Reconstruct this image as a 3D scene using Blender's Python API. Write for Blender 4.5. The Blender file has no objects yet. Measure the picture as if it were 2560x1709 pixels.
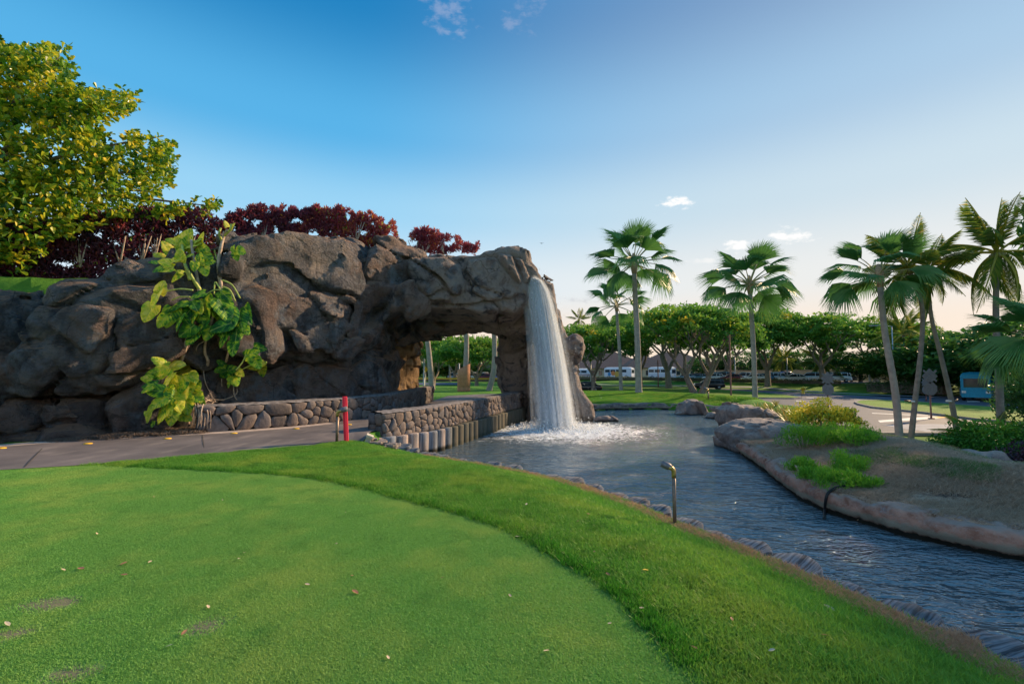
import bpy, bmesh, math, random
import numpy as np
from mathutils import Vector, Matrix, Euler
from mathutils.geometry import delaunay_2d_cdt
rnd = random.Random(7); RS = np.random.RandomState(7)
SC = bpy.context.scene; COL = SC.collection

# ------------------------------------------------------------------ camera, sky, sun, exposure
FPX = 1209.0; HORIZON = 930.0; EYE = 1.7
PITCH = math.atan((HORIZON - 854.5) / FPX)
cam_d = bpy.data.cameras.new('camera'); cam = bpy.data.objects.new('camera', cam_d); COL.objects.link(cam)
cam.location = (0, 0, EYE); cam.rotation_euler = (math.pi/2 + PITCH, 0, 0)
cam_d.sensor_width = 36; cam_d.lens = 36 * FPX / 2560; cam_d.clip_end = 9000; cam_d.clip_start = 0.05
SC.camera = cam
SUN_AZ = math.radians(56); SUN_EL = math.radians(25)
SKY_STRENGTH = 0.13; SUN_STRENGTH = 2.7; EXPOSURE = 1.5
w = bpy.data.worlds.new('World'); SC.world = w; w.use_nodes = True
SC.view_settings.view_transform = 'Standard'; SC.view_settings.look = 'None'
SC.view_settings.exposure = EXPOSURE; SC.view_settings.gamma = 1.0; SC.view_settings.use_curve_mapping = False
SC.cycles.use_denoising = True; SC.cycles.max_bounces = 6; SC.cycles.transparent_max_bounces = 24
SC.cycles.diffuse_bounces = 3; SC.cycles.glossy_bounces = 3; SC.cycles.caustics_reflective = False; SC.cycles.caustics_refractive = False
sun_d = bpy.data.lights.new('sun', 'SUN'); sun = bpy.data.objects.new('sun', sun_d); COL.objects.link(sun)
sun_d.energy = SUN_STRENGTH; sun_d.angle = math.radians(2.0); sun_d.color = (1.0, 0.70, 0.41)
sd = Vector((math.sin(SUN_AZ)*math.cos(SUN_EL), math.cos(SUN_AZ)*math.cos(SUN_EL), math.sin(SUN_EL)))
sun.rotation_euler = (-sd).to_track_quat('-Z', 'Y').to_euler(); sun.location = (40, 30, 30)

# ------------------------------------------------------------------ pixel -> place helpers (2560 px frame of the survey)
cp, sp_ = math.cos(PITCH), math.sin(PITCH)
def ray(px, py):
    a = (px-1280)/FPX; b = (854.5-py)/FPX
    return Vector((a, cp - b*sp_, sp_ + b*cp))
def P(px, py, Y):
    r = ray(px, py); return Vector((0, 0, EYE)) + r*(Y/r.y)
def G(px, py, z):
    r = ray(px, py); return Vector((0, 0, EYE)) + r*((z-EYE)/r.z)
def smooth(a, b, x):
    t = np.clip((np.asarray(x, float)-a)/(b-a), 0, 1); return t*t*(3-2*t)

# ------------------------------------------------------------------ world nodes
def dirof(px, py): return ray(px, py).normalized()
def build_world():
    nt = w.node_tree; N = nt.nodes; L = nt.links; N.clear()
    out = N.new('ShaderNodeOutputWorld'); bg = N.new('ShaderNodeBackground'); bg.inputs[1].default_value = SKY_STRENGTH
    sky = N.new('ShaderNodeTexSky'); sky.sky_type = 'NISHITA'; sky.sun_disc = False
    sky.sun_elevation = SUN_EL; sky.sun_rotation = SUN_AZ; sky.altitude = 10
    sky.air_density = 1.1; sky.dust_density = 1.2; sky.ozone_density = 2.0
    tc = N.new('ShaderNodeTexCoord')
    def vm(op, a=None, b=None):
        n = N.new('ShaderNodeVectorMath'); n.operation = op
        if a is not None: (L.new(a, n.inputs[0]) if hasattr(a, 'links') else setattr(n.inputs[0], 'default_value', a))
        if b is not None: (L.new(b, n.inputs[1]) if hasattr(b, 'links') else setattr(n.inputs[1], 'default_value', b))
        return n
    def mm(op, a, b=None, c=None):
        n = N.new('ShaderNodeMath'); n.operation = op
        for i, v in enumerate((a, b, c)):
            if v is None: continue
            (L.new(v, n.inputs[i]) if hasattr(v, 'links') else setattr(n.inputs[i], 'default_value', v))
        return n.outputs[0]
    def mixc(f, a, b, mode='MIX'):
        n = N.new('ShaderNodeMix'); n.data_type = 'RGBA'; n.blend_type = mode
        for i, v in (('Factor', f), (6, a), (7, b)):
            (L.new(v, n.inputs[i]) if hasattr(v, 'links') else setattr(n.inputs[i], 'default_value', v))
        return n.outputs[2]
    # the physical sky, its highlights rolled off channel by channel as film would
    K = 1.0/(SKY_STRENGTH*2**EXPOSURE)           # radiance that displays as 1
    s1 = vm('SCALE', sky.outputs[0]); s1.inputs['Scale'].default_value = 1/K
    s2 = vm('ADD', s1.outputs[0], (1.25, 1.25, 1.25)); s3 = vm('DIVIDE', s1.outputs[0], s2.outputs[0])
    # clear-sky gradient by height and by angle from the sun
    sx = N.new('ShaderNodeSeparateXYZ'); L.new(tc.outputs['Generated'], sx.inputs[0])
    r = N.new('ShaderNodeValToRGB'); L.new(sx.outputs[2], r.inputs[0]); cr = r.color_ramp; cr.interpolation = 'EASE'
    st = [(0.0, (1.0, .72, .48)), (.07, (1.0, .82, .68)), (.17, (.72, .88, 1.0)), (.31, (.33, .68, .95)), (.44, (.09, .46, .84)), (.62, (.0, .22, .55)), (1.0, (.06, .36, .72))]
    while len(cr.elements) < len(st): cr.elements.new(.5)
    for e, (p_, c_) in zip(cr.elements, st): e.position = p_; e.color = (*c_, 1)
    dt = vm('DOT_PRODUCT', tc.outputs['Generated'], tuple(Vector((math.sin(SUN_AZ-.12)*math.cos(.1), math.cos(SUN_AZ-.12)*math.cos(.1), math.sin(.1))))).outputs['Value']
    g1 = N.new('ShaderNodeMapRange'); g1.interpolation_type = 'SMOOTHSTEP'; L.new(dt, g1.inputs[0]); g1.inputs[1].default_value = .35; g1.inputs[2].default_value = 1.0; g1.inputs[3].default_value = 0; g1.inputs[4].default_value = .62
    lowm = N.new('ShaderNodeMapRange'); L.new(sx.outputs[2], lowm.inputs[0]); lowm.inputs[1].default_value = 0; lowm.inputs[2].default_value = .75; lowm.inputs[3].default_value = 1; lowm.inputs[4].default_value = .22
    c0 = mixc(mm('MULTIPLY', g1.outputs[0], lowm.outputs[0]), r.outputs[0], (1.0, .86, .72, 1))
    g2 = N.new('ShaderNodeMapRange'); g2.interpolation_type = 'SMOOTHSTEP'; L.new(dt, g2.inputs[0]); g2.inputs[1].default_value = -.08; g2.inputs[2].default_value = -.7; g2.inputs[3].default_value = 0; g2.inputs[4].default_value = .55
    c0 = mixc(g2.outputs[0], c0, (.62, .76, .92, 1))
    c1 = mixc(.07, c0, s3.outputs[0])
    s4 = vm('SCALE', c1); s4.inputs['Scale'].default_value = K
    cur = s4.outputs[0]
    nz = N.new('ShaderNodeTexNoise'); nz.inputs['Scale'].default_value = 26; nz.inputs['Detail'].default_value = 8; nz.inputs['Roughness'].default_value = 0.62
    mp = N.new('ShaderNodeMapping'); mp.inputs['Scale'].default_value = (1, 1, 2.2)
    L.new(tc.outputs['Generated'], mp.inputs[0]); L.new(mp.outputs[0], nz.inputs['Vector'])
    # small clouds: centre, half width, half height (px), strength, threshold
    CL = [(1688, 508, 62, 20, 1.0, 0.0, (15, 14.5, 14)), (1975, 588, 75, 22, .85, -.25, (15, 14.5, 14)), (1850, 612, 40, 22, .8, 0, (15, 14.5, 14)),
          (1755, 655, 50, 12, .4, 0, (14, 13.5, 13)), (1450, 752, 60, 12, .4, 0, (5.2, 5.2, 6.0)), (1570, 745, 90, 16, .4, 0, (12, 10, 9)),
          (1130, 30, 90, 60, .3, .0, (8, 8, 10)), (1310, 40, 80, 50, .25, .3, (7.5, 7.5, 9.5)), (1870, 660, 90, 30, .35, 0, (13, 12.5, 12))]
    for (px, py, hw, hh, st, slope, col) in CL:
        d0 = dirof(px, py); right = Vector((1, 0, 0)).cross(Vector((0, 0, 1)))
        rt = d0.cross(Vector((0, 0, 1))).normalized(); up = rt.cross(d0).normalized()
        ax = (rt + slope*up).normalized(); ay = (up - slope*rt).normalized()
        sc = d0.y
        u = vm('DOT_PRODUCT', tc.outputs['Generated'], tuple(ax*(FPX/hw/sc*0.95))).outputs['Value']
        v = vm('DOT_PRODUCT', tc.outputs['Generated'], tuple(ay*(FPX/hh/sc*0.95))).outputs['Value']
        f = vm('DOT_PRODUCT', tc.outputs['Generated'], tuple(d0)).outputs['Value']
        r2 = mm('ADD', mm('MULTIPLY', u, u), mm('MULTIPLY', v, v))
        body = mm('SUBTRACT', 1.0, mm('SQRT', r2))
        m = mm('ADD', body, mm('MULTIPLY', mm('SUBTRACT', nz.outputs[0], 0.52), 4.5))
        mr = N.new('ShaderNodeMapRange'); mr.interpolation_type = 'SMOOTHSTEP'; L.new(m, mr.inputs[0])
        mr.inputs[1].default_value = 0.15; mr.inputs[2].default_value = 1.1; mr.inputs[3].default_value = 0; mr.inputs[4].default_value = st
        lim = mm('MULTIPLY', mr.outputs[0], mm('GREATER_THAN', body, -0.9))
        lim = mm('MULTIPLY', lim, mm('GREATER_THAN', f, 0.5))
        soft = N.new('ShaderNodeMapRange'); soft.interpolation_type = 'SMOOTHSTEP'; L.new(body, soft.inputs[0])
        soft.inputs[1].default_value = -0.8; soft.inputs[2].default_value = 0.3
        lim = mm('MULTIPLY', lim, soft.outputs[0])
        mx = N.new('ShaderNodeMix'); mx.data_type = 'RGBA'
        L.new(lim, mx.inputs['Factor']); L.new(cur, mx.inputs[6]); mx.inputs[7].default_value = (*[c/15*K*1.15 for c in col], 1)
        cur = mx.outputs[2]
    L.new(cur, bg.inputs[0]); L.new(bg.outputs[0], out.inputs[0])
build_world()

# ------------------------------------------------------------------ object helpers
def tag(o, label=None, cat=None, group=None, kind=None):
    if label: o['label'] = label
    if cat: o['category'] = cat
    if group: o['group'] = group
    if kind: o['kind'] = kind
    return o
def empty(name, loc=(0, 0, 0), rz=0, label=None, cat=None, group=None):
    o = bpy.data.objects.new(name, None); COL.objects.link(o); o.location = loc; o.rotation_euler = (0, 0, rz)
    o.empty_display_size = 0.2
    return tag(o, label, cat, group)
def link(name, me, parent=None, mat=None):
    o = bpy.data.objects.new(name, me); COL.objects.link(o)
    if parent is not None: o.parent = parent
    if mat is not None and len(me.materials) == 0: me.materials.append(mat)
    return o
def mesh_np(name, V, F, smoothf=True, tint=None):
    """V (n,3); F list of int arrays (k,3) or (k,4)"""
    me = bpy.data.meshes.new(name)
    V = np.asarray(V, np.float32)
    Fs = [np.asarray(f, np.int32) for f in (F if isinstance(F, list) else [F]) if len(f)]
    me.vertices.add(len(V)); me.vertices.foreach_set('co', V.ravel())
    tot = np.concatenate([np.full(len(f), f.shape[1], np.int32) for f in Fs])
    li = np.concatenate([f.ravel() for f in Fs])
    st = np.concatenate([[0], np.cumsum(tot)[:-1]]).astype(np.int32)
    me.loops.add(len(li)); me.loops.foreach_set('vertex_index', li)
    me.polygons.add(len(tot)); me.polygons.foreach_set('loop_start', st); me.polygons.foreach_set('loop_total', tot)
    me.polygons.foreach_set('use_smooth', np.full(len(tot), smoothf))
    if tint is not None:
        a = me.attributes.new('tint', 'FLOAT', 'POINT'); a.data.foreach_set('value', np.asarray(tint, np.float32))
    me.update(calc_edges=True); me.validate(); return me
def from_bm(name, bm, smoothf=False):
    me = bpy.data.meshes.new(name)
    if smoothf:
        for f in bm.faces: f.smooth = True
    bm.to_mesh(me); bm.free(); return me

class Mesh:
    """collects raw geometry"""
    def __init__(s): s.V = []; s.F3 = []; s.F4 = []; s.n = 0; s.T = []
    def add(s, V, F3=None, F4=None, tint=0.5):
        V = np.asarray(V, float)
        if F3 is not None and len(F3): s.F3.append(np.asarray(F3)+s.n)
        if F4 is not None and len(F4): s.F4.append(np.asarray(F4)+s.n)
        s.V.append(V); s.T.append(np.full(len(V), tint) if np.isscalar(tint) else np.asarray(tint)); s.n += len(V)
    def tube(s, pts, r, seg=8, cap=True, tint=0.5):
        pts = [Vector(p) for p in pts]; n = len(pts)
        rr = r if hasattr(r, '__len__') else [r]*n
        V = []; prev = None
        for i, p in enumerate(pts):
            d = (pts[min(i+1, n-1)] - pts[max(i-1, 0)]).normalized()
            if prev is None:
                a = d.cross(Vector((0, 1, 0.01))); 
                if a.length < .1: a = d.cross(Vector((1, 0, 0)))
                a.normalize()
            else:
                a = (prev - d*prev.dot(d)).normalized()
            prev = a; b = d.cross(a)
            for k in range(seg):
                t = 2*math.pi*k/seg; V.append(p + (a*math.cos(t)+b*math.sin(t))*rr[i])
        F = [(i*seg+k, i*seg+(k+1) % seg, (i+1)*seg+(k+1) % seg, (i+1)*seg+k) for i in range(n-1) for k in range(seg)]
        F3 = []
        if cap:
            V.append(pts[0]); V.append(pts[-1]); c0 = n*seg; c1 = c0+1
            F3 = [(c0, (k+1) % seg, k) for k in range(seg)] + [(c1, (n-1)*seg+k, (n-1)*seg+(k+1) % seg) for k in range(seg)]
        s.add([tuple(v) for v in V], F3, F, tint)
    def box(s, c, d, rz=0, tint=0.5, taper=1.0):
        x, y, z = d[0]/2, d[1]/2, d[2]/2; V = []
        for sz in (-1, 1):
            k = taper if sz > 0 else 1
            for sx, sy in ((-1, -1), (1, -1), (1, 1), (-1, 1)):
                X, Y = sx*x*k, sy*y*k
                V.append((c[0]+X*math.cos(rz)-Y*math.sin(rz), c[1]+X*math.sin(rz)+Y*math.cos(rz), c[2]+sz*z))
        s.add(V, None, [(0, 3, 2, 1), (4, 5, 6, 7), (0, 1, 5, 4), (1, 2, 6, 5), (2, 3, 7, 6), (3, 0, 4, 7)], tint)
    def build(s, name, mat=None, parent=None, smoothf=True):
        F = []
        if s.F3: F.append(np.concatenate(s.F3))
        if s.F4: F.append(np.concatenate(s.F4))
        me = mesh_np(name, np.concatenate(s.V), F, smoothf, np.concatenate(s.T))
        return link(name, me, parent, mat)

# ------------------------------------------------------------------ numpy noise
_perm = np.random.RandomState(3).permutation(256); _perm = np.concatenate([_perm, _perm, _perm])
_g = np.random.RandomState(4).normal(size=(256, 3)); _g /= np.linalg.norm(_g, axis=1)[:, None]; _g = _g.astype(np.float32)
def perlin(p):
    p = np.asarray(p, np.float32); i = np.floor(p).astype(np.int32); f = p-i; i &= 255
    u = f*f*f*(f*(f*6-15)+10); res = 0
    for dx in (0, 1):
        wx = u[:, 0] if dx else 1-u[:, 0]; ax = _perm[i[:, 0]+dx]
        for dy in (0, 1):
            wy = u[:, 1] if dy else 1-u[:, 1]; ay = _perm[ax+i[:, 1]+dy]
            for dz in (0, 1):
                wz = u[:, 2] if dz else 1-u[:, 2]; g = _g[_perm[ay+i[:, 2]+dz]]
                res = res + wx*wy*wz*(g[:, 0]*(f[:, 0]-dx)+g[:, 1]*(f[:, 1]-dy)+g[:, 2]*(f[:, 2]-dz))
    return res*1.6
def fbm(p, oct=4, rough=.5, ridged=False):
    a = 1; s = 0; p = np.asarray(p, np.float32).copy(); tot = 0
    for o in range(oct):
        n = perlin(p)
        if ridged: n = 1-2*np.abs(n)
        s = s + a*n; tot += a; a *= rough; p = p*2.03+17.3
    return s/tot
_rp = np.random.RandomState(5).rand(4096, 3).astype(np.float32)
def worley(p):
    """distance to nearest feature minus (F2-F1) and cell id"""
    p = np.asarray(p, np.float32); i = np.floor(p).astype(np.int64)
    f1 = np.full(len(p), 9., np.float32); f2 = f1.copy(); idn = np.zeros(len(p), np.int64); off = np.zeros((len(p), 3), np.float32)
    for dx in (-1, 0, 1):
        for dy in (-1, 0, 1):
            for dz in (-1, 0, 1):
                c = i+np.array((dx, dy, dz)); h = (c[:, 0]*73856093 ^ c[:, 1]*19349663 ^ c[:, 2]*83492791) & 4095
                dv = p-c-_rp[h]; d = np.linalg.norm(dv, axis=1)
                m = d < f1; off = np.where(m[:, None], dv, off); f2 = np.where(m, f1, np.minimum(f2, d)); idn = np.where(m, h, idn); f1 = np.where(m, d, f1)
    return f1, f2-f1, idn, off

def sdf_poly(pts, poly):
    """signed distance (negative inside), pts (n,2)"""
    pts = np.asarray(pts, float); poly = np.asarray(poly, float)
    n = len(poly); d = np.full(len(pts), 1e9); inside = np.zeros(len(pts), bool)
    for i in range(n):
        a = poly[i]; b = poly[(i+1) % n]; e = b-a; wv = pts-a
        t = np.clip((wv@e)/max(1e-12, e@e), 0, 1); q = wv-t[:, None]*e
        d = np.minimum(d, np.hypot(q[:, 0], q[:, 1]))
        c = ((a[1] > pts[:, 1]) != (b[1] > pts[:, 1]))
        if abs(b[1]-a[1]) > 1e-12:
            xi = (b[0]-a[0])*(pts[:, 1]-a[1])/(b[1]-a[1])+a[0]; inside ^= (c & (pts[:, 0] < xi))
    return np.where(inside, -d, d)

def surfnet(Fv, org, h):
    """surface nets on grid values (neg inside)"""
    nx, ny, nz = Fv.shape; ins = Fv < 0
    cnt = np.zeros((nx-1, ny-1, nz-1), np.int8)
    for a in (0, 1):
        for b in (0, 1):
            for c in (0, 1): cnt += ins[a:nx-1+a, b:ny-1+b, c:nz-1+c]
    act = (cnt > 0) & (cnt < 8); idx = np.full(act.shape, -1, np.int64); ijk = np.argwhere(act); idx[act] = np.arange(len(ijk))
    s = np.zeros((len(ijk), 3)); k = np.zeros(len(ijk))
    corners = [(a, b, c) for a in (0, 1) for b in (0, 1) for c in (0, 1)]
    for A in corners:
        for ax in range(3):
            if A[ax] == 1: continue
            B = list(A); B[ax] = 1
            fa = Fv[ijk[:, 0]+A[0], ijk[:, 1]+A[1], ijk[:, 2]+A[2]]; fb = Fv[ijk[:, 0]+B[0], ijk[:, 1]+B[1], ijk[:, 2]+B[2]]
            m = (fa < 0) != (fb < 0); t = np.where(m, fa/np.where(m, fa-fb, 1), 0)
            pt = np.array(A, float)+np.outer(t, np.array([1. if q == ax else 0. for q in range(3)]))
            s[m] += pt[m]; k += m
    V = (ijk + s/k[:, None])*h + np.asarray(org)
    Q = []
    for ax in range(3):
        o1, o2 = (ax+1) % 3, (ax+2) % 3
        sl = [slice(None)]*3; sl2 = [slice(None)]*3; sl[ax] = slice(0, -1); sl2[ax] = slice(1, None)
        for o in (o1, o2): sl[o] = slice(1, -1); sl2[o] = slice(1, -1)
        A = ins[tuple(sl)]; B = ins[tuple(sl2)]; e = np.argwhere(A != B)
        if not len(e): continue
        sgn = A[e[:, 0], e[:, 1], e[:, 2]]; e = e.copy(); e[:, o1] += 1; e[:, o2] += 1
        def at(d1, d2):
            q = e.copy(); q[:, o1] -= d1; q[:, o2] -= d2; return idx[q[:, 0], q[:, 1], q[:, 2]]
        a, b, c, d = at(1, 1), at(0, 1), at(0, 0), at(1, 0)
        q = np.stack([a, b, c, d], 1); q[~sgn] = q[~sgn][:, ::-1]; Q.append(q)
    Q = np.concatenate(Q); lab = np.arange(len(V))          # keep the largest connected body only
    for _ in range(200):
        m = lab[Q].min(1); new = lab.copy()
        for k_ in range(4): np.minimum.at(new, Q[:, k_], m)
        new = new[new]; new = new[new]
        if (new == lab).all(): break
        lab = new
    fl = lab[Q[:, 0]]; u_, c_ = np.unique(fl, return_counts=True); Q = Q[fl == u_[c_.argmax()]]
    used = np.unique(Q); mp = np.full(len(V), -1); mp[used] = np.arange(len(used)); return V[used], mp[Q]

def cdt_patch(outline, pts, zfun, off=0.0, holes=(), name='patch', extra_edges=()):
    """triangulate outline (xy list) with interior points, drape on zfun"""
    out = [tuple(p[:2]) for p in outline]; V = list(out); E = [(i, (i+1) % len(out)) for i in range(len(out))]
    for hl in holes:
        b = len(V); V += [tuple(p[:2]) for p in hl]; E += [(b+i, b+(i+1) % len(hl)) for i in range(len(hl))]
    for pl in extra_edges:
        b = len(V); V += [tuple(p[:2]) for p in pl]; E += [(b+i, b+i+1) for i in range(len(pl)-1)]
    if len(pts):
        pts = np.asarray(pts); m = sdf_poly(pts, out) < -0.02; pts = pts[m]; V += [tuple(p) for p in pts]
    r = delaunay_2d_cdt([Vector(v) for v in V], E, [], 0, 1e-5)
    v2 = np.array([(v.x, v.y) for v in r[0]]); F = np.array([f for f in r[2] if len(f) == 3])
    cen = v2[F].mean(1); keep = sdf_poly(cen, out) < 0
    for hl in holes: keep &= sdf_poly(cen, [tuple(p[:2]) for p in hl]) > 0
    F = F[keep]; e1 = v2[F[:, 1]]-v2[F[:, 0]]; e2 = v2[F[:, 2]]-v2[F[:, 0]]; flip = (e1[:, 0]*e2[:, 1]-e1[:, 1]*e2[:, 0]) < 0
    F[flip] = F[flip][:, ::-1]
    z = zfun(v2[:, 0], v2[:, 1])+off
    return mesh_np(name, np.column_stack([v2, z]), F)
def gridpts(x0, x1, y0, y1, st, jit=.25):
    X, Y = np.meshgrid(np.arange(x0, x1, st), np.arange(y0, y1, st)); p = np.column_stack([X.ravel(), Y.ravel()])
    return p + RS.uniform(-jit, jit, p.shape)*st
def dens(pts, step):
    """densify a polyline"""
    out = []
    for a, b in zip(pts[:-1], pts[1:]):
        a = Vector(a[:2]); b = Vector(b[:2]); n = max(1, int((b-a).length/step))
        out += [tuple(a.lerp(b, i/n)) for i in range(n)]
    out.append(tuple(pts[-1][:2])); return out
def catmull(pts, n=6):
    pts = [Vector(p) for p in pts]; out = []
    for i in range(len(pts)-1):
        p0 = pts[max(i-1, 0)]; p1 = pts[i]; p2 = pts[i+1]; p3 = pts[min(i+2, len(pts)-1)]
        for k in range(n):
            t = k/n; out.append(.5*((2*p1)+(p2-p0)*t+(2*p0-5*p1+4*p2-p3)*t*t+(3*p1-p0-3*p2+p3)*t**3))
    out.append(pts[-1]); return out

# ------------------------------------------------------------------ materials
def new_mat(name):
    m = bpy.data.materials.new(name); m.use_nodes = True; nt = m.node_tree; nt.nodes.clear()
    return m, nt
class NB:
    def __init__(s, name):
        s.m, s.nt = new_mat(name); s.N = s.nt.nodes; s.L = s.nt.links
        s.out = s.N.new('ShaderNodeOutputMaterial'); s.tc = s.N.new('ShaderNodeTexCoord')
        g = s.N.new('ShaderNodeNewGeometry'); s.pos = g.outputs['Position']; s.geo = g
    def set(s, inp, v):
        if hasattr(v, 'is_linked') or hasattr(v, 'links'): s.L.new(v, inp)
        else: inp.default_value = v
    def mapping(s, vec, scale=(1, 1, 1), rot=(0, 0, 0), loc=(0, 0, 0)):
        n = s.N.new('ShaderNodeMapping'); s.L.new(vec, n.inputs[0]); n.inputs['Scale'].default_value = scale; n.inputs['Rotation'].default_value = rot; n.inputs['Location'].default_value = loc
        return n.outputs[0]
    def noise(s, scale, detail=4, rough=.55, vec=None, dist=0.0, color=False):
        n = s.N.new('ShaderNodeTexNoise'); s.L.new(vec if vec is not None else s.pos, n.inputs['Vector'])
        n.inputs['Scale'].default_value = scale; n.inputs['Detail'].default_value = detail; n.inputs['Roughness'].default_value = rough; n.inputs['Distortion'].default_value = dist
        return n.outputs[1 if color else 0]
    def noise_warp(s, amt):
        n = s.N.new('ShaderNodeTexNoise'); s.L.new(s.pos, n.inputs['Vector']); n.inputs['Scale'].default_value = 1.3; n.inputs['Detail'].default_value = 4
        m = s.N.new('ShaderNodeVectorMath'); m.operation = 'MULTIPLY_ADD'; s.L.new(n.outputs[1], m.inputs[0]); m.inputs[1].default_value = (amt, amt, amt); s.L.new(s.pos, m.inputs[2]); return m.outputs[0]
    def vor(s, scale, feature='F1', vec=None, out='Distance'):
        n = s.N.new('ShaderNodeTexVoronoi'); n.feature = feature; s.L.new(vec if vec is not None else s.pos, n.inputs['Vector']); n.inputs['Scale'].default_value = scale
        return n.outputs[out]
    def ramp(s, fac, stops):
        n = s.N.new('ShaderNodeValToRGB'); s.L.new(fac, n.inputs[0]); cr = n.color_ramp
        while len(cr.elements) < len(stops): cr.elements.new(.5)
        for e, (p, c) in zip(cr.elements, stops): e.position = p; e.color = (*c, 1) if len(c) == 3 else c
        return n.outputs[0]
    def rng(s, v, a, b, c=0, d=1, sm=True):
        n = s.N.new('ShaderNodeMapRange'); n.interpolation_type = 'SMOOTHSTEP' if sm else 'LINEAR'
        s.set(n.inputs[0], v)
        for i, x in enumerate((a, b, c, d)): n.inputs[i+1].default_value = x
        return n.outputs[0]
    def math(s, op, a, b=0.0, c=None):
        n = s.N.new('ShaderNodeMath'); n.operation = op; s.set(n.inputs[0], a); s.set(n.inputs[1], b)
        if c is not None: s.set(n.inputs[2], c)
        return n.outputs[0]
    def mix(s, f, a, b, mode='MIX'):
        n = s.N.new('ShaderNodeMix'); n.data_type = 'RGBA'; n.blend_type = mode; s.set(n.inputs['Factor'], f)
        for i, v in ((6, a), (7, b)):
            if isinstance(v, tuple) and len(v) == 3: v = (*v, 1)
            s.set(n.inputs[i], v)
        return n.outputs[2]
    def attr(s, name='tint'):
        n = s.N.new('ShaderNodeAttribute'); n.attribute_name = name; return n.outputs['Fac']
    def objrand(s): return s.N.new('ShaderNodeObjectInfo').outputs['Random']
    def normal_z(s):
        n = s.N.new('ShaderNodeSeparateXYZ'); s.L.new(s.geo.outputs['Normal'], n.inputs[0]); return n.outputs['Z']
    def sep(s, vec=None):
        n = s.N.new('ShaderNodeSeparateXYZ'); s.L.new(vec if vec is not None else s.pos, n.inputs[0]); return n.outputs
    def bump(s, h, strength=.5, dist=.05, nrm=None):
        n = s.N.new('ShaderNodeBump'); s.L.new(h, n.inputs['Height']); n.inputs['Strength'].default_value = strength; n.inputs['Distance'].default_value = dist
        if nrm is not None: s.L.new(nrm, n.inputs['Normal'])
        return n.outputs[0]
    def principled(s, col, rough=.8, nrm=None, spec=.3, metal=0, **kw):
        n = s.N.new('ShaderNodeBsdfPrincipled')
        if isinstance(col, tuple) and len(col) == 3: col = (*col, 1)
        s.set(n.inputs['Base Color'], col); s.set(n.inputs['Roughness'], rough); s.set(n.inputs['Specular IOR Level'], spec); s.set(n.inputs['Metallic'], metal)
        if nrm is not None: s.L.new(nrm, n.inputs['Normal'])
        for k, v in kw.items(): s.set(n.inputs[k], v)
        return n.outputs[0]
    def leafshader(s, col, trans=.4, rough=.45, spec=.3, nrm=None, tcol=None):
        a = s.principled(col, rough, nrm, spec); t = s.N.new('ShaderNodeBsdfTranslucent'); s.set(t.inputs[0], tcol if tcol is not None else col)
        mx = s.N.new('ShaderNodeMixShader'); mx.inputs[0].default_value = trans; s.L.new(a, mx.inputs[1]); s.L.new(t.outputs[0], mx.inputs[2]); return mx.outputs[0]
    def done(s, sh, disp=None):
        s.L.new(sh, s.out.inputs[0]); return s.m
def simple(name, col, rough=.6, spec=.3, metal=0, var=.12, scale=9, bumps=.0):
    b = NB(name); n = b.noise(scale, 4)
    c = b.mix(b.rng(n, .3, .7), tuple(x*(1-var) for x in col), tuple(min(1, x*(1+var)) for x in col))
    nr = b.bump(b.noise(scale*6, 3), bumps, .01) if bumps else None
    return b.done(b.principled(c, rough, nr, spec, metal))
# ------------------------------------------------------------------ the lie of the land
WATER = -0.9; LOW = -1.05
bank_px = [(1060,1142),(1130,1154),(1200,1166),(1270,1178),(1350,1195),(1430,1215),(1500,1238),(1570,1266),(1640,1296),(1720,1330),(1790,1357),(1870,1390),(1980,1436),(2080,1482),(2180,1528),(2290,1580),(2400,1632),(2560,1706)]
BANK = [G(x, y, -.28).to_2d() for x, y in bank_px]
BANK = [Vector((-3.75, 13.4)), Vector((-3.0, 12.75))] + BANK[0:] + [Vector((4.6, .4)), Vector((5.4, -3.5))]
PILE = [Vector((-3.9, 13.75)), Vector((-3.3, 14.7)), Vector((-2.45, 16.5)), Vector((-1.6, 19.2)), Vector((-.6, 22.6)), Vector((.25, 25.6)), Vector((.95, 28.2))]
shore_px = [(1480,1026),(1540,1024),(1600,1023),(1660,1023),(1720,1026),(1790,1032),(1850,1044),(1872,1062),(1862,1080),(1846,1096),(1838,1114),(1852,1134),(1880,1152),(1915,1176),(1960,1213),(2000,1243),(2040,1264),(2080,1282),(2200,1319),(2350,1356),(2560,1397)]
SHORE = [G(x, y, WATER).to_2d() for x, y in shore_px]
POND = [tuple(p) for p in PILE] + [(2.4, 31.0)] + [tuple(p) for p in SHORE] + [(9.2, 6.0), (12.5, 5.2), (13.5, -3.5)] + [tuple(p) for p in reversed(BANK)]
FACE_T = np.array([(-26, 6.0), (-19, 8.3), (-11.9, 11.3), (-10.3, 12.3), (-8.9, 13.8), (-7.45, 15.5), (-5.67, 18.0), (-4.5, 19.5), (-2.2, 20.5), (.55, 21.6), (2.2, 22.5), (8, 26)])
def yface(x): return np.interp(x, FACE_T[:, 0], FACE_T[:, 1])
FARL = (np.array((12., 125.)), np.array((52., 50.)))
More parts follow.
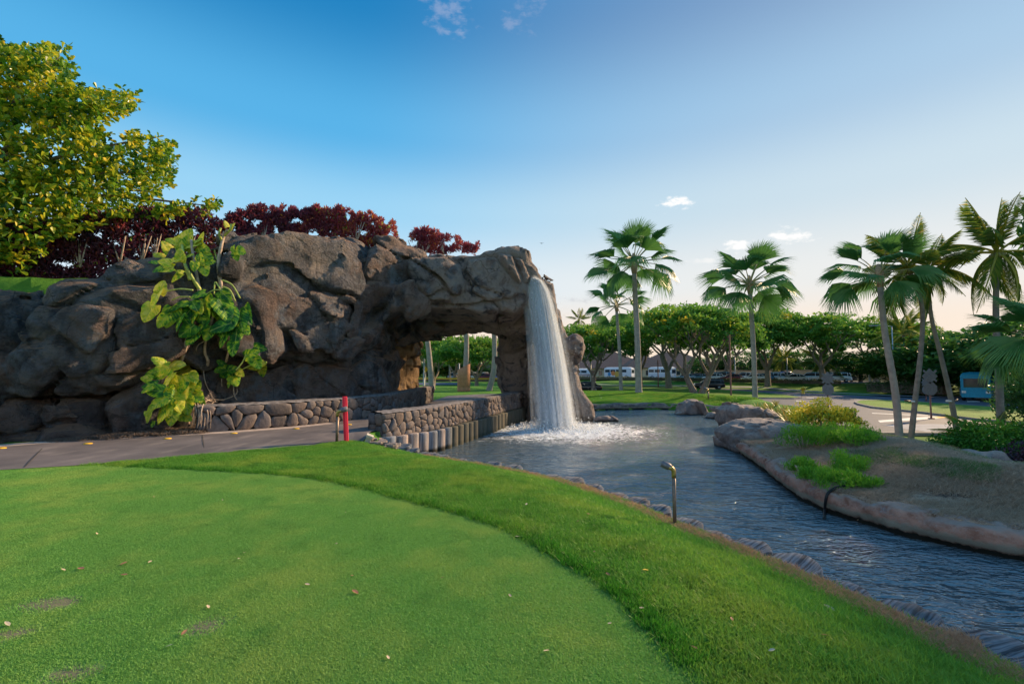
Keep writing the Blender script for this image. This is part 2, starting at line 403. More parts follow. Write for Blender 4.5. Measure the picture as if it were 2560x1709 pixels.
def Hfun(x, y):
    x = np.atleast_1d(np.asarray(x, float)); y = np.atleast_1d(np.asarray(y, float))
    d = np.full(len(x), 50.0); near = (x > -40) & (x < 60) & (y > -30) & (y < 75)
    d[near] = sdf_poly(np.column_stack([x[near], y[near]]), POND)
    left = -1.05*smooth(52, 66, y) + .95*smooth(68, 88, y)*(1-smooth(-1, 7, x)) + .25*smooth(36, 50, y)*(1-smooth(50, 62, y))
    kx = np.where(y > 17, np.interp(x, [10.5, 15], [1, .35]), 1.); crest = np.interp(y, [5, 9, 14, 18, 24, 33, 40], [3.0, 2.8, 2.9, 3.2, 5, 9, 9])*kx; fall = crest+np.interp(y, [5, 18, 33], [5.5, 3.0, 7])*np.where(y > 17, kx, 1)
    cz = np.interp(y, [6, 9, 12, 16, 22, 33], [-.30, -.08, .0, -.15, -.35, -.02]); rim = np.interp(y, [6, 22, 33], [-.5, -.45, -.52])
    right = rim + (cz-rim)*smooth(.25, crest, d) + (LOW-cz)*smooth(crest, fall, d)
    # gentle lumps on the island
    mid = np.interp(y, [-4, 2.5, 7, 11, 15, 27.9, 28, 60], [7.5, 6, 4.5, 3.2, 2.6, 2.2, 2.0, 2.0])
    wr = smooth(-1.5, 1.5, x-mid); wr = np.where(y > 28, smooth(0.5, 5.0, x), wr)
    slope = -.28*(1-smooth(0, 1.5, d))*(1-smooth(12.9, 13.5, y))
    z = (left+slope)*(1-wr) + right*wr
    # raised bank behind the rock wall
    top = np.interp(x, [-14, -11, -9, -7], [4.45, 4.65, 4.95, 5.3])
    hill = smooth(0, 1.3, y-(yface(x)+2.2))*smooth(-7.6, -9.3, x-.0*y)*(1-smooth(27, 31, y))
    z = z + (top-z)*hill
    # beyond the far kerb the verge climbs a little
    a, b = FARL; e = (b-a)/np.linalg.norm(b-a); nrm = np.array((-e[1], e[0])); s = (np.column_stack([x, y])-a)@nrm
    z = z + .95*smooth(1.5, 10, s)*smooth(50, 62, y)
    z = np.where(d < -.03, -1.9, z)
    z = z + .015*np.sin(x*1.3)*np.cos(y*.9)*(d > 2)
    return z
def H1(x, y): return float(Hfun([x], [y])[0])

def offset_poly(poly, k):
    n = len(poly); out = []
    for i in range(n):
        a = Vector(poly[i-1]); b = Vector(poly[i]); c = Vector(poly[(i+1) % n])
        t = (c-a); t.normalize(); out.append((b.x - t.y*k, b.y + t.x*k))
    return out
# orientation
area = sum(POND[i-1][0]*POND[i][1]-POND[i][0]*POND[i-1][1] for i in range(len(POND)))
pond_d = dens([*POND, POND[0]], .3)[:-1]
inner = offset_poly(pond_d, (.06 if area > 0 else -.06))

# ------------------------------------------------------------------ materials of the setting
WORN = [(115, 1516, .17, .05), (165, 1508, .10, .03), (20, 1592, .12, .04), (516, 1578, .10, .06), (175, 1700, .12, .04), (395, 1552, .06, .02), (160, 1421, .06, .025), (268, 1434, .07, .025), (240, 1560, .07, .02)]
WORN = [(*G(a_, b_, 0).to_2d(), c_*2.2, d_*4.0) for a_, b_, c_, d_ in WORN]
def grass_mat(name, base, dark, dry=(.28, .23, .09), dryamt=.12, fine=60, bumpd=.03, worn=False):
    b = NB(name); n1 = b.noise(.55, 4, .6); n2 = b.noise(fine, 3, .7); n3 = b.noise(5, 4, .6); n4 = b.noise(.25, 2)
    c = b.mix(b.rng(n3, .3, .7), dark, base); c = b.mix(b.rng(n1, .35, .7), c, tuple(v*1.35 for v in base))
    c = b.mix(b.math('MULTIPLY', b.rng(n2, .4, .75), .45), c, dark)
    c = b.mix(b.math('MULTIPLY', b.rng(b.noise(1.7, 6, .7), .62, .78), dryamt*3), c, dry)
    c = b.mix(b.math('MULTIPLY', b.rng(n4, .4, .6), .3), c, (base[0]*1.6, base[1]*1.1, base[2]))
    if worn:
        for (x_, y_, rx_, ry_) in WORN:
            m_ = b.mapping(b.pos, (1/rx_, 1/ry_, 0), (0, 0, 0), (-x_/rx_, -y_/ry_, 0)); v_ = b.N.new('ShaderNodeVectorMath'); v_.operation = 'LENGTH'; b.L.new(m_, v_.inputs[0])
            k_ = b.rng(b.math('ADD', v_.outputs['Value'], b.math('MULTIPLY', b.noise(22, 3, .7), 1.2)), 1.55, .9); c = b.mix(k_, c, (.17, .17, .10))
    nr = b.bump(n2, .6, bumpd); nr = b.bump(n3, .25, .08, nr)
    return b.done(b.principled(c, .85, nr, .15))
GREEN_A, GREEN_B = (.085, .235, .045), (.045, .15, .028)
M_rough = grass_mat('rough_grass', (.085, .26, .028), (.035, .125, .012), dryamt=.05)
M_green = grass_mat('putting_grass', (.20, .38, .10), (.14, .29, .07), dryamt=.07, fine=110, bumpd=.012, worn=True)
def ground_mat():
    b = NB('ground'); p = b.sep()
    base = (.095, .235, .032); dark = (.05, .15, .018)
    n3 = b.noise(4, 4, .6); n1 = b.noise(.4, 4, .6)
    g = b.mix(b.rng(n3, .3, .7), dark, base); g = b.mix(b.rng(n1, .4, .7), g, (.13, .29, .035))
    # dry soil on the island to the right of the channel
    soil = b.mix(b.rng(b.noise(7, 6, .7), .35, .65), (.20, .115, .075), (.46, .32, .23))
    soil = b.mix(b.rng(b.noise(30, 4, .7), .5, .7), soil, (.58, .46, .35))
    soil = b.mix(b.rng(b.noise(1.6, 4, .6), .55, .68), soil, (.07, .05, .045))
    isl = b.attr('soil'); isl = b.rng(b.math('ADD', isl, b.math('MULTIPLY', b.math('SUBTRACT', b.noise(2.2, 5, .6), .5), .9)), .4, .6)
    c = b.mix(isl, g, soil)
    bed = b.rng(p['Z'], -1.6, -1.2); c = b.mix(bed, (.03, .03, .022), c)
    nr = b.bump(b.noise(40, 4, .7), .7, .03); nr = b.bump(b.noise(6, 4, .6), .5, .09, nr)
    return b.done(b.principled(c, .9, nr, .12))
M_ground = ground_mat()

# ------------------------------------------------------------------ ground
gp = np.concatenate([gridpts(-22, 24, -5, 38, .38), gridpts(-160, 160, -40, 190, 4.5), gridpts(8, 17, 5, 20, .3, .3)])
far = np.array([(r*math.cos(t), r*math.sin(t)) for r in (260, 420, 800, 1600) for t in np.linspace(0, 2*math.pi, 40)[:-1]])
box = [(-4000, -4000), (4000, -4000), (4000, 4000), (-4000, 4000)]
dd = np.full(len(gp), 9.); nn = (gp[:, 0] > -25) & (gp[:, 0] < 30) & (gp[:, 1] < 40); dd[nn] = np.abs(sdf_poly(gp[nn], POND)); gp = gp[dd > .12]
allp = np.concatenate([gp, far])
me = cdt_patch(box, np.concatenate([allp, np.array(pond_d), np.array(inner)]), Hfun, 0, name='ground', extra_edges=[pond_d+[pond_d[0]], inner+[inner[0]]])
co = np.empty(len(me.vertices)*3, np.float32); me.vertices.foreach_get('co', co); co = co.reshape(-1, 3)
# where bare soil lies: the island right of the channel
near = (co[:, 0] > 3) & (co[:, 0] < 40) & (co[:, 1] > -3) & (co[:, 1] < 21)
ds = np.full(len(co), 50.); ds[near] = sdf_poly(co[near, :2], POND)
soilv = np.where(near, (1-smooth(4.2, 6.2, ds))*smooth(-2, 1, co[:, 0]-np.interp(co[:, 1], [0, 8, 15], [5, 4.5, 3.5])), 0)
a = me.attributes.new('soil', 'FLOAT', 'POINT'); a.data.foreach_set('value', soilv.astype(np.float32))
ground = link('ground', me, None, M_ground); ground['kind'] = 'structure'

# rough lawn sheet between green, path and bank (own material), and the putting green
edge_px = [(-60,1166),(200,1168),(350,1172),(500,1179),(640,1188),(750,1199),(860,1216),(960,1238),(1060,1266),(1170,1296),(1280,1340),(1350,1376),(1420,1415),(1500,1462),(1575,1524),(1640,1588),(1710,1665)]
GREEN = [G(x, y, 0).to_2d() for x, y in edge_px]
GREEN = [tuple(p) for p in catmull([(p.x, p.y) for p in GREEN], 5)]
e0 = Vector(GREEN[-1]); GREEN_POLY = [(-13.5, 8.9)]+[tuple(p) for p in GREEN] + [(e0.x+.12, e0.y-.5), (e0.x-.1, e0.y-1.6), (-1, -2.5), (-6, -3.5), (-12, -2.0), (-14.5, 3)]
pathL_px = [(-300, 1200), (0,1181),(200,1168),(400,1152),(600,1134),(760,1119),(838,1110),(905,1100)]
PL = [G(x, y, 0).to_2d() for x, y in pathL_px]
ROUGH_POLY = [(-24, 8.6)] + [tuple(p) for p in PL] + [tuple(G(960, 1114, -.08).to_2d()), tuple(G(1000, 1124, -.16).to_2d())] + [tuple(p) for p in BANK[2:]] + [(5.4, -6), (-24, -6)]
gg = gridpts(-24, 6, -6, 15, .3)
me = cdt_patch(ROUGH_POLY, gg, Hfun, .022, name='rough_lawn')
tag(link('rough_lawn', me, None, M_rough), kind='structure')
me = cdt_patch(GREEN_POLY, gg, Hfun, .030, name='putting_green')
tag(link('putting_green', me, None, M_green), kind='structure')

# ------------------------------------------------------------------ cart path
def path_mat():
    b = NB('path_concrete'); n = b.noise(.8, 5, .6); n2 = b.noise(30, 5, .7)
    c = b.mix(b.rng(n, .3, .7), (.10, .092, .098), (.17, .152, .155)); c = b.mix(b.math('MULTIPLY', b.rng(n2, .4, .7), .35), c, (.1, .09, .09))
    s = b.noise(3, 4, .6, b.mapping(b.pos, (1, .25, 1), (0, 0, -.75)))
    c = b.mix(b.math('MULTIPLY', b.rng(s, .5, .75), .35), c, (.36, .31, .28))
    return b.done(b.principled(c, .8, b.bump(n2, .3, .006), .25))
M_path = path_mat()
wallB = [Vector((-8.55, 13.3)), Vector((-7.9, 13.75)), Vector((-7.0, 14.75)), Vector((-6.1, 16.0)), Vector((-5.4, 17.3)), Vector((-4.95, 18.8)), Vector((-4.7, 21.5)), Vector((-4.62, 25)), Vector((-4.6, 28.3))]
FA = [(-30, 7.6), (-20, 9.9)] + [tuple(G(x, y, 0).to_2d()) for x, y in ((-60,1121),(0,1117),(120,1108),(260,1098),(400,1090))]
PATH = [tuple(p) for p in PL] + [(-3.95, 13.7), (-3.5, 15.2), (-2.6, 17.4), (-1.75, 20.2), (-.9, 23), (0, 26), (.4, 29.5), (1.6, 31), (1.6, 38), (-2.2, 37), (-4.5, 34)] + [tuple(p) for p in reversed([*wallB])] + list(reversed(FA))
me = cdt_patch(PATH, gridpts(-30, 3, 6, 40, .5), Hfun, .045, name='cart_path')
path = tag(link('cart_path', me, None, M_path), kind='structure')
# paler gutter slab strips along the foot of the wall, with score joints
def strip(a_line, b_line, z, name, mat, parent=None, kind='structure', n=None):
    V = []; F = []
    for i, (p, q) in enumerate(zip(a_line, b_line)):
        V += [(p[0], p[1], z if not callable(z) else z(p[0], p[1])), (q[0], q[1], z if not callable(z) else z(q[0], q[1]))]
        if i: F.append((2*i-2, 2*i, 2*i+1, 2*i-1))
    o = link(name, mesh_np(name, V, np.array(F)), parent, mat)
    if kind: o['kind'] = kind
    return o
M_gutter = simple('gutter_concrete', (.42, .35, .31), .85, .2, 0, .15, 6, .2)
fa = [Vector((p[0], p[1])) for p in FA] + [wallB[0], wallB[1], wallB[2], wallB[3]]
fa = [Vector(p) for p in dens([tuple(p) for p in fa], .5)]
def parallel(line, k):
    out = []
    for i, p in enumerate(line):
        a = line[max(i-1, 0)]; c = line[min(i+1, len(line)-1)]; t = (c-a).normalized(); out.append(Vector((p.x - t.y*k, p.y + t.x*k)))
    return out
gut = strip(parallel(fa, .06), parallel(fa, -.5), lambda x, y: H1(x, y)+.05, 'gutter_slab', M_gutter, path, None)
M_joint = simple('joint_dark', (.06, .055, .05), .9)
for (ax, ay, bx, by) in ((505,1088,512,1142), (120,1110,60,1175)):
    a = G(ax, ay, 0); b_ = G(bx, by, 0); d = (b_-a).normalized(); nrm = Vector((-d.y, d.x, 0))*.008
    o = link('control_joint', mesh_np('control_joint', [(a-nrm)+Vector((0, 0, .054)), (b_-nrm)+Vector((0, 0, .054)), (b_+nrm)+Vector((0, 0, .054)), (a+nrm)+Vector((0, 0, .054))], np.array([(0, 1, 2, 3)])), path, M_joint)

# ------------------------------------------------------------------ water
FALL = Vector((2.1, 22.3))   # foot of the waterfall
def water_mat():
    b = NB('pond_water'); p = b.pos
    def dist_to(x, y):
        n = b.N.new('ShaderNodeVectorMath'); n.operation = 'DISTANCE'; b.L.new(p, n.inputs[0]); n.inputs[1].default_value = (x, y, WATER); return n.outputs['Value']
    dF = dist_to(FALL.x+.1, FALL.y-.2)
    m1 = b.mapping(p, (1, 2.0, 1), (0, 0, .35)); m2 = b.mapping(p, (1.0, 2.1, 1), (0, 0, -.25))
    n1 = b.noise(1.1, 2, .5, m1, .6); n2 = b.noise(3.2, 2, .5, m2, .8); n3 = b.noise(9, 2, .5, m1, .4)
    h = b.math('ADD', b.math('MULTIPLY', n1, .9), b.math('ADD', b.math('MULTIPLY', n2, .6), b.math('MULTIPLY', n3, .2)))
    nr = b.bump(h, 1.0, .17)
    chop = b.noise(9, 5, .65, None, 1.5); near = b.rng(dF, .4, 8.5, 1, 0)
    nr = b.bump(b.math('MULTIPLY', chop, near), 1.0, .16, nr)
    foamn = b.noise(3.2, 8, .72, None, 1.8); foam2 = b.noise(12, 5, .7)
    fm = b.math('ADD', b.math('MULTIPLY', near, 1.02), b.math('MULTIPLY', b.math('SUBTRACT', foamn, .5), 2.2))
    fm = b.rng(fm, .58, .95); fm = b.math('MULTIPLY', fm, b.rng(foam2, .32, .55, .35, 1))
    fm = b.math('MAXIMUM', fm, b.math('MULTIPLY', b.rng(dF, .5, 1.9, 1, 0), .95))
    water = b.principled((.095, .135, .16), .085, nr, .5); b.m.node_tree.nodes[-1].inputs['IOR'].default_value = 2.0
    foam = b.principled((.78, .84, .9), .7, b.bump(foamn, .8, .06), .2)
    mx = b.N.new('ShaderNodeMixShader'); b.L.new(fm, mx.inputs[0]); b.L.new(water, mx.inputs[1]); b.L.new(foam, mx.inputs[2])
    return b.done(mx.outputs[0])
M_water = water_mat()
wp = offset_poly(pond_d, (-.25 if area > 0 else .25))
def wz(x, y):
    p = np.column_stack([x, y, np.zeros_like(x)]); n1 = perlin(p*np.array((.8, 1.6, 1))+.3); n2 = perlin(p*np.array((2.2, 4.4, 1))+5.1)
    dF = np.hypot(x-FALL.x, y-FALL.y); n3 = fbm(p*3.2, 3)
    return WATER + .012*n1 + .008*n2 + .085*n3*(1-smooth(.8, 5.5, dF)) + .05*(1-smooth(0, 1.3, dF))
me = cdt_patch(wp, np.concatenate([gridpts(-5, 14, -4, 34, .22), gridpts(-2, 6, 18.5, 26, .09)]), wz, 0, name='pond_water')
tag(link('pond_water', me, None, M_water), kind='structure')
# ------------------------------------------------------------------ rock
def rock_mat(ochre=False):
    b = NB('sunlit_ochre_rock' if ochre else 'lava_rock'); rv = b.objrand()
    n0 = b.noise(.45, 5, .6, None, .6); n1 = b.noise(1.6, 6, .65, None, .5); n2 = b.noise(7, 6, .7); n3 = b.noise(28, 6, .75)
    c = b.ramp(b.math('ADD', n1, b.math('MULTIPLY', b.math('SUBTRACT', n0, .5), .7)), [(.32, (.05, .052, .06)), (.43, (.13, .13, .148)), (.54, (.25, .245, .265)), (.66, (.40, .34, .31)), (.78, (.58, .48, .42))])
    rust = b.rng(b.math('ADD', b.noise(.7, 5, .6, b.mapping(b.pos, (1, 1, 1), (0, 0, 0), (9, 4, 2))), b.math('MULTIPLY', b.math('SUBTRACT', rv, .5), .18)), .46, .6)
    c = b.mix(b.math('MULTIPLY', rust, .65), c, b.mix(n2, (.19, .115, .095), (.42, .28, .22)))
    # blue grey lichen bloom
    li = b.rng(b.noise(1.1, 6, .7, b.mapping(b.pos, (1, 1, .8), (0, 0, 0), (3, 14, 7))), .52, .66)
    c = b.mix(b.math('MULTIPLY', li, .75), c, b.mix(n3, (.14, .18, .23), (.36, .42, .48)))
    # dark weather streaks running down
    st = b.rng(b.noise(1.3, 4, .6, b.mapping(b.pos, (1.2, 1.2, .22))), .5, .66)
    c = b.mix(b.math('MULTIPLY', st, .5), c, (.06, .06, .068))
    # brownish tops, warmed in colour as if struck by orange sun
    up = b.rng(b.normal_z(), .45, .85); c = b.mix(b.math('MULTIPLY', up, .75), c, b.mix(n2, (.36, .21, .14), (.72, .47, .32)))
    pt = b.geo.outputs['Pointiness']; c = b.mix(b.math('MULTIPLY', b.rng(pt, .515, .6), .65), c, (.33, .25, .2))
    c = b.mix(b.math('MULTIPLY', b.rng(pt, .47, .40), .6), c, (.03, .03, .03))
    # light spots
    sp = b.rng(n3, .6, .8); c = b.mix(b.math('MULTIPLY', sp, .35), c, (.3, .27, .26))
    # pinker and brighter to the right end of the lintel, its light painted in
    p = b.sep(); c = b.mix(b.math('MULTIPLY', b.rng(b.noise(2.6, 5, .7, b.mapping(b.pos, (1, 1, 2.4), (0, 0, 0), (5, 5, 5))), .56, .64), .55), c, (.045, .045, .05)); pk = b.math('MULTIPLY', b.rng(p['X'], -4.6, -2.6), b.rng(n1, .36, .52)); c = b.mix(b.math('MULTIPLY', pk, .85), c, b.mix(n2, (.32, .25, .225), (.66, .54, .47)))
    if ochre: c = b.mix(b.math('MULTIPLY', b.rng(n1, .3, .5), .75), c, b.mix(n2, (.40, .22, .08), (.68, .45, .20)))  # ochre tunnel rock, brightened in colour to suggest the low sun
    ed = b.vor(1.25, 'DISTANCE_TO_EDGE', b.noise_warp(.5)); c = b.mix(b.math('MULTIPLY', b.math('MULTIPLY', b.rng(ed, .02, .0), b.rng(n0, .5, .6)), .6), c, (.03, .03, .032))
    nr = b.bump(n3, .8, .06); nr = b.bump(n2, .8, .2, nr); nr = b.bump(b.rng(ed, 0, .05), .3, .04, nr)
    return b.done(b.principled(c, .82, nr, .3))
M_rock = rock_mat(); M_sunlit_ochre = rock_mat(True)

def make_rock(name, outline_px, depth=None, thick=3.0, rnd_k=.8, h=.085, amp=.3, freq=.55, seed=0, zcut=None, dshift=0., parent=None, crack=.22, xslope=0., bev=1.0, mat=None, flat_under=False, strata=0.0, outset=.05, smoothf=False):
    """a boulder from an outline seen across the site; extruded to real depth, rounded, cracked"""
    pts = []
    for px, py in outline_px:
        if depth is None:
            # iterate to find the face plane under this pixel column
            a = (px-1280)/FPX; Y = 18.
            for _ in range(30):
                Y = .5*Y + .5*(float(yface(a*Y))+dshift)
        else: Y = depth
        v = P(px, py, Y); pts.append((v.x, v.z))
    pts = np.array(pts); x0, z0 = pts.min(0)-.6; x1, z1 = pts.max(0)+.6
    if zcut is not None: z0 = max(z0, zcut-.3)
    xs = np.arange(x0, x1, h); zs = np.arange(z0, z1, h); ws = np.arange(-.9-amp, thick+.6, h)
    X, W, Z = np.meshgrid(xs, ws, zs, indexing='ij')
    d2 = sdf_poly(np.array([(x, z) for x in xs for z in zs]), pts).reshape(len(xs), len(zs))-outset
    # front centre line
    yf = (yface(xs)+dshift) if depth is None else np.full(len(xs), depth)
    d2 = d2[:, None, :]; dw = np.abs(W-thick/2)-thick/2
    k = rnd_k
    a = np.maximum(d2+k, 0); b_ = np.maximum(dw+k, 0)
    D = np.minimum(np.maximum(d2+k, dw+k), 0)+np.sqrt(a*a+b_*b_)-k
    pos = np.stack([X, W+yf[:, None, None], Z], -1).reshape(-1, 3); Df = D.reshape(-1)
    band = np.abs(Df) < amp*2.2+.3
    q = pos[band]; s = np.array((seed*7.3, seed*3.1, seed*5.7))
    wrp = np.stack([perlin(q*.5+s), perlin(q*.5+s+31), perlin(q*.5+s+57)], 1)*.7
    qq = q+wrp
    n = fbm(qq*freq*np.array((1, 1, 1.25))+s, 3, .5)*amp
    ang = .35+.55*math.sin(seed*2.1); ca, sa = math.cos(ang), math.sin(ang); qr = np.stack([(qq[:, 0]*ca-qq[:, 2]*sa)*.5, qq[:, 1]*.8, (qq[:, 0]*sa+qq[:, 2]*ca)*1.35], 1)   # bedding runs obliquely
    f1, f21, cid, off = worley(qr*freq*.72+s)
    n = n*.55 + (RS_cell[cid]-.5)*amp*.8*smooth(0, .16, f21) + np.clip((off*(RS_dir[cid])).sum(1), -.8, .8)*amp*1.5*smooth(0, .07, f21)   # tilted facets
    f1b, f21b, cidb, offb = worley(qr*freq*2.5+s*1.7)
    n = n + np.clip((offb*(RS_dir[cidb])).sum(1), -.7, .7)*min(.08, amp*.3)*smooth(0, .1, f21b)
    cr = (1-smooth(0, .06, f21))*crack + (1-smooth(0, .08, f21b))*min(.035, amp*.12)
    bil = np.abs(perlin(qq*1.05+s*1.3)); rid = (np.minimum(bil, .25)-.2)*min(.42, amp*1.4) + fbm(qq*2.3+s*2, 3, .55, True)*min(.035, amp*.15)
    fine = fbm(q*4.5+s, 3, .65)*.045 + fbm(q*2.7+s, 2, .5, True)*min(.03, amp*.12)
    if strata: n = n + np.sin((q[:, 2]+wrp[:, 0]*.5)*7)*strata
    Df = Df.copy(); Df[band] += -n + cr - rid - fine
    D = Df.reshape(X.shape)
    if zcut is not None: D = np.maximum(D, zcut-Z)
    # close the grid borders
    for ax in range(3):
        for e in (0, -1):
            sl = [slice(None)]*3; sl[ax] = e; D[tuple(sl)] = np.maximum(D[tuple(sl)], .01)
    V, F = surfnet(D, (x0, ws[0], z0), h)
    V[:, 1] += np.interp(V[:, 0], xs, yf)
    me = mesh_np(name, V, F, smoothf)
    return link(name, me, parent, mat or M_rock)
RS_cell = np.random.RandomState(11).rand(4096); RS_dir = np.random.RandomState(12).normal(size=(4096, 3))

arch = empty('rock_arch', (0, 18, 0), 0, 'long brown and grey lava rock wall ending in an arch over the cart path', 'rock formation')
ro = dict(parent=arch)
def mk(*a, **k):
    o = make_rock('boulder', *a, **k); o.location = -Vector(arch.location); return o
mk([(-420,1160),(-420,735),(-150,728),(0,722),(28,735),(42,800),(48,880),(60,960),(30,985),(-40,980),(-60,1000),(-60,1160)], seed=1, outset=.16, dshift=.25, thick=4, amp=.28, **ro)
mk([(30,840),(34,790),(60,745),(110,705),(150,690),(200,672),(240,655),(280,645),(330,648),(400,660),(455,690),(485,760),(495,830),(470,885),(400,908),(350,925),(300,942),(240,962),(190,968),(150,958),(110,972),(62,950),(38,900)], seed=2, outset=.06, dshift=.0, thick=5, amp=.3, rnd_k=1.0, **ro)
mk([(60,960),(110,966),(200,972),(250,985),(262,1030),(262,1104),(60,1125),(45,1120),(50,1000)], seed=3, outset=-.05, dshift=.45, thick=4, amp=.2, rnd_k=.5, **ro)
mk([(-420,1000),(40,990),(62,1010),(72,1100),(60,1130),(-420,1190)], seed=4, outset=-.05, dshift=.6, thick=4, amp=.2, rnd_k=.5, **ro)
mk([(262,1000),(300,972),(340,935),(400,922),(470,925),(505,950),(520,1000),(525,1078),(430,1092),(300,1100),(262,1092)], seed=5, outset=-.03, dshift=.3, thick=4, amp=.22, rnd_k=.55, **ro)
# big centre mass
mk([(395,670),(440,640),(500,655),(545,625),(560,604),(600,600),(660,592),(720,592),(800,600),(870,612),(908,640),(918,700),(905,760),(890,800),(905,830),(880,852),(850,862),(830,878),(770,885),(735,900),(690,888),(655,903),(610,896),(560,896),(520,880),(470,898),(430,880),(400,800)], seed=6, dshift=.1, outset=-.03, thick=6.3, amp=.32, rnd_k=.7, freq=.5, h=.075, crack=.16, **ro)
# slabs standing proud of it, with dark undercuts
mk([(556,640),(575,608),(640,598),(720,596),(800,604),(868,618),(900,650),(905,720),(878,738),(838,728),(800,712),(772,722),(735,694),(700,668),(655,662),(610,676),(565,690)], seed=41, outset=-.02, dshift=-.4, thick=2.6, amp=.2, rnd_k=.25, **ro)
mk([(565,700),(610,688),(650,680),(672,720),(668,800),(690,870),(655,893),(610,888),(575,886),(556,860),(552,780)], seed=42, outset=-.02, dshift=-.15, thick=2.4, amp=.18, rnd_k=.25, **ro)
mk([(676,690),(712,700),(760,740),(800,735),(850,752),(872,770),(850,800),(868,835),(838,872),(800,880),(760,868),(720,820),(690,760)], seed=43, outset=-.03, dshift=-.22, thick=2.4, amp=.2, rnd_k=.25, **ro)
mk([(872,745),(905,735),(915,760),(900,800),(895,835),(860,858),(846,830),(858,790)], seed=44, dshift=-.5, thick=2.0, amp=.12, rnd_k=.35, **ro)
mk([(120,800),(150,775),(210,765),(268,782),(286,840),(262,905),(215,938),(150,940),(118,900)], seed=45, dshift=-.28, thick=2.4, amp=.16, rnd_k=.3, **ro)
mk([(38,800),(70,762),(118,768),(125,812),(112,850),(60,858),(40,845)], seed=46, dshift=-.2, thick=2.2, amp=.14, rnd_k=.4, **ro)
mk([(290,790),(340,775),(400,790),(455,800),(465,850),(440,880),(390,895),(330,910),(290,930),(275,880)], seed=47, dshift=-.25, thick=2.4, amp=.16, rnd_k=.3, **ro)
mk([(1010,650),(1062,645),(1110,640),(1150,660),(1160,720),(1120,748),(1060,742),(1025,705)], seed=48, outset=-.05, dshift=-.55, thick=2.5, amp=.12, rnd_k=.25, **ro)
mk([(1165,640),(1250,632),(1310,634),(1335,690),(1318,738),(1270,752),(1215,758),(1175,735),(1160,690)], seed=49, outset=-.05, dshift=-.5, thick=2.5, amp=.11, rnd_k=.25, **ro)
# high crown of the centre mass, behind
mk([(560,620),(585,598),(640,586),(700,572),(740,566),(800,570),(860,578),(905,598),(925,640),(910,700),(640,700),(560,690)], seed=7, dshift=1.6, thick=2.6, amp=.14, rnd_k=.6, outset=-.18, **ro)
# left half of the lintel
mk([(893,700),(900,655),(916,612),(935,604),(965,610),(1000,624),(1040,640),(1062,690),(1066,745),(1045,772),(1015,784),(992,762),(958,752),(930,768),(905,785),(892,822),(860,850),(835,880),(800,850),(820,780),(870,740)], seed=8, dshift=-.5, thick=6.8, amp=.3, rnd_k=.8, freq=.6, **ro)
# right half of the lintel, the spout
mk([(1020,655),(1062,636),(1110,624),(1170,626),(1230,621),(1300,619),(1322,622),(1325,650),(1345,672),(1352,700),(1340,728),(1312,762),(1285,780),(1245,776),(1205,788),(1160,768),(1110,772),(1070,770),(1040,760),(1015,720)], seed=9, dshift=-.2, thick=6.3, amp=.14, rnd_k=.3, outset=0, freq=.55, **ro)
# hanging underside at the back of the tunnel
mk([(960,700),(1330,700),(1330,832),(1245,836),(1215,828),(1190,822),(1150,818),(1120,822),(1090,828),(1062,836),(1030,845),(985,850),(950,840)], depth=25.2, seed=10, thick=2.4, amp=.22, rnd_k=.5, **ro)
# pillar on the right of the path
mk([(1246,770),(1350,770),(1352,900),(1365,1060),(1240,1060),(1243,960),(1252,915),(1243,880),(1247,830)], depth=26.8, seed=11, thick=1.7, amp=.2, rnd_k=.5, zcut=-1.2, outset=.0, **ro)
# rock behind and beside the fall
mk([(1345,770),(1342,720),(1350,690),(1368,700),(1385,728),(1398,770),(1402,830),(1412,862),(1440,846),(1452,850),(1455,872),(1446,900),(1430,930),(1440,965),(1452,985),(1472,1010),(1478,1050),(1330,1050),(1335,900)], depth=25.5, seed=12, thick=3.0, amp=.18, rnd_k=.4, zcut=-1.4, outset=0, **ro)
mk([(1330,690),(1352,690),(1376,705),(1392,740),(1402,790),(1398,830),(1370,840),(1340,800)], depth=22.6, seed=13, thick=4.5, amp=.16, rnd_k=.4, **ro)
# lower row behind the stone kerb wall
mk([(500,935),(545,915),(600,918),(650,925),(700,912),(712,940),(716,1030),(500,1060)], seed=14, dshift=1.0, thick=4, amp=.2, rnd_k=.5, **ro)
mk([(706,930),(745,916),(800,914),(850,922),(872,950),(880,1030),(706,1030)], seed=15, dshift=1.1, thick=4, amp=.16, rnd_k=.45, **ro)
mk([(862,950),(880,920),(905,905),(935,920),(950,960),(955,1020),(862,1030)], seed=16, dshift=1.5, thick=3, amp=.15, rnd_k=.4, **ro)
# brown shelf layer recessed under the overhang
mk([(470,900),(600,893),(700,893),(820,888),(920,870),(950,900),(940,930),(850,930),(700,925),(540,925),(470,960)], seed=17, dshift=1.75, thick=4, amp=.16, rnd_k=.35, strata=.03, **ro)
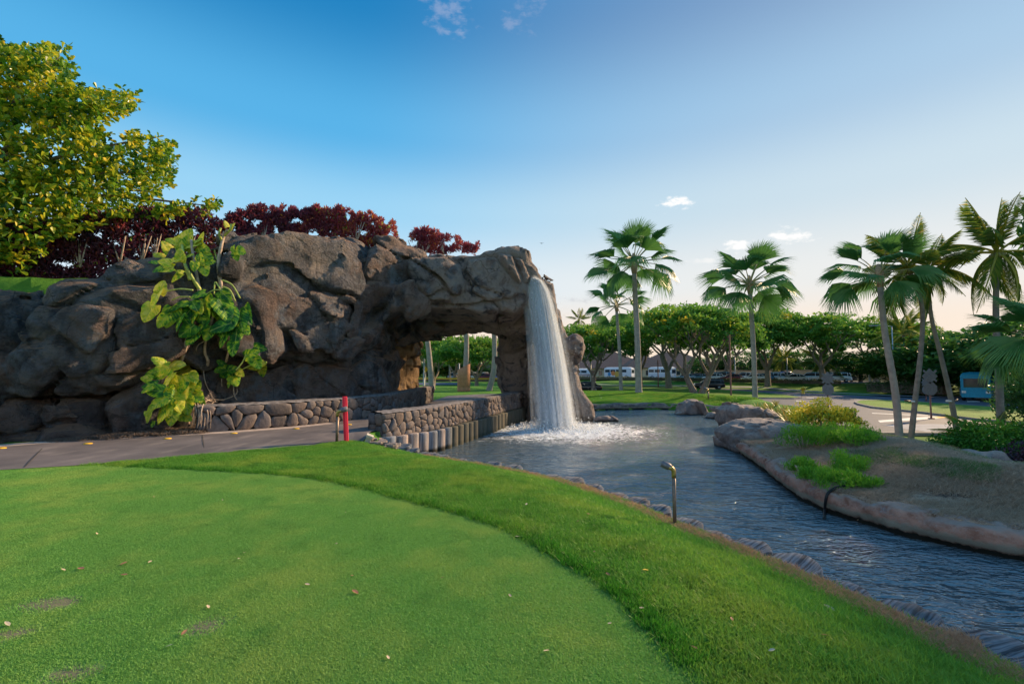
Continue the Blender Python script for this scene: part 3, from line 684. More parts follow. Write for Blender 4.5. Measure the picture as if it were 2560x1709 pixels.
# inner side of the tunnel and far jamb, where the low sun strikes
def slant_rock(seed, a, b_, z0, z1, thick, h=.075, amp=.16):
    """wall of rock running from a to b (plan), face on the path side"""
    a = Vector(a); b_ = Vector(b_); L_ = (b_-a).length; t = (b_-a)/L_; nrm = Vector((t.y, -t.x))
    us = np.arange(-.6, L_+.6, h); ws = np.arange(-.6, thick+.5, h); zs = np.arange(z0-.2, z1+.6, h)
    U, W, Z = np.meshgrid(us, ws, zs, indexing='ij')
    X = a.x+t.x*U-nrm.x*W; Y = a.y+t.y*U-nrm.y*W
    k = .45; d1 = np.maximum(np.abs(U-L_/2)-L_/2, np.abs(Z-(z0+z1)/2)-(z1-z0)/2)+k; d2 = np.abs(W-thick/2)-thick/2+k
    D = np.minimum(np.maximum(d1, d2), 0)+np.sqrt(np.maximum(d1, 0)**2+np.maximum(d2, 0)**2)-k
    q = np.stack([X, Y, Z], -1).reshape(-1, 3); s_ = seed*3.3; n = fbm(q*.8+s_, 3)*amp*1.4; f1, f21, cid, off = worley(q*np.array((.85, .85, .7))+s_)
    n += np.clip((off*RS_dir[cid]).sum(1), -.7, .7)*.2-(1-smooth(0, .1, f21))*.14+fbm(q*2.6+s_, 3, .55, True)*.07+fbm(q*6, 3)*.03
    D = D-n.reshape(D.shape)
    for ax in range(3):
        for e in (0, -1):
            sl = [slice(None)]*3; sl[ax] = e; D[tuple(sl)] = np.maximum(D[tuple(sl)], .01)
    V, F = surfnet(D, (us[0], ws[0], zs[0]), h)
    P3 = np.stack([a.x+t.x*V[:, 0]-nrm.x*V[:, 1], a.y+t.y*V[:, 0]-nrm.y*V[:, 1], V[:, 2]], 1)
    o = link('boulder', mesh_np('boulder', P3, F[:, ::-1]), arch, M_sunlit_ochre); o['label'] = 'ochre rock of the tunnel wall, coloured to look lit by the low sun'; o.location = -Vector(arch.location); return o
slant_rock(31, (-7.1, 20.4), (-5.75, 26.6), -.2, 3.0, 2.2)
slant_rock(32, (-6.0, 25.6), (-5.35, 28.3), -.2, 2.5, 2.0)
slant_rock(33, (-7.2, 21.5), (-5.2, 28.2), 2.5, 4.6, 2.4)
# core behind everything
mk([(-420,760),(150,740),(300,690),(560,660),(900,660),(930,800),(930,980),(500,1040),(262,1060),(-420,1160)], seed=21, dshift=3.0, thick=4.5, amp=.2, rnd_k=.6, h=.2, **ro)

# ------------------------------------------------------------------ dry stone walls: every stone a piece
def stone_mat():
    b = NB('wall_stone'); rv = b.objrand(); n = b.noise(9, 5, .65); n3 = b.noise(45, 5, .7)
    c = b.ramp(rv, [(0, (.08, .07, .07)), (.3, (.12, .10, .10)), (.5, (.18, .135, .115)), (.7, (.12, .12, .14)), (1, (.24, .19, .165))])
    c = b.mix(b.rng(n, .3, .7), b.mix(.5, c, (.03, .03, .033)), c); c = b.mix(b.math('MULTIPLY', b.rng(n3, .55, .75), .5), c, (.34, .3, .28))
    c = b.mix(b.math('MULTIPLY', b.rng(b.geo.outputs['Pointiness'], .52, .62), .4), c, (.38, .32, .29))
    nr = b.bump(n3, .6, .012); nr = b.bump(n, .6, .04, nr)
    return b.done(b.principled(c, .85, nr, .25))
M_stone = stone_mat(); M_mortar = simple('mortar', (.055, .05, .048), .95, .1, 0, .3, 12, .5)
M_cap = simple('wall_cap', (.20, .185, .185), .9, .15, 0, .35, 7, .6)
def wall_curve(pts, n=None):
    c = catmull([Vector((p.x, p.y, 0)) for p in pts], 8); s = [0]
    for a, b_ in zip(c[:-1], c[1:]): s.append(s[-1]+(b_-a).length)
    return c, np.array(s)
def along(c, s, t):
    x = np.interp(t, s, [p.x for p in c]); y = np.interp(t, s, [p.y for p in c])
    x2 = np.interp(min(t+.05, s[-1]), s, [p.x for p in c]); y2 = np.interp(min(t+.05, s[-1]), s, [p.y for p in c]); x1 = np.interp(max(t-.05, 0), s, [p.x for p in c]); y1 = np.interp(max(t-.05, 0), s, [p.y for p in c])
    d = Vector((x2-x1, y2-y1, 0)).normalized(); return Vector((x, y, 0)), d
def stone_wall(name, pts, zb, zt, side, thick, label, seedn, smin=.2, smax=.42):
    """side=+1: the dressed face is to the right of travel"""
    c, s = wall_curve(pts); Ltot = s[-1]; root = empty(name, c[0], 0, label, 'stone wall'); base = Vector(c[0])
    r = random.Random(seedn)
    def frame(t):
        p, d = along(c, s, t); nrm = Vector((d.y, -d.x, 0))*side; return p, d, nrm
    # core
    V = []; F = []; N_ = int(Ltot/.2)+2
    for i in range(N_):
        t = Ltot*i/(N_-1); p, d, nrm = frame(t); b0, t0 = zb(t), zt(t)-.06
        for q in (p-nrm*.05+Vector((0, 0, b0)), p-nrm*.05+Vector((0, 0, t0)), p-nrm*thick+Vector((0, 0, t0)), p-nrm*thick+Vector((0, 0, b0))): V.append(tuple(q-base))
        if i:
            for k in range(4): F.append((4*(i-1)+k, 4*(i-1)+(k+1) % 4, 4*i+(k+1) % 4, 4*i+k))
    F += [(0, 3, 2, 1), (4*N_-4, 4*N_-3, 4*N_-2, 4*N_-1)]
    link('core', mesh_np('core', V, np.array(F), False), root, M_mortar)
    # rough cap sheet
    V = []; F = []; K = 6; N_ = int(Ltot/.12)+2
    for i in range(N_):
        t = -.04+(Ltot+.08)*i/(N_-1); p, d, nrm = frame(min(max(t, 0), Ltot)); p = p+d*(t-min(max(t, 0), Ltot))
        for k in range(K+1):
            u = k/K; off = .07-u*(thick+.09); zz = zt(t)+r.uniform(-.014, .014)-(.045 if k in (0, K) else 0)
            q = p+nrm*(off+r.uniform(-.012, .012))+Vector((0, 0, zz)); V.append(tuple(q-base))
        if i:
            for k in range(K): F.append(((i-1)*(K+1)+k, (i-1)*(K+1)+k+1, i*(K+1)+k+1, i*(K+1)+k))
    link('cap', mesh_np('cap', V, np.array(F), True), root, M_cap)
    # stones: relaxed random cells in the (t, z) sheet, polygons by clipping
    def stones_on(T0, T1, Z0, Z1, place, n_guess):
        pts2 = []; tries = 0
        while len(pts2) < n_guess and tries < 6000:
            tries += 1; t = r.uniform(T0, T1); u = r.random(); z = u
            hgt = Z1(t)-Z0(t); q = (t, Z0(t)+u*hgt)
            md = r.uniform(smin, smax)*.78
            if all((q[0]-o[0])**2+((q[1]-o[1])*1.2)**2 > md*md for o in pts2): pts2.append(q)
        for i, q in enumerate(pts2):
            poly = [(T0, Z0(T0)), (T1, Z0(T1)), (T1, Z1(T1)), (T0, Z1(T0))]
            poly = [(q[0]-.6, Z0(q[0])), (q[0]+.6, Z0(q[0])), (q[0]+.6, Z1(q[0])), (q[0]-.6, Z1(q[0]))]
            poly = [(min(max(a, T0), T1), b_) for a, b_ in poly]
            for j, o in enumerate(pts2):
                if j == i or abs(o[0]-q[0]) > 1.1: continue
                mx, mz = (q[0]+o[0])/2, (q[1]+o[1])/2; nx, nz = o[0]-q[0], o[1]-q[1]; out = []
                for a in range(len(poly)):
                    A = poly[a]; B = poly[(a+1) % len(poly)]; da = (A[0]-mx)*nx+(A[1]-mz)*nz; db = (B[0]-mx)*nx+(B[1]-mz)*nz
                    if da <= 0: out.append(A)
                    if da*db < 0: tt = da/(da-db); out.append((A[0]+(B[0]-A[0])*tt, A[1]+(B[1]-A[1])*tt))
                poly = out
                if len(poly) < 3: break
            if len(poly) < 3: continue
            cx = sum(p[0] for p in poly)/len(poly); cz = sum(p[1] for p in poly)/len(poly)
            # rounded outline
            ring = []; m = len(poly)
            for a in range(m):
                A = Vector(poly[a]); B = Vector(poly[(a+1) % m]); ring += [A.lerp(B, .22), A.lerp(B, .5), A.lerp(B, .78)]
            dep = r.uniform(.05, .11); V = []; F = []; n = len(ring)
            for (k, dz) in ((.97, -.05), (.985, .02), (.90, dep*.7), (.60, dep)):
                for p in ring:
                    jt = r.uniform(-.008, .008)
                    V.append(place(cx+(p.x-cx)*k+jt, cz+(p.y-cz)*k+jt, dz+r.uniform(-.006, .006)))
            V.append(place(cx, cz, dep*1.05))
            for L_ in range(3):
                for a in range(n): F.append((L_*n+a, L_*n+(a+1) % n, (L_+1)*n+(a+1) % n, (L_+1)*n+a))
            F3 = [(3*n+a, 3*n+(a+1) % n, 4*n) for a in range(n)]
            link('stone', mesh_np('stone', [tuple(v-base) for v in V], [np.array(F), np.array(F3)], True), root, M_stone)
    def pl(t, z, dz):
        p, d, nrm = frame(min(max(t, 0), Ltot)); return p+nrm*dz+Vector((0, 0, z))
    hh = zt(0)-zb(0)
    stones_on(0, Ltot, zb, lambda t: zt(t)-.03, pl, int(Ltot*hh/((smin+smax)/2)**2*1.15))
    # end face at the near end
    p0, d0, n0 = frame(0)
    stones_on(0, thick, lambda t: zb(0), lambda t: zt(0)-.04, lambda t, z, dz: p0-n0*t-d0*dz+Vector((0, 0, z)), int(thick*hh/((smin+smax)/2)**2*1.3))
    return root, frame, Ltot
def lerpf(a, b_, L): return lambda t: a+(b_-a)*min(max(t/L, 0), 1)
stone_wall('stone_wall', wallB, lambda t: .03, lerpf(.80, .92, 17), 1, .5, 'low brown stone wall following the far side of the cart path into the arch', 5, .26, .5)
PW = [p.copy() for p in PILE]; PW[0] = Vector((-3.72, 14.0))
stone_wall('stone_wall', PW, lambda t: -.2, lerpf(.56, .66, 14), 1, .55, 'low rounded stone wall standing on concrete piles above the pond', 9, .2, .38)

# ------------------------------------------------------------------ concrete piles under it
def pile_mat():
    b = NB('stained_concrete'); rv = b.objrand(); n = b.noise(2.2, 5, .6, b.mapping(b.pos, (1, 1, .3))); n2 = b.noise(28, 5, .7)
    c = b.mix(b.rng(n, .35, .65), (.2, .2, .23), (.52, .39, .31)); c = b.mix(b.rng(b.math('ADD', n, b.math('MULTIPLY', rv, .3)), .6, .8), c, (.2, .23, .28))
    st = b.noise(14, 3, .6, b.mapping(b.pos, (1, 1, .08))); c = b.mix(b.math('MULTIPLY', b.rng(st, .45, .62), .6), c, (.05, .05, .055))
    z = b.sep()['Z']; c = b.mix(b.rng(b.math('ADD', z, b.math('MULTIPLY', n, .16)), -.62, -.74), c, (.012, .013, .008))
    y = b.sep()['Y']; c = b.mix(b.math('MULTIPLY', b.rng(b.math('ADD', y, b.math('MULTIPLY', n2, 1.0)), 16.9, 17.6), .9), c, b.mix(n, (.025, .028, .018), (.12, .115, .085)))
    return b.done(b.principled(c, .8, b.bump(n2, .5, .02), .3))
M_pile = pile_mat()
c, s = wall_curve(PILE)
piles = empty('retaining_piles', (c[0].x, c[0].y, WATER), 0, 'row of stained round concrete piles holding up the stone wall at the pond', 'pile wall')
base = Vector(piles.location); t = .0; i = 0
def pile_mesh(r_, h_, seed):
    r = random.Random(seed); V = []; F = []; n = 18; prof = [(0, 1.02), (.35, 1.0), (h_-.05, 1.0), (h_-.01, .97), (h_, .88)]
    for z, k in prof:
        for a in range(n):
            th = 2*math.pi*a/n; rr = r_*k*(1+r.uniform(-.012, .012)); V.append((rr*math.cos(th), rr*math.sin(th), z))
    for L_ in range(len(prof)-1):
        for a in range(n): F.append((L_*n+a, L_*n+(a+1) % n, (L_+1)*n+(a+1) % n, (L_+1)*n+a))
    b0 = (len(prof)-1)*n; V.append((0, 0, h_+.004)); F3 = [(b0+a, b0+(a+1) % n, len(V)-1) for a in range(n)]
    return mesh_np('pile', V, [np.array(F), np.array(F3)])
PM = [pile_mesh(.27, 1.9, k) for k in range(4)]
while t < s[-1]:
    p, d = along(c, s, t); nrm = Vector((d.y, -d.x, 0))
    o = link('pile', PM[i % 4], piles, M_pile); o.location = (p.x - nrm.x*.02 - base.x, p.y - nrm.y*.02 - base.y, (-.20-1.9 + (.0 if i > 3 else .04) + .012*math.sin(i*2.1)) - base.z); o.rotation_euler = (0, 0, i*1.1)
    t += .50; i += 1

# ------------------------------------------------------------------ scalloped log posts along the lawn bank
def log_mat():
    b = NB('grey_log_top'); rv = b.objrand(); g = b.noise(26, 3, .6, b.mapping(b.tc.outputs['Object'], (1, .03, .1))); n2 = b.noise(40, 4, .7)
    c = b.mix(b.rng(g, .36, .62), (.03, .036, .046), (.2, .22, .25)); c = b.mix(b.math('MULTIPLY', b.rng(b.noise(3, 4, .6), .5, .65), .5), c, (.10, .08, .07))
    z = b.sep()['Z']; c = b.mix(b.rng(z, -.62, -.8), c, (.02, .02, .016))
    return b.done(b.principled(c, .85, b.bump(g, .8, .03), .25))
M_log = log_mat()
def log_mesh(seed, r_):
    r = random.Random(seed); V = []; F = []; n = 26; h_ = 1.25
    wob = [1+r.uniform(-.05, .05) for _ in range(n)]; tilt = r.uniform(.02, .05)
    rings = [(-h_, 1.0), (-.35, 1.0), (-.06, 1.0), (-.015, .985), (0, .93), (-.012, .6), (-.03, .3)]
    for z, k in rings:
        for a in range(n):
            th = 2*math.pi*a/n; rr = r_*k*wob[a]; y = rr*math.sin(th); V.append((rr*math.cos(th), y, z + (tilt*y/r_ if z > -.3 else 0)+(r.uniform(-.012, .008) if z > -.1 else 0)))
    for L_ in range(len(rings)-1):
        for a in range(n): F.append((L_*n+a, L_*n+(a+1) % n, (L_+1)*n+(a+1) % n, (L_+1)*n+a))
    V.append((0, 0, -.035)); F3 = [(len(rings)*n-n+a, len(rings)*n-n+(a+1) % n, len(V)-1) for a in range(n)]
    return mesh_np('post', V, [np.array(F), np.array(F3)])
LM = [log_mesh(k, .25) for k in range(7)]
edging = empty('log_edging', (BANK[1].x, BANK[1].y, -.3), 0, 'line of weathered grey log posts shoring the lawn bank along the pond', 'edging')
base = Vector(edging.location)
c, s = wall_curve([Vector((p.x, p.y)) for p in BANK]); t = .35; i = 0
while t < s[-1]-.2:
    p, d = along(c, s, t); nrm = Vector((-d.y, d.x, 0)); q = p+nrm*(.22)
    o = link('post', LM[(i*3) % 7], edging, M_log); o.location = (q.x-base.x, q.y-base.y, -.285+.04*math.sin(i*1.7)-base.z - (.0)); o.rotation_euler = (0, 0, math.atan2(d.y, d.x)+rnd.uniform(-.15, .15))
    k = 1+.13*math.sin(i*2.3); o.scale = (k, k*.92, 1)
    t += .52; i += 1
# ------------------------------------------------------------------ foliage tools
def leafmat(name, stops, trans=.35, rough=.45, spec=.3, veins=False, noise_scale=None):
    b = NB(name); t = b.attr('tint'); 
    c = b.ramp(t, stops)
    if noise_scale:
        n = b.noise(noise_scale, 3, .6); c = b.mix(b.math('MULTIPLY', b.rng(n, .4, .62), .5), c, b.mix(.5, c, (0, 0, 0)))
    return b.done(b.leafshader(c, trans, rough, spec))
def leaf_cloud(pts, size, aspect=.45, up=.3, dirs=None, spread=1.0, rs=RS, fold=.12, shape='diamond', sizevar=.3):
    """folded leaves; returns V, F3, per-leaf count"""
    pts = np.asarray(pts, float); n = len(pts)
    d = rs.normal(size=(n, 3))*spread
    if dirs is not None: d = d*.6+dirs*1.2
    d[:, 2] += up*0
    d /= np.linalg.norm(d, axis=1)[:, None]+1e-9
    nn = rs.normal(size=(n, 3)); nn[:, 2] = np.abs(nn[:, 2])+up*2.5
    nn -= (nn*d).sum(1)[:, None]*d; nn /= np.linalg.norm(nn, axis=1)[:, None]+1e-9
    sd_ = np.cross(d, nn); s = size*(1+rs.uniform(-sizevar, sizevar, n)); s = s[:, None] if np.ndim(s) == 1 else s
    if shape == 'diamond':
        b0 = pts; tip = pts+d*s; m = pts+d*s*.5
        l = m+sd_*s*aspect*.5+nn*s*fold; r_ = m-sd_*s*aspect*.5+nn*s*fold
        V = np.stack([b0, l, tip, r_], 1).reshape(-1, 3); i = np.arange(n)*4
        F = np.concatenate([np.stack([i, i+2, i+1], 1), np.stack([i, i+3, i+2], 1)]); k = 4
    else:  # obovate, 6 verts
        b0 = pts; m1 = pts+d*s*.35; m2 = pts+d*s*.78; tip = pts+d*s-nn*s*.05
        V = np.stack([b0, m1+sd_*s*aspect*.32+nn*s*fold, m2+sd_*s*aspect*.5+nn*s*fold, tip, m2-sd_*s*aspect*.5+nn*s*fold, m1-sd_*s*aspect*.32+nn*s*fold], 1).reshape(-1, 3); i = np.arange(n)*6
        F = np.concatenate([np.stack([i, i+3, i+2, i+1], 1), np.stack([i, i+5, i+4, i+3], 1)]); k = 6
        return V, F, k
    return V, F, k
def leaf_obj(name, pts, size, mat, tint, parent=None, **kw):
    V, F, k = leaf_cloud(pts, size, **kw)
    return link(name, mesh_np(name, V, F, False, np.repeat(np.broadcast_to(tint, (len(pts),)), k)), parent, mat)
def ball(n, r, c, rs=RS, shell=.5):
    d = rs.normal(size=(n, 3)); d /= np.linalg.norm(d, axis=1)[:, None]; return np.asarray(c)+d*np.asarray(r)*(shell+(1-shell)*rs.rand(n, 1)**.5)
def bark_mat(name, a, b_, scale=6, ring=False, ringscale=22):
    b = NB(name); n = b.noise(scale, 5, .65); c = b.mix(b.rng(n, .35, .65), a, b_)
    nr = b.bump(b.noise(scale*5, 4), .5, .02)
    if ring:
        o = b.tc.outputs['Object']; wv = b.N.new('ShaderNodeTexWave'); wv.bands_direction = 'Z'; b.L.new(o, wv.inputs[0]); wv.inputs['Scale'].default_value = ringscale; wv.inputs['Distortion'].default_value = 2; wv.inputs['Detail'].default_value = 2
        c = b.mix(b.math('MULTIPLY', b.rng(wv.outputs[1], .55, .9), .45), c, tuple(x*.45 for x in a)); nr = b.bump(wv.outputs[1], .35, .03, nr)
    return b.done(b.principled(c, .85, nr, .2))
M_bark = bark_mat('grey_bark', (.20, .17, .15), (.34, .28, .24)); M_bark_dark = bark_mat('dark_bark', (.10, .08, .07), (.19, .15, .12))
M_palmtrunk = bark_mat('palm_trunk', (.34, .31, .29), (.47, .42, .38), 4, True); M_palmtrunk2 = bark_mat('coconut_trunk', (.22, .2, .185), (.34, .3, .27), 4, True)
M_pod = leafmat('rain_tree_leaf', [(0, (.03, .10, .022)), (.35, (.08, .23, .035)), (.7, (.16, .36, .05)), (.92, (.32, .44, .05)), (1, (.6, .46, .04))], .4)
M_dense = leafmat('dense_tree_leaf', [(0, (.02, .06, .018)), (.5, (.055, .16, .03)), (.85, (.11, .25, .04)), (1, (.36, .32, .05))], .35)

# ------------------------------------------------------------------ umbrella shaped rain trees
def branch_tree(M, p, d, L, r, depth, rs, ends, spread=.55, up=.25, flat=None):
    pts = [p]; q = Vector(p); dd = Vector(d)
    k = 4
    for i in range(k):
        dd = (dd+Vector((rs.uniform(-.18, .18), rs.uniform(-.18, .18), rs.uniform(-.05, .12)+up*.15))).normalized(); q = q+dd*(L/k); pts.append(q.copy())
    M.tube(pts, [r*(1-.3*i/k) for i in range(k+1)], 7 if depth > 1 else 5, cap=False)
    if depth == 0: ends.append(q); return
    n = 3 if rs.rand() < .6 else 2; a0 = rs.uniform(0, 6.28)
    for i in range(n):
        a = a0+i*6.28/n+rs.uniform(-.4, .4); h = Vector((math.cos(a), math.sin(a), 0)); nd = (dd*(1-spread*.6)+h*spread+Vector((0, 0, up*.3))).normalized()
        branch_tree(M, q, nd, L*rs.uniform(.68, .85), r*.62, depth-1, rs, ends, spread, up)
def rain_tree_meshes(seed, R=7, Ht=10, fork=2.2, stems=1, ncl=270, per=52, leaf=.42, sparse=False):
    rs = np.random.RandomState(seed); M = Mesh(); ends = []
    for k in range(stems):
        a = k*3.1+rs.uniform(-.4, .4); lean = .45 if stems > 1 else .08
        d = Vector((math.cos(a)*lean, math.sin(a)*lean, 1)).normalized(); p0 = Vector((math.cos(a)*.25*(stems > 1), math.sin(a)*.25*(stems > 1), -.3))
        tr = .34*R/7; M.tube([p0, p0+d*fork*.5, p0+d*fork], [tr*1.25, tr, tr*.85], 9, cap=False)
        q = p0+d*fork
        for j in range(3):
            aa = a+j*2.1+rs.uniform(-.3, .3); nd = (d+Vector((math.cos(aa), math.sin(aa), .2))*.75).normalized()
            branch_tree(M, q, nd, R*.36, tr*.6, 3, rs, ends, .6, .5)
    me_t = mesh_np('trunk', np.concatenate(M.V), ([np.concatenate(M.F3)] if M.F3 else [])+[np.concatenate(M.F4)], True, np.concatenate(M.T)); me_t.materials.append(M_bark)
    # crown: flattened dome of pads
    pts = []; tint = []
    for c in range(ncl):
        u = rs.rand()**.42; a = rs.uniform(0, 6.28); rr = R*u*(1+.12*math.sin(3*a+seed)+.07*math.sin(7*a))
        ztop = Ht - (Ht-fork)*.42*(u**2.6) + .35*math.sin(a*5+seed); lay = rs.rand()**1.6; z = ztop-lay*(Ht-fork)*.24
        cr = rs.uniform(.55, 1.15)*R/7; n = per
        q = ball(n, (cr, cr, cr*.34), (rr*math.cos(a), rr*math.sin(a), z), rs, .3); pts.append(q)
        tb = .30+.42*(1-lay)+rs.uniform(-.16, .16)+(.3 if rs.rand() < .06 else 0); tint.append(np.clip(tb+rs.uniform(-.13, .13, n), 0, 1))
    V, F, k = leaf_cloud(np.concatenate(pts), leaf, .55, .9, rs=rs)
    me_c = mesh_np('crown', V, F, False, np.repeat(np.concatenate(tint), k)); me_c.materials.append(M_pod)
    return me_t, me_c
RT = [rain_tree_meshes(1, 7, 10, 2.6, 2), rain_tree_meshes(2, 7, 9.5, 2.6, 1, 250), rain_tree_meshes(3, 7, 10.5, 2.6, 1, 260), rain_tree_meshes(4, 7, 9.5, 2.4, 1, 220)]
def rain_tree(v, px, Y, R, top_py, label, rz=0, group='umbrella shaped trees beyond the road'):
    z0 = H1(P(px, 930, Y).x, Y); x = P(px, 930, Y).x; htop = P(px, top_py, Y).z - z0
    o = empty('rain_tree', (x, Y, z0), rz, label, 'tree', group); mt, mc = RT[v]; base_h = [10, 9.5, 10.5, 9.5][v]+.3
    for nme, me in (('trunk', mt), ('crown', mc)): link(nme, me, o)
    o.scale = (R/7*1.12, R/7*1.12, htop/base_h); return o
rain_tree(0, 1745, 59, 7.0, 764, 'big forked rain tree with yellowing patches standing between the two tall fan palms', .3)
rain_tree(1, 1482, 66, 6.6, 812, 'rain tree on the verge right of the waterfall with a pale leaning trunk', 1.0)
rain_tree(2, 1672, 78, 9.0, 768, 'wide rain tree with a stout straight trunk behind the forked one', 2.0)
rain_tree(3, 1600, 92, 8.5, 790, 'rain tree filling the gap behind the tallest fan palm', 4.0)
rain_tree(3, 1918, 80, 8.2, 778, 'rain tree with bare spreading limbs right of the second fan palm', .6)
rain_tree(2, 2058, 76, 8.6, 786, 'broad dark limbed rain tree above the white parked cars', 3.3)
rain_tree(1, 2190, 92, 9.0, 805, 'rain tree behind the leaning pale palm trunk', 5.1)
rain_tree(0, 1800, 105, 9.5, 800, 'farthest rain tree above the tan wall', 2.2)
rain_tree(1, 1400, 88, 7.5, 822, 'rain tree peeping out behind the waterfall spray', 2.6)
rain_tree(3, 1082, 70, 5.8, 842, 'rain tree seen through the arch, left of the gap in the sky', .4, 'trees seen through the arch')
rain_tree(1, 1192, 62, 5.0, 842, 'rain tree seen through the arch, above the terracotta planter', 1.9, 'trees seen through the arch')
rain_tree(2, 1140, 98, 7.0, 858, 'far rain tree seen in the middle of the arch', 3.0, 'trees seen through the arch')

# ------------------------------------------------------------------ dense broadleaf trees and the wood beyond the wall
def dense_meshes(seed, R=4, Ht=7, ncl=110, per=50, leaf=.4, flat=.8):
    rs = np.random.RandomState(seed); M = Mesh()
    M.tube([(0, 0, -.4), (.1, 0, Ht*.3), (.2, .1, Ht*.62)], [.3, .24, .1], 8, cap=False)
    for j in range(4):
        a = j*1.6+rs.rand(); M.tube([(.1, 0, Ht*.28), (R*.3*math.cos(a), R*.3*math.sin(a), Ht*.5), (R*.6*math.cos(a), R*.6*math.sin(a), Ht*.66)], [.14, .1, .04], 6, cap=False)
    me_t = mesh_np('trunk', np.concatenate(M.V), [np.concatenate(M.F4)], True, np.concatenate(M.T)); me_t.materials.append(M_bark_dark)
    cs = ball(ncl, (R, R, Ht*.42), (0, 0, Ht*.56), rs, .45); pts = []; tint = []
    for c in cs:
        n = per; s = rs.uniform(.5, 1.0); pts.append(ball(n, (s, s, s*.6), c, rs, .3)); tb = .25+.5*(c[2]/Ht)*rs.uniform(.5, 1.2); tint.append(np.clip(tb+rs.uniform(-.15, .15, n), 0, 1))
    V, F, k = leaf_cloud(np.concatenate(pts), leaf, .55, .7, rs=rs); me_c = mesh_np('crown', V, F, False, np.repeat(np.concatenate(tint), k)); me_c.materials.append(M_dense); return me_t, me_c
DT = [dense_meshes(11), dense_meshes(12, 4, 7, 100, 46), dense_meshes(13, 4, 7, 90, 50, .45)]
def dense_tree(v, px, Y, R, top_py, label, rz=0, group='dense evergreen trees along the wall'):
    x = P(px, 930, Y).x; z0 = H1(x, Y); h = P(px, top_py, Y).z-z0
    o = empty('evergreen_tree', (x, Y, z0), rz, label, 'tree', group)
    for nme, me in zip(('trunk', 'crown'), DT[v]): link(nme, me, o)
    o.scale = (R/4, R/4, h/7.0*1.02); return o
DG = [(3154, 20, 5.2, 66, 'added unseen tall evergreen tree outside the right edge, blocking sun glints on the channel'), (2910, 26, 5.0, 265, 'added unseen broad evergreen tree outside the right edge, blocking sun glints'), (3420, 17, 5.0, 40, 'added unseen evergreen tree behind the two glint blockers at the right edge'), (2285, 66, 6.5, 860, 'evergreen tree behind the two curving coconut trunks'), (2350, 60, 6.5, 842, 'dark evergreen tree over the end of the tan wall'), (2420, 56, 7.0, 828, 'tall dark evergreen tree behind the blue bus'),  # first three trees are added out of view to keep sun glints off the channel
      (2500, 50, 7.0, 812, 'dark evergreen tree behind the right coconut trunk'), (2590, 46, 7.5, 800, 'dark evergreen tree cut by the right edge'), (2690, 42, 7, 780, 'evergreen tree beyond the right edge'),
      (2150, 88, 5.0, 880, 'bushy evergreen tree left of the tall pale lamp post'), (2090, 112, 5.5, 885, 'rounded evergreen tree behind the white car roofs'), (2010, 122, 6.5, 878, 'low evergreen tree between two rain trees'),
      (1940, 124, 6, 872, 'evergreen tree above the tan wall with pale new leaves'), (1850, 128, 6.5, 880, 'evergreen tree seen under the big rain tree limbs'), (1780, 132, 6, 885, 'evergreen tree left of the second fan palm'),
      (1120, 120, 9, 895, 'dark evergreen tree behind the cars in the arch'), (1215, 118, 9, 897, 'dark evergreen tree at the right side of the arch view'), (1040, 122, 9, 890, 'dark evergreen tree at the left side of the arch view'),
      (2235, 74, 4.5, 885, 'small evergreen tree in front of the tan wall')]
for i, (px, Y, R, tp, lb) in enumerate(DG): dense_tree(i % 3, px, Y, R, tp, lb, i*1.3)
# far-off wood behind everything
def wood():
    rs = np.random.RandomState(5); pts = []; tint = []
    for i in range(460):
        px = rs.uniform(820, 2900); Y = rs.uniform(180, 215); x = (px-1280)/FPX*Y; top = rs.uniform(888, 906) if px > 1300 else rs.uniform(884, 900); zt = P(px, top, Y).z
        r_ = rs.uniform(3.5, 6); z = rs.uniform(0, 1)*(zt-1.5); n = 60
        pts.append(ball(n, (r_, r_, 1.6), (x, Y, z), rs, .3)); tint.append(np.clip(.35+.3*z/max(zt, 1)+rs.uniform(-.2, .2, n), 0, 1))
    o = leaf_obj('wood', np.concatenate(pts), 1.0, M_dense, np.concatenate(tint), None, aspect=.6, up=.6, rs=rs); o['kind'] = 'stuff'; o['label'] = 'dark green far-off wood along the horizon'
wood()

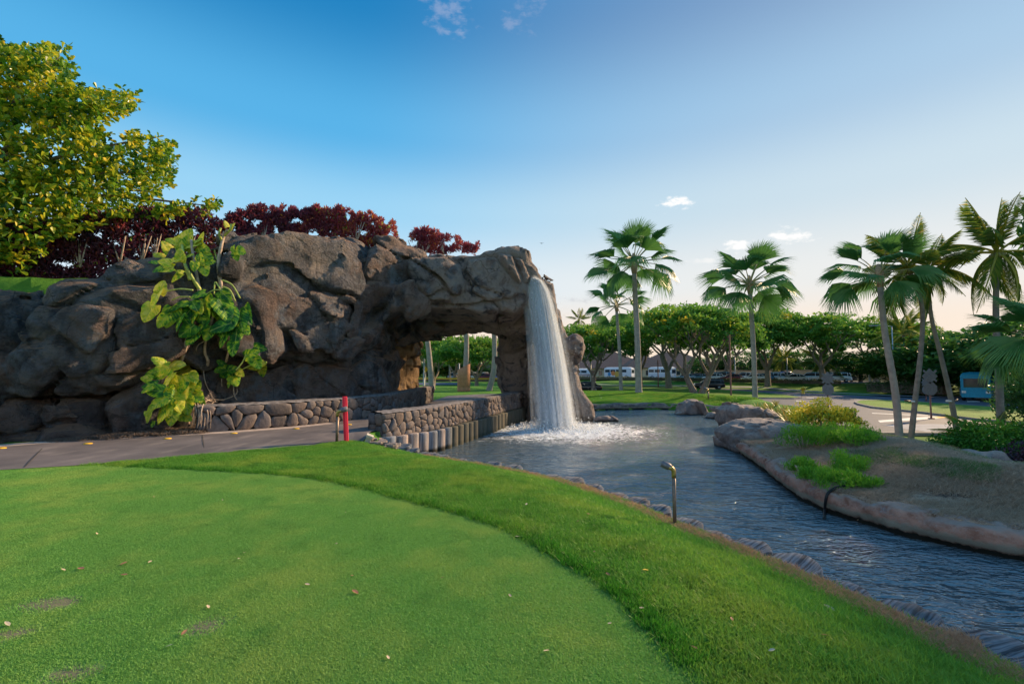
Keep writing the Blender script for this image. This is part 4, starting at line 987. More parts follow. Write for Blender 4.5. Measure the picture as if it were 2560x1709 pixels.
# ------------------------------------------------------------------ palms
M_fan = leafmat('fan_palm_blade', [(0, (.04, .13, .045)), (.5, (.095, .26, .07)), (.8, (.19, .34, .07)), (1, (.45, .38, .14))], .35, .4, .4)
M_coco = leafmat('coconut_leaflet', [(0, (.07, .16, .04)), (.5, (.18, .29, .05)), (.8, (.40, .42, .07)), (1, (.68, .54, .12))], .5, .4, .4)
M_petiole = simple('petiole', (.30, .30, .14), .6); M_fibre = simple('palm_fibre', (.36, .25, .16), .95, .1, 0, .3, 20, .5)
def fan_mesh(seed, R=1.0, n=34, droop=.25):
    """pleated fan blade, root at origin, pointing +X"""
    rs = np.random.RandomState(seed); M = Mesh(); span = math.radians(118)
    for i in range(n):
        a0 = -span/2+span*i/n; a1 = -span/2+span*(i+1)/n; am = (a0+a1)/2; Ls = R*(.86+.14*math.cos(am*1.3))*rs.uniform(.93, 1.05)
        def pt(a, r, up=0): 
            cup = .16*abs(math.sin(a))*r*R; dr = -droop*(r**2.2)*R; return (r*R*math.cos(a), r*R*math.sin(a), cup+dr+up)
        split = .56+.12*rs.rand(); V = [pt(am, .0), pt(a0, .3), pt(a1, .3), pt(am, .3, .018*R), pt(a0, split), pt(a1, split), pt(am, split, .028*R)]
        jit = rs.uniform(-.03, .03); tipz = -droop*(1.0**2.2)*R-rs.uniform(.0, .18)*R
        V += [(Ls*.84*math.cos(am+jit*.5), Ls*.84*math.sin(am+jit*.5)+.011*R, -droop*.72*R), (Ls*.84*math.cos(am+jit*.5), Ls*.84*math.sin(am+jit*.5)-.011*R, -droop*.72*R), (Ls*math.cos(am+jit), Ls*math.sin(am+jit), tipz*.95)]
        F3 = [(0, 1, 3), (0, 3, 2), (4, 8, 6), (6, 8, 7), (6, 7, 5), (7, 8, 9)]; F4 = [(1, 4, 6, 3), (3, 6, 5, 2)]
        M.add(V, F3, F4, np.clip(.42+rs.uniform(-.12, .12)+np.array([.1, 0, 0, .05, 0, 0, .05, .08, .08, .35 if rs.rand() < .5 else .1]), 0, 1))
    me = mesh_np('blade', np.concatenate(M.V), [np.concatenate(M.F3), np.concatenate(M.F4)], False, np.concatenate(M.T)); me.materials.append(M_fan); return me
FANS = [fan_mesh(1, droop=.12), fan_mesh(2, droop=.3), fan_mesh(3, droop=.5), fan_mesh(4, droop=.2)]
def petiole_mesh(n=6, L=1.0, sag=.18):
    M = Mesh(); pts = [(L*t, 0, -sag*L*t*t) for t in np.linspace(0, 1, n)]; M.tube(pts, [.035*(1-.55*t) for t in np.linspace(0, 1, n)], 5, tint=.5)
    me = mesh_np('petiole', np.concatenate(M.V), [np.concatenate(M.F3), np.concatenate(M.F4)], True); me.materials.append(M_petiole); return me
PET = petiole_mesh()
def trunk_from(points, r0, r1, mat, parent, base, fibre=True, seed=0):
    c = catmull([Vector(p) for p in points], 14); n = len(c); rs = np.random.RandomState(seed); M = Mesh()
    rad = [(r0+(r1-r0)*(i/(n-1)))*(1+.28*math.exp(-i/(n*.04)))*(1+.035*(i % 2))*(1+rs.uniform(-.02, .02)) for i in range(n)]
    M.tube([p-base for p in c], rad, 14, tint=.5); o = M.build('trunk', mat, parent)
    if fibre:
        F = Mesh(); top = c[-1]-base; d = (c[-1]-c[-2]).normalized(); F.tube([top-d*r1*5, top-d*r1*2, top+d*r1*1.5, top+d*r1*5], [r1*1.0, r1*1.5, r1*1.7, r1*.5], 12); F.build('crownshaft', M_fibre, parent)
    return c[-1]
def orient(o, loc, d, roll=0, sc=1):
    d = Vector(d).normalized(); side = Vector((0, 0, 1)).cross(d)
    if side.length < .05: side = Vector((0, 1, 0))
    side.normalize(); up = d.cross(side); m = Matrix((d, side, up)).transposed()
    m = m @ Matrix.Rotation(roll, 3, 'X'); o.matrix_local = Matrix.Translation(loc) @ m.to_4x4() @ Matrix.Scale(sc, 4)
def fan_palm(pts_px, Y, r0, r1, Rc, pet, n, label, seed, group='fan palms round the pond', up=.95):
    """pts_px: trunk line from base to crown"""
    pts = [P(x, y, Y) for x, y in pts_px]; z0 = H1(pts[0].x, Y); pts[0].z = min(pts[0].z, z0)-.05
    base = Vector((pts[0].x, Y, z0)); root = empty('fan_palm', base, 0, label, 'palm tree', group)
    top = trunk_from(pts, r0, r1, M_palmtrunk, root, base, True, seed)-base; rs = np.random.RandomState(seed)
    for i in range(n):
        k = i/n; az = i*2.399+rs.uniform(-.25, .25); el = (1.42-1.85*k**.9)*up+rs.uniform(-.1, .1)
        d = Vector((math.cos(az)*math.cos(el), math.sin(az)*math.cos(el), math.sin(el)))
        L = pet*rs.uniform(.85, 1.1); fr = link('frond', PET, root); roll = rs.uniform(-.35, .35); orient(fr, top+Vector((0, 0, .0)), d, roll*.3, L)
        e = 1-.18*1; bl = link('blade', FANS[(i*7+seed) % 4 if k < .75 else 2], fr); bd = Vector((1, 0, -.35 if el < .4 else -.12))
        orient(bl, Vector((.98, 0, -.175)), bd, roll+rs.uniform(-.5, .5), Rc*rs.uniform(.85, 1.1)/L)
    return root
fan_palm([(1597,982),(1594,860),(1588,740),(1585,660)], 41, .27, .19, 2.35, 2.1, 23, 'tallest fan palm on the grass mound, with a thick pale trunk', 1)
fan_palm([(1553,985),(1549,880),(1543,800),(1541,765)], 55, .21, .15, 2.1, 2.1, 15, 'small fan palm just left of the tallest one', 2)
fan_palm([(1888,1008),(1884,880),(1878,780),(1874,712)], 42, .21, .17, 2.3, 2.1, 22, 'fan palm with a spotted trunk standing behind the boulders', 3)
fan_palm([(2250,1112),(2238,980),(2212,830),(2198,690)], 19.5, .14, .10, 1.25, 1.05, 18, 'leaning fan palm with a pale and rust stained trunk on the low lawn', 4)
fan_palm([(2660,1120),(2640,960),(2608,850)], 15, .17, .13, 1.25, .85, 20, 'low fan palm whose fronds reach in at the right edge', 6)
# through the arch
for (pts, Y, lb, sd_) in (([(1080,966),(1074,900),(1066,820),(1066,770)], 44, 'slim palm seen at the left of the arch opening', 7), ([(1150,978),(1163,930),(1166,850),(1160,770)], 43, 'leaning palm seen in the middle of the arch opening', 8), ([(1222,978),(1235,920),(1236,850),(1232,760)], 43, 'leaning palm at the right side of the arch opening', 9)):
    fan_palm(pts, Y, .26, .2, 1.5, .9, 12, lb, sd_, 'palms seen through the arch', .6)

def coco_mesh(seed, L=1.0, n=40, droop=.5):
    rs = np.random.RandomState(seed); M = Mesh(); K = 14
    def rp(t): return Vector((L*t*(1-.16*droop*t), 0, L*(.10*t-droop*t*t*.8)))
    M.tube([rp(t) for t in np.linspace(0, 1, K)], [.018*(1-.85*t)+.002 for t in np.linspace(0, 1, K)], 4, tint=.85)
    for i in range(n):
        t = .16+.83*i/n
        for sgn in (-1, 1):
            p = rp(t); dt = (rp(min(t+.02, 1))-rp(t)).normalized(); ll = L*.24*math.sin(math.pi*min(1, .18+t*.86))**.6*rs.uniform(.8, 1.1)
            d = (dt*.75+Vector((0, sgn, 0))*.75+Vector((0, 0, -.28-.3*rs.rand()))).normalized(); wdt = .0055*L
            mid = p+d*ll*.5; tip = p+d*ll+Vector((0, 0, -ll*(.22+.25*rs.rand()))); s = d.cross(Vector((0, 0, 1))).normalized()*wdt
            M.add([tuple(p), tuple(mid+s), tuple(tip), tuple(mid-s)], [(0, 1, 2), (0, 2, 3)], None, np.clip(.52+rs.uniform(-.25, .25)+(.3 if rs.rand() < .1 else 0), 0, 1))
    me = mesh_np('frond', np.concatenate(M.V), [np.concatenate(M.F3), np.concatenate(M.F4)], False, np.concatenate(M.T)); me.materials.append(M_coco); return me
COCO = [coco_mesh(1, droop=.15), coco_mesh(2, droop=.45), coco_mesh(3, droop=.8), coco_mesh(4, droop=1.1)]
M_nut = simple('coconut', (.20, .19, .06), .5)
def coco_palm(pts_px, Y, r0, r1, Lf, n, label, seed, group='coconut palms on the low lawn', wind=(0, 0, 0), emin=-.9, band=None):
    pts = [P(x, y, Y) for x, y in pts_px]; z0 = H1(pts[0].x, Y); pts[0].z = min(pts[0].z, z0)-.05
    base = Vector((pts[0].x, Y, z0)); root = empty('coconut_palm', base, 0, label, 'palm tree', group)
    top = trunk_from(pts, r0, r1, M_palmtrunk2, root, base, False, seed)-base; rs = np.random.RandomState(seed)
    for i in range(n):
        k = i/n; az = i*2.399+rs.uniform(-.3, .3); el = 1.35+(emin-1.35)*k+rs.uniform(-.1, .1)
        d = Vector((math.cos(az)*math.cos(el), math.sin(az)*math.cos(el), math.sin(el)))+Vector(wind)
        fr = link('frond', COCO[min(3, int(k*3.2+rs.rand()*1.2))], root); orient(fr, top, d, rs.uniform(-.6, .6), Lf*rs.uniform(.85, 1.1))
    if Y < 30:
        for j in range(6):
            M = Mesh(); bm = bmesh.new(); bmesh.ops.create_icosphere(bm, subdivisions=2, radius=.085); bm.transform(Matrix.Diagonal((1, 1, 1.25, 1)))
            o = link('coconut', from_bm('coconut', bm, True), root, M_nut); o.location = top+Vector((.16*math.cos(j*1.05), .16*math.sin(j*1.05), -.12))
    if band:
        q = P(band[0], band[1], Y)-base; B = Mesh(); B.tube([q-Vector((0, 0, .035)), q+Vector((0, 0, .035))], r0*.98, 14); B.build('strap', simple('strap', (.7, .7, .72), .5), root)
        F = Mesh(); F.tube([q+Vector((.1*band[2], -.05, 0)), q+Vector((.34*band[2], -.05, .04))], .035, 8); F.build('floodlight', simple('floodlight', (.12, .09, .07), .5), root)
    return root
coco_palm([(2275,1116),(2288,1000),(2302,880),(2306,780),(2290,708),(2268,672)], 19.8, .105, .06, 2.4, 15, 'coconut palm with an s-curved trunk just right of the pale leaning palm', 21, band=(2280, 1003, -1))
coco_palm([(2398,1110),(2378,1000),(2350,880),(2328,790),(2318,672)], 20.2, .105, .06, 2.2, 15, 'coconut palm leaning left with windblown fronds, in the middle of the right group', 22, wind=(.35, .2, 0), band=(2372, 1002, 1))
coco_palm([(2502,1075),(2498,960),(2490,800),(2492,632)], 18.5, .13, .08, 2.5, 17, 'straight coconut palm rising behind the big green shrub', 23)
coco_palm([(2262,960),(2262,880),(2258,835)], 62, .2, .14, 4.2, 16, 'small sunlit coconut palm far behind the curved trunks', 24, 'far palms')
coco_palm([(2340,960),(2338,900),(2330,862)], 70, .2, .14, 3.6, 14, 'small far coconut palm above the tan wall', 25, 'far palms')
coco_palm([(2055,960),(2052,935),(2052,905)], 88, .3, .2, 4.6, 16, 'dark stubby palm behind the parked cars', 26, 'far palms')
coco_palm([(1955,960),(1956,935),(1958,900)], 96, .3, .2, 4.0, 16, 'far palm with drooping fronds under the rain tree limbs', 27, 'far palms')
coco_palm([(1125,955),(1124,880),(1122,848)], 90, .2, .14, 2.6, 12, 'far palm head peeping over the trees in the arch', 28, 'far palms')
coco_palm([(1445,950),(1446,850),(1447,800)], 100, .2, .14, 3.0, 12, 'far palm behind the rain trees near the waterfall', 29, 'far palms')
# low feather palm beside the shrubs
def feather_palm(x, y, label):
    z0 = H1(x, y); root = empty('feather_palm', (x, y, z0), 0, label, 'palm'); rs = np.random.RandomState(4)
    for i in range(16):
        az = i*2.399; el = 1.25-.9*(i/16); o = link('frond', COCO[1 + (i % 2)], root); orient(o, Vector((.08*math.cos(az), .08*math.sin(az), .1)), (math.cos(az)*math.cos(el), math.sin(az)*math.cos(el), math.sin(el)), rs.uniform(-.5, .5), rs.uniform(1.2, 1.7))
feather_palm(P(2462, 930, 18.2).x, 18.2, 'low feather palm arching over the pavement edge')
# ------------------------------------------------------------------ surface lookup on what is built so far
bpy.context.view_layer.update()
_dg = bpy.context.evaluated_depsgraph_get()
def hit(px, py, back=0.0):
    o = Vector((0, 0, EYE)); d = ray(px, py).normalized(); r = SC.ray_cast(_dg, o, d)
    if not r[0]: return None
    return r[1]-d*back
def hit_rock(px, py, back=0.0, default=None):
    h = hit(px, py, back)
    if h is None or h.y > 24: 
        return P(px, py, default if default else 14)
    return h

# ------------------------------------------------------------------ waterfall
def waterfall():
    b = NB('falling_water'); t = b.attr('tint'); u = b.attr('u'); v = b.attr('v')
    n = b.noise(1.0, 3, .6, None)
    cmb = b.N.new('ShaderNodeCombineXYZ'); b.L.new(b.math('MULTIPLY', u, 60.0), cmb.inputs[0]); b.L.new(b.math('MULTIPLY', v, 8.0), cmb.inputs[1]); b.L.new(b.math('MULTIPLY', t, 9.0), cmb.inputs[2])
    s1 = b.noise(1.0, 4, .65, cmb.outputs[0])
    al = b.math('MULTIPLY', b.rng(s1, .30, .72), t)
    d = b.N.new('ShaderNodeBsdfDiffuse'); d.inputs[0].default_value = (.86, .93, 1, 1); tl = b.N.new('ShaderNodeBsdfTranslucent'); tl.inputs[0].default_value = (.86, .93, 1, 1)
    m0 = b.N.new('ShaderNodeMixShader'); m0.inputs[0].default_value = .5; b.L.new(d.outputs[0], m0.inputs[1]); b.L.new(tl.outputs[0], m0.inputs[2])
    tr = b.N.new('ShaderNodeBsdfTransparent'); mx = b.N.new('ShaderNodeMixShader'); b.L.new(al, mx.inputs[0]); b.L.new(tr.outputs[0], mx.inputs[1]); b.L.new(m0.outputs[0], mx.inputs[2])
    mat = b.done(mx.outputs[0])
    rs = np.random.RandomState(8); Vs = []; Fs = []; U = []; Vv = []; T = []; n0 = 0; K = 14
    for i in range(1500):
        core = rs.rand() < .72; q = rs.normal(0, .42) if core else rs.normal(-.02, .8); q = max(-1.4, min(1.75, q))
        # lip is a short line; feet spread out
        lx = .95+.40*np.clip(q, -1, 1)+rs.normal(0, .05); ly = 21.3+.5*rs.rand()+.25*abs(q); lz = 5.95-.15*max(0, q)-.95*max(0, -q)+rs.normal(0, .06)
        fx = FALL.x-.08+.80*q+rs.normal(0, .07); fy = FALL.y-.1+rs.normal(0, .35); 
        start = 0 if rs.rand() < .55 else rs.uniform(0, .6); end = 1 if rs.rand() < .6 else rs.uniform(start+.2, 1.0)
        w = rs.uniform(.010, .034)*(1.2 if core else .55); ts = np.linspace(start, min(1, end), K); H_ = lz-WATER
        x = lx+(fx-lx)*np.sqrt(ts)*.75+(fx-lx)*ts*.25; y = ly+(fy-ly)*np.sqrt(ts); z = lz-H_*ts
        wd = w*(.8+1.0*ts); a = rs.uniform(-.9, .9); dx, dy = math.cos(a), math.sin(a)
        V = np.stack([np.stack([x-dx*wd, y-dy*wd, z], 1), np.stack([x+dx*wd, y+dy*wd, z], 1)], 1).reshape(-1, 3)
        Vs.append(V); k = np.arange(K-1)*2; Fs.append(np.stack([k, k+1, k+3, k+2], 1)+n0); n0 += 2*K
        fade = np.minimum(1, np.minimum((ts-start)/.08+(.3 if start == 0 else 0), (end-ts)/.1+(.5 if end > .98 else 0))); al_ = (.52 if core else .30)*rs.uniform(.5, 1.1)*math.exp(-(q/1.25)**2)
        T.append(np.repeat(np.clip(fade*al_, 0, 1), 2)); U.append(np.tile([i*.37, i*.37+w*8], K)); Vv.append(np.repeat(ts*4, 2))
    # solid sheet strands at the heart
    for i in range(190):
        q = rs.normal(0, .38); lx = .95+.38*q; ly = 21.45+.2*rs.rand(); lz = 5.95-.15*max(0, q)-.95*max(0, -q); fx = FALL.x-.08+.74*q+rs.normal(0, .03); fy = FALL.y-.1+rs.normal(0, .2); ts = np.linspace(0, 1, K); H_ = lz-WATER
        x = lx+(fx-lx)*np.sqrt(ts)*.75+(fx-lx)*ts*.25; y = ly+(fy-ly)*np.sqrt(ts); z = lz-H_*ts; wd = .13*(.8+.7*ts); a = rs.uniform(-.3, .3); dx, dy = math.cos(a), math.sin(a)
        V = np.stack([np.stack([x-dx*wd, y-dy*wd, z], 1), np.stack([x+dx*wd, y+dy*wd, z], 1)], 1).reshape(-1, 3)
        Vs.append(V); k = np.arange(K-1)*2; Fs.append(np.stack([k, k+1, k+3, k+2], 1)+n0); n0 += 2*K
        T.append(np.full(2*K, .23)); U.append(np.tile([i*.61, i*.61+1.2], K)); Vv.append(np.repeat(ts*3, 2))
    me = mesh_np('waterfall', np.concatenate(Vs), np.concatenate(Fs), True, np.concatenate(T))
    for nme, arr in (('u', U), ('v', Vv)):
        at = me.attributes.new(nme, 'FLOAT', 'POINT'); at.data.foreach_set('value', np.concatenate(arr).astype(np.float32))
    wf = link('waterfall', me, None, mat); tag(wf, 'white waterfall dropping from the end of the rock arch into the pond', 'waterfall')
    # drops thrown up at the foot and flying off the sides
    pts = []; sz = []
    for i in range(5200):
        if rs.rand() < .75:
            a = rs.uniform(0, 6.28); r_ = abs(rs.normal(0, 1.0)); h = abs(rs.normal(0, .22))*max(.2, 1.3-r_*.5); pts.append((FALL.x+r_*math.cos(a)*1.1, FALL.y+r_*math.sin(a)*.8, WATER+.02+h)); sz.append(rs.uniform(.008, .03))
        else:
            t = rs.rand(); q = rs.normal(0, 1.1); pts.append((1.1+(FALL.x-.9)*t**.5+q*(.2+.8*t), 21.8+rs.normal(0, .5), 6.2-7*t)); sz.append(rs.uniform(.004, .013))
    pts = np.array(pts); sz = np.array(sz); o = np.array([(1, 0, 0), (-1, 0, 0), (0, 1, 0), (0, -1, 0), (0, 0, 1.6), (0, 0, -1.6)]); V = (pts[:, None]+o[None]*sz[:, None, None]).reshape(-1, 3)
    tri = np.array([(0, 2, 4), (2, 1, 4), (1, 3, 4), (3, 0, 4), (2, 0, 5), (1, 2, 5), (3, 1, 5), (0, 3, 5)]); F = (tri[None]+(np.arange(len(pts))*6)[:, None, None]).reshape(-1, 3)
    sp = link('water_spray', mesh_np('water_spray', V, F), None, simple('spray', (.9, .93, .95), .4)); sp['kind'] = 'stuff'; sp['label'] = 'white drops thrown up round the foot of the waterfall'
waterfall()

# ------------------------------------------------------------------ rocks round the pond
def pond_rock(outline, Y, thick, seed, label, tint=None, cat='boulder', zc=None, **kw):
    o = make_rock('boulder', outline, depth=Y, thick=thick, seed=seed, h=kw.pop('h', .05), amp=kw.pop('amp', .09), freq=kw.pop('freq', 1.1), rnd_k=kw.pop('rnd_k', .3), crack=.03, mat=tint or M_rock2, zcut=zc, **kw)
    co = [v.co.copy() for v in o.data.vertices]; c = sum(co, Vector())/len(co); c.z = min(v.z for v in co)
    for v in o.data.vertices: v.co -= c
    o.location = c; tag(o, label, cat); return o
def rock2():
    b = NB('pond_boulder'); n1 = b.noise(2, 6, .6); n2 = b.noise(20, 6, .72)
    c = b.ramp(n1, [(.3, (.10, .085, .085)), (.5, (.20, .16, .15)), (.7, (.33, .24, .2))]); c = b.mix(b.rng(n2, .45, .7), c, b.mix(.5, c, (.05, .045, .05)))
    z = b.sep()['Z']; c = b.mix(b.rng(b.math('ADD', z, b.math('MULTIPLY', n1, .12)), -.74, -.84), c, (.015, .016, .012))
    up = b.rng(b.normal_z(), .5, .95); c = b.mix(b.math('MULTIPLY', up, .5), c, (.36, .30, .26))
    return b.done(b.principled(c, .8, b.bump(n2, .6, .03, b.bump(n1, .4, .08)), .3))
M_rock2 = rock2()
pond_rock([(1700,1050),(1702,1032),(1718,1015),(1735,1004),(1760,1006),(1768,1022),(1775,1036),(1790,1050)], 29.6, 1.6, 31, 'dark pointed boulder at the far edge of the pond below the grass mound', h=.06)
pond_rock([(1835,1060),(1834,1030),(1850,1019),(1900,1022),(1935,1032),(1950,1038),(1948,1088),(1900,1088),(1850,1088)], 21.5, 2.0, 32, 'reddish undercut boulder with a dark hollow, below the spiky plants', h=.055)
pond_rock([(1852,1125),(1854,1098),(1872,1076),(1900,1062),(1945,1058),(2000,1058),(2040,1068),(2070,1080),(2060,1145),(1910,1145),(1856,1145)], 15.4, 2.4, 33, 'large smooth flat brown boulder where the channel leaves the pond', h=.055, amp=.05, rnd_k=.5, outset=-.02)
pond_rock([(1780,1046),(1790,1034),(1840,1034),(1850,1050)], 27.0, 1.2, 34, 'low flat rock ledge between the pointed boulder and the undercut one', h=.06, amp=.04)
pond_rock([(2500,1180),(2470,1160),(2440,1152),(2450,1142),(2490,1138),(2530,1146),(2560,1165),(2580,1190)], 11.6, .9, 35, 'grey mound of rock at the foot of the dark purple shrub', amp=.05)
pond_rock([(1490,1052),(1500,1046),(1530,1045),(1545,1052)], 25.5, .7, 36, 'small wet rock just breaking the pond surface right of the waterfall', amp=.05)
# ledge of artificial rock round the island and along the far shore
def ledge(line, zt, out_, name, label, mat, seed, zb=-1.3, h=.06, close=.7):
    out = -out_; line = [Vector((p[0], p[1])) for p in dens([tuple(p) for p in line], h)]
    rs = np.random.RandomState(seed); K = 18; V = []; n = len(line)
    par = parallel(line, 1.0)
    for i, p in enumerate(line):
        nr = (par[i]-p)*out; q3 = np.array([[p.x, p.y, 0]]); top = zt(p.x, p.y)+.06*float(perlin(q3*.9)[0])
        for k in range(K):
            t = k/(K-1)
            if t < .5: u = t/.5; z = zb+(top-.10-zb)*u; o = .10+.05*math.sin(u*3.1)     # face
            else: u = (t-.5)/.5; a = u*math.pi*.5; z = top-.10+.12*math.sin(min(1, u*1.8)*math.pi/2)-.18*max(0, u-.5)*2*.8; o = .10-close*u
            V.append((p.x+nr.x*o, p.y+nr.y*o, z, nr.x, nr.y, t))
    V = np.array(V); q = V[:, :3]; d = fbm(q*np.array((1.1, 1.1, 2.2)), 3, .5)*.11+fbm(q*4.5, 4, .6, True)*.05+fbm(q*12, 3)*.02
    f1, f21, cid, off = worley(q*np.array((1.3, 1.3, 2.4))); d = d-(1-smooth(0, .12, f21))*.05
    und = -.12*np.exp(-((V[:, 2]-WATER-.03)/.09)**2)        # wave-cut notch at the waterline
    V3 = q.copy(); V3[:, 0] += V[:, 3]*(d+und); V3[:, 1] += V[:, 4]*(d+und); V3[:, 2] += d*.7*(V[:, 5] > .45)
    i, k = np.meshgrid(np.arange(n-1), np.arange(K-1), indexing='ij'); i = i.ravel(); k = k.ravel(); F = np.stack([i*K+k, (i+1)*K+k, (i+1)*K+k+1, i*K+k+1], 1)
    if out < 0: F = F[:, ::-1]
    return tag(link(name, mesh_np(name, V3, F), None, mat), label, 'embankment')
def ledge_mat(name, a, b_, top):
    b = NB(name); n1 = b.noise(3.5, 6, .62); n2 = b.noise(26, 6, .72); c = b.mix(b.rng(n1, .35, .65), a, b_); c = b.mix(b.math('MULTIPLY', b.rng(n2, .5, .72), .6), c, (.42, .33, .29))
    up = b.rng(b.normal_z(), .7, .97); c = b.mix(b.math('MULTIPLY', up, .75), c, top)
    c = b.mix(b.math('MULTIPLY', b.rng(b.noise(5, 5, .7, b.mapping(b.pos, (1, 1, .5))), .55, .7), .6), c, (.32, .31, .32))
    z = b.sep()['Z']; zz = b.math('ADD', z, b.math('MULTIPLY', b.math('SUBTRACT', b.noise(6, 4, .6), .5), .14))
    band = b.math('MULTIPLY', b.rng(zz, -.84, -.78), b.rng(zz, -.66, -.73)); c = b.mix(b.math('MULTIPLY', band, .8), c, (.30, .30, .24))
    c = b.mix(b.rng(zz, -.78, -.84), c, (.012, .013, .01))
    return b.done(b.principled(c, .85, b.bump(n2, .7, .03, b.bump(n1, .5, .08)), .25))
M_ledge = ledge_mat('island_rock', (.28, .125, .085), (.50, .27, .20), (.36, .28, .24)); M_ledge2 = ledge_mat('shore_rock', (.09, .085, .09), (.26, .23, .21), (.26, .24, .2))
isl = [Vector(p) for p in SHORE[11:]]+[Vector((9.2, 6.0)), Vector((12.5, 5.2))]
isl = [Vector((p.x, p.y)) for p in catmull([Vector((p.x, p.y, 0)) for p in isl], 6)]
ledge(isl, lambda x, y: -.47, 1, 'rock_ledge', 'red brown rock ledge edging the dry island along the channel', M_ledge, 3)
sh = [Vector((2.4, 31.0))]+[Vector(p) for p in SHORE[:12]]; sh = [Vector((p.x, p.y)) for p in catmull([Vector((p.x, p.y, 0)) for p in sh], 6)]
ledge(sh, lambda x, y: -.47, 1, 'rock_ledge', 'dark rock ledge under the grass mound at the far side of the pond', M_ledge2, 4, h=.12, close=.4)

# ------------------------------------------------------------------ pothos vines with huge variegated leaves
def leaf_var_mat():
    b = NB('pothos_leaf'); rv = b.objrand(); o = b.tc.outputs['Object']; off = b.N.new('ShaderNodeCombineXYZ')
    for i in range(3): b.L.new(b.math('MULTIPLY', rv, 13.0+i*7), off.inputs[i])
    va = b.N.new('ShaderNodeVectorMath'); va.operation = 'ADD'; b.L.new(o, va.inputs[0]); b.L.new(off.outputs[0], va.inputs[1])
    s = b.sep(o); side = b.math('MULTIPLY', b.math('ABSOLUTE', s['Y']), 1.0)
    wv = b.N.new('ShaderNodeCombineXYZ'); b.L.new(b.math('SUBTRACT', s['X'], side), wv.inputs[0]); b.L.new(b.math('MULTIPLY', s['Y'], .25), wv.inputs[1]); b.L.new(b.math('MULTIPLY', rv, 20.0), wv.inputs[2])
    n = b.noise(9, 4, .65, wv.outputs[0]); n2 = b.noise(3.2, 3, .5, va.outputs[0])
    yl = b.attr('tint_obj'); 
    info = b.N.new('ShaderNodeObjectInfo'); sepc = b.N.new('ShaderNodeSeparateColor'); b.L.new(info.outputs['Color'], sepc.inputs[0])
    yel = sepc.outputs[0]
    v = b.math('ADD', b.math('ADD', b.math('MULTIPLY', n, .7), b.math('MULTIPLY', n2, .6)), b.math('MULTIPLY', yel, .36))
    c = b.ramp(v, [(.60, (.012, .085, .022)), (.72, (.045, .20, .025)), (.80, (.25, .46, .03)), (.92, (.62, .60, .04)), (1, (.75, .70, .12))])
    rib = b.rng(b.math('ABSOLUTE', s['Y']), .028, .01); c = b.mix(b.math('MULTIPLY', rib, .7), c, (.35, .45, .12))
    wv2 = b.N.new('ShaderNodeTexWave'); wv2.inputs['Scale'].default_value = 4.5; wv2.inputs['Distortion'].default_value = 1.0; b.L.new(wv.outputs[0], wv2.inputs[0])
    return b.done(b.leafshader(c, .16, .42, .22, b.bump(wv2.outputs[1], .4, .03)))
M_pothos = leaf_var_mat(); M_vine = simple('vine_stem', (.42, .33, .26), .85, .15, 0, .3, 12, .4); M_vineg = simple('vine_stalk_green', (.42, .48, .12), .5, .3, 0, .2, 10)
def pothos_leaf(seed):
    """heart shaped blade, unit length, stalk end at origin, pointing +X, notches in the margin"""
    rs = np.random.RandomState(seed); nu, nv = 14, 9; V = []
    bend = rs.uniform(.25, .6); fold = rs.uniform(.12, .4); notch = [rs.uniform(0, .10) if rs.rand() < .3 else 0 for _ in range(nu)]
    for i in range(nu):
        t = i/(nu-1); w_ = .41*max(0, math.sin(math.pi*(t*.90+.10)**.72))**.62 if t < 1 else 0.02
        for j in range(nv):
            s = (j/(nv-1))*2-1; ww = w_*(1-(notch[i] if abs(s) > .9 else 0))
            x = t-.10*abs(s)**1.5*(1-t)*1.2; y = ww*s; z = -bend*t*t*.55+fold*abs(y)-.12*abs(y)*abs(s)*2+.012*math.sin(t*22+abs(s)*5)
            V.append((x, y, z))
    i, j = np.meshgrid(np.arange(nu-1), np.arange(nv-1), indexing='ij'); i = i.ravel(); j = j.ravel(); F = np.stack([i*nv+j, (i+1)*nv+j, (i+1)*nv+j+1, i*nv+j+1], 1)
    me = mesh_np('leaf', V, F); me.materials.append(M_pothos); return me
PL_ = [pothos_leaf(k) for k in range(6)]
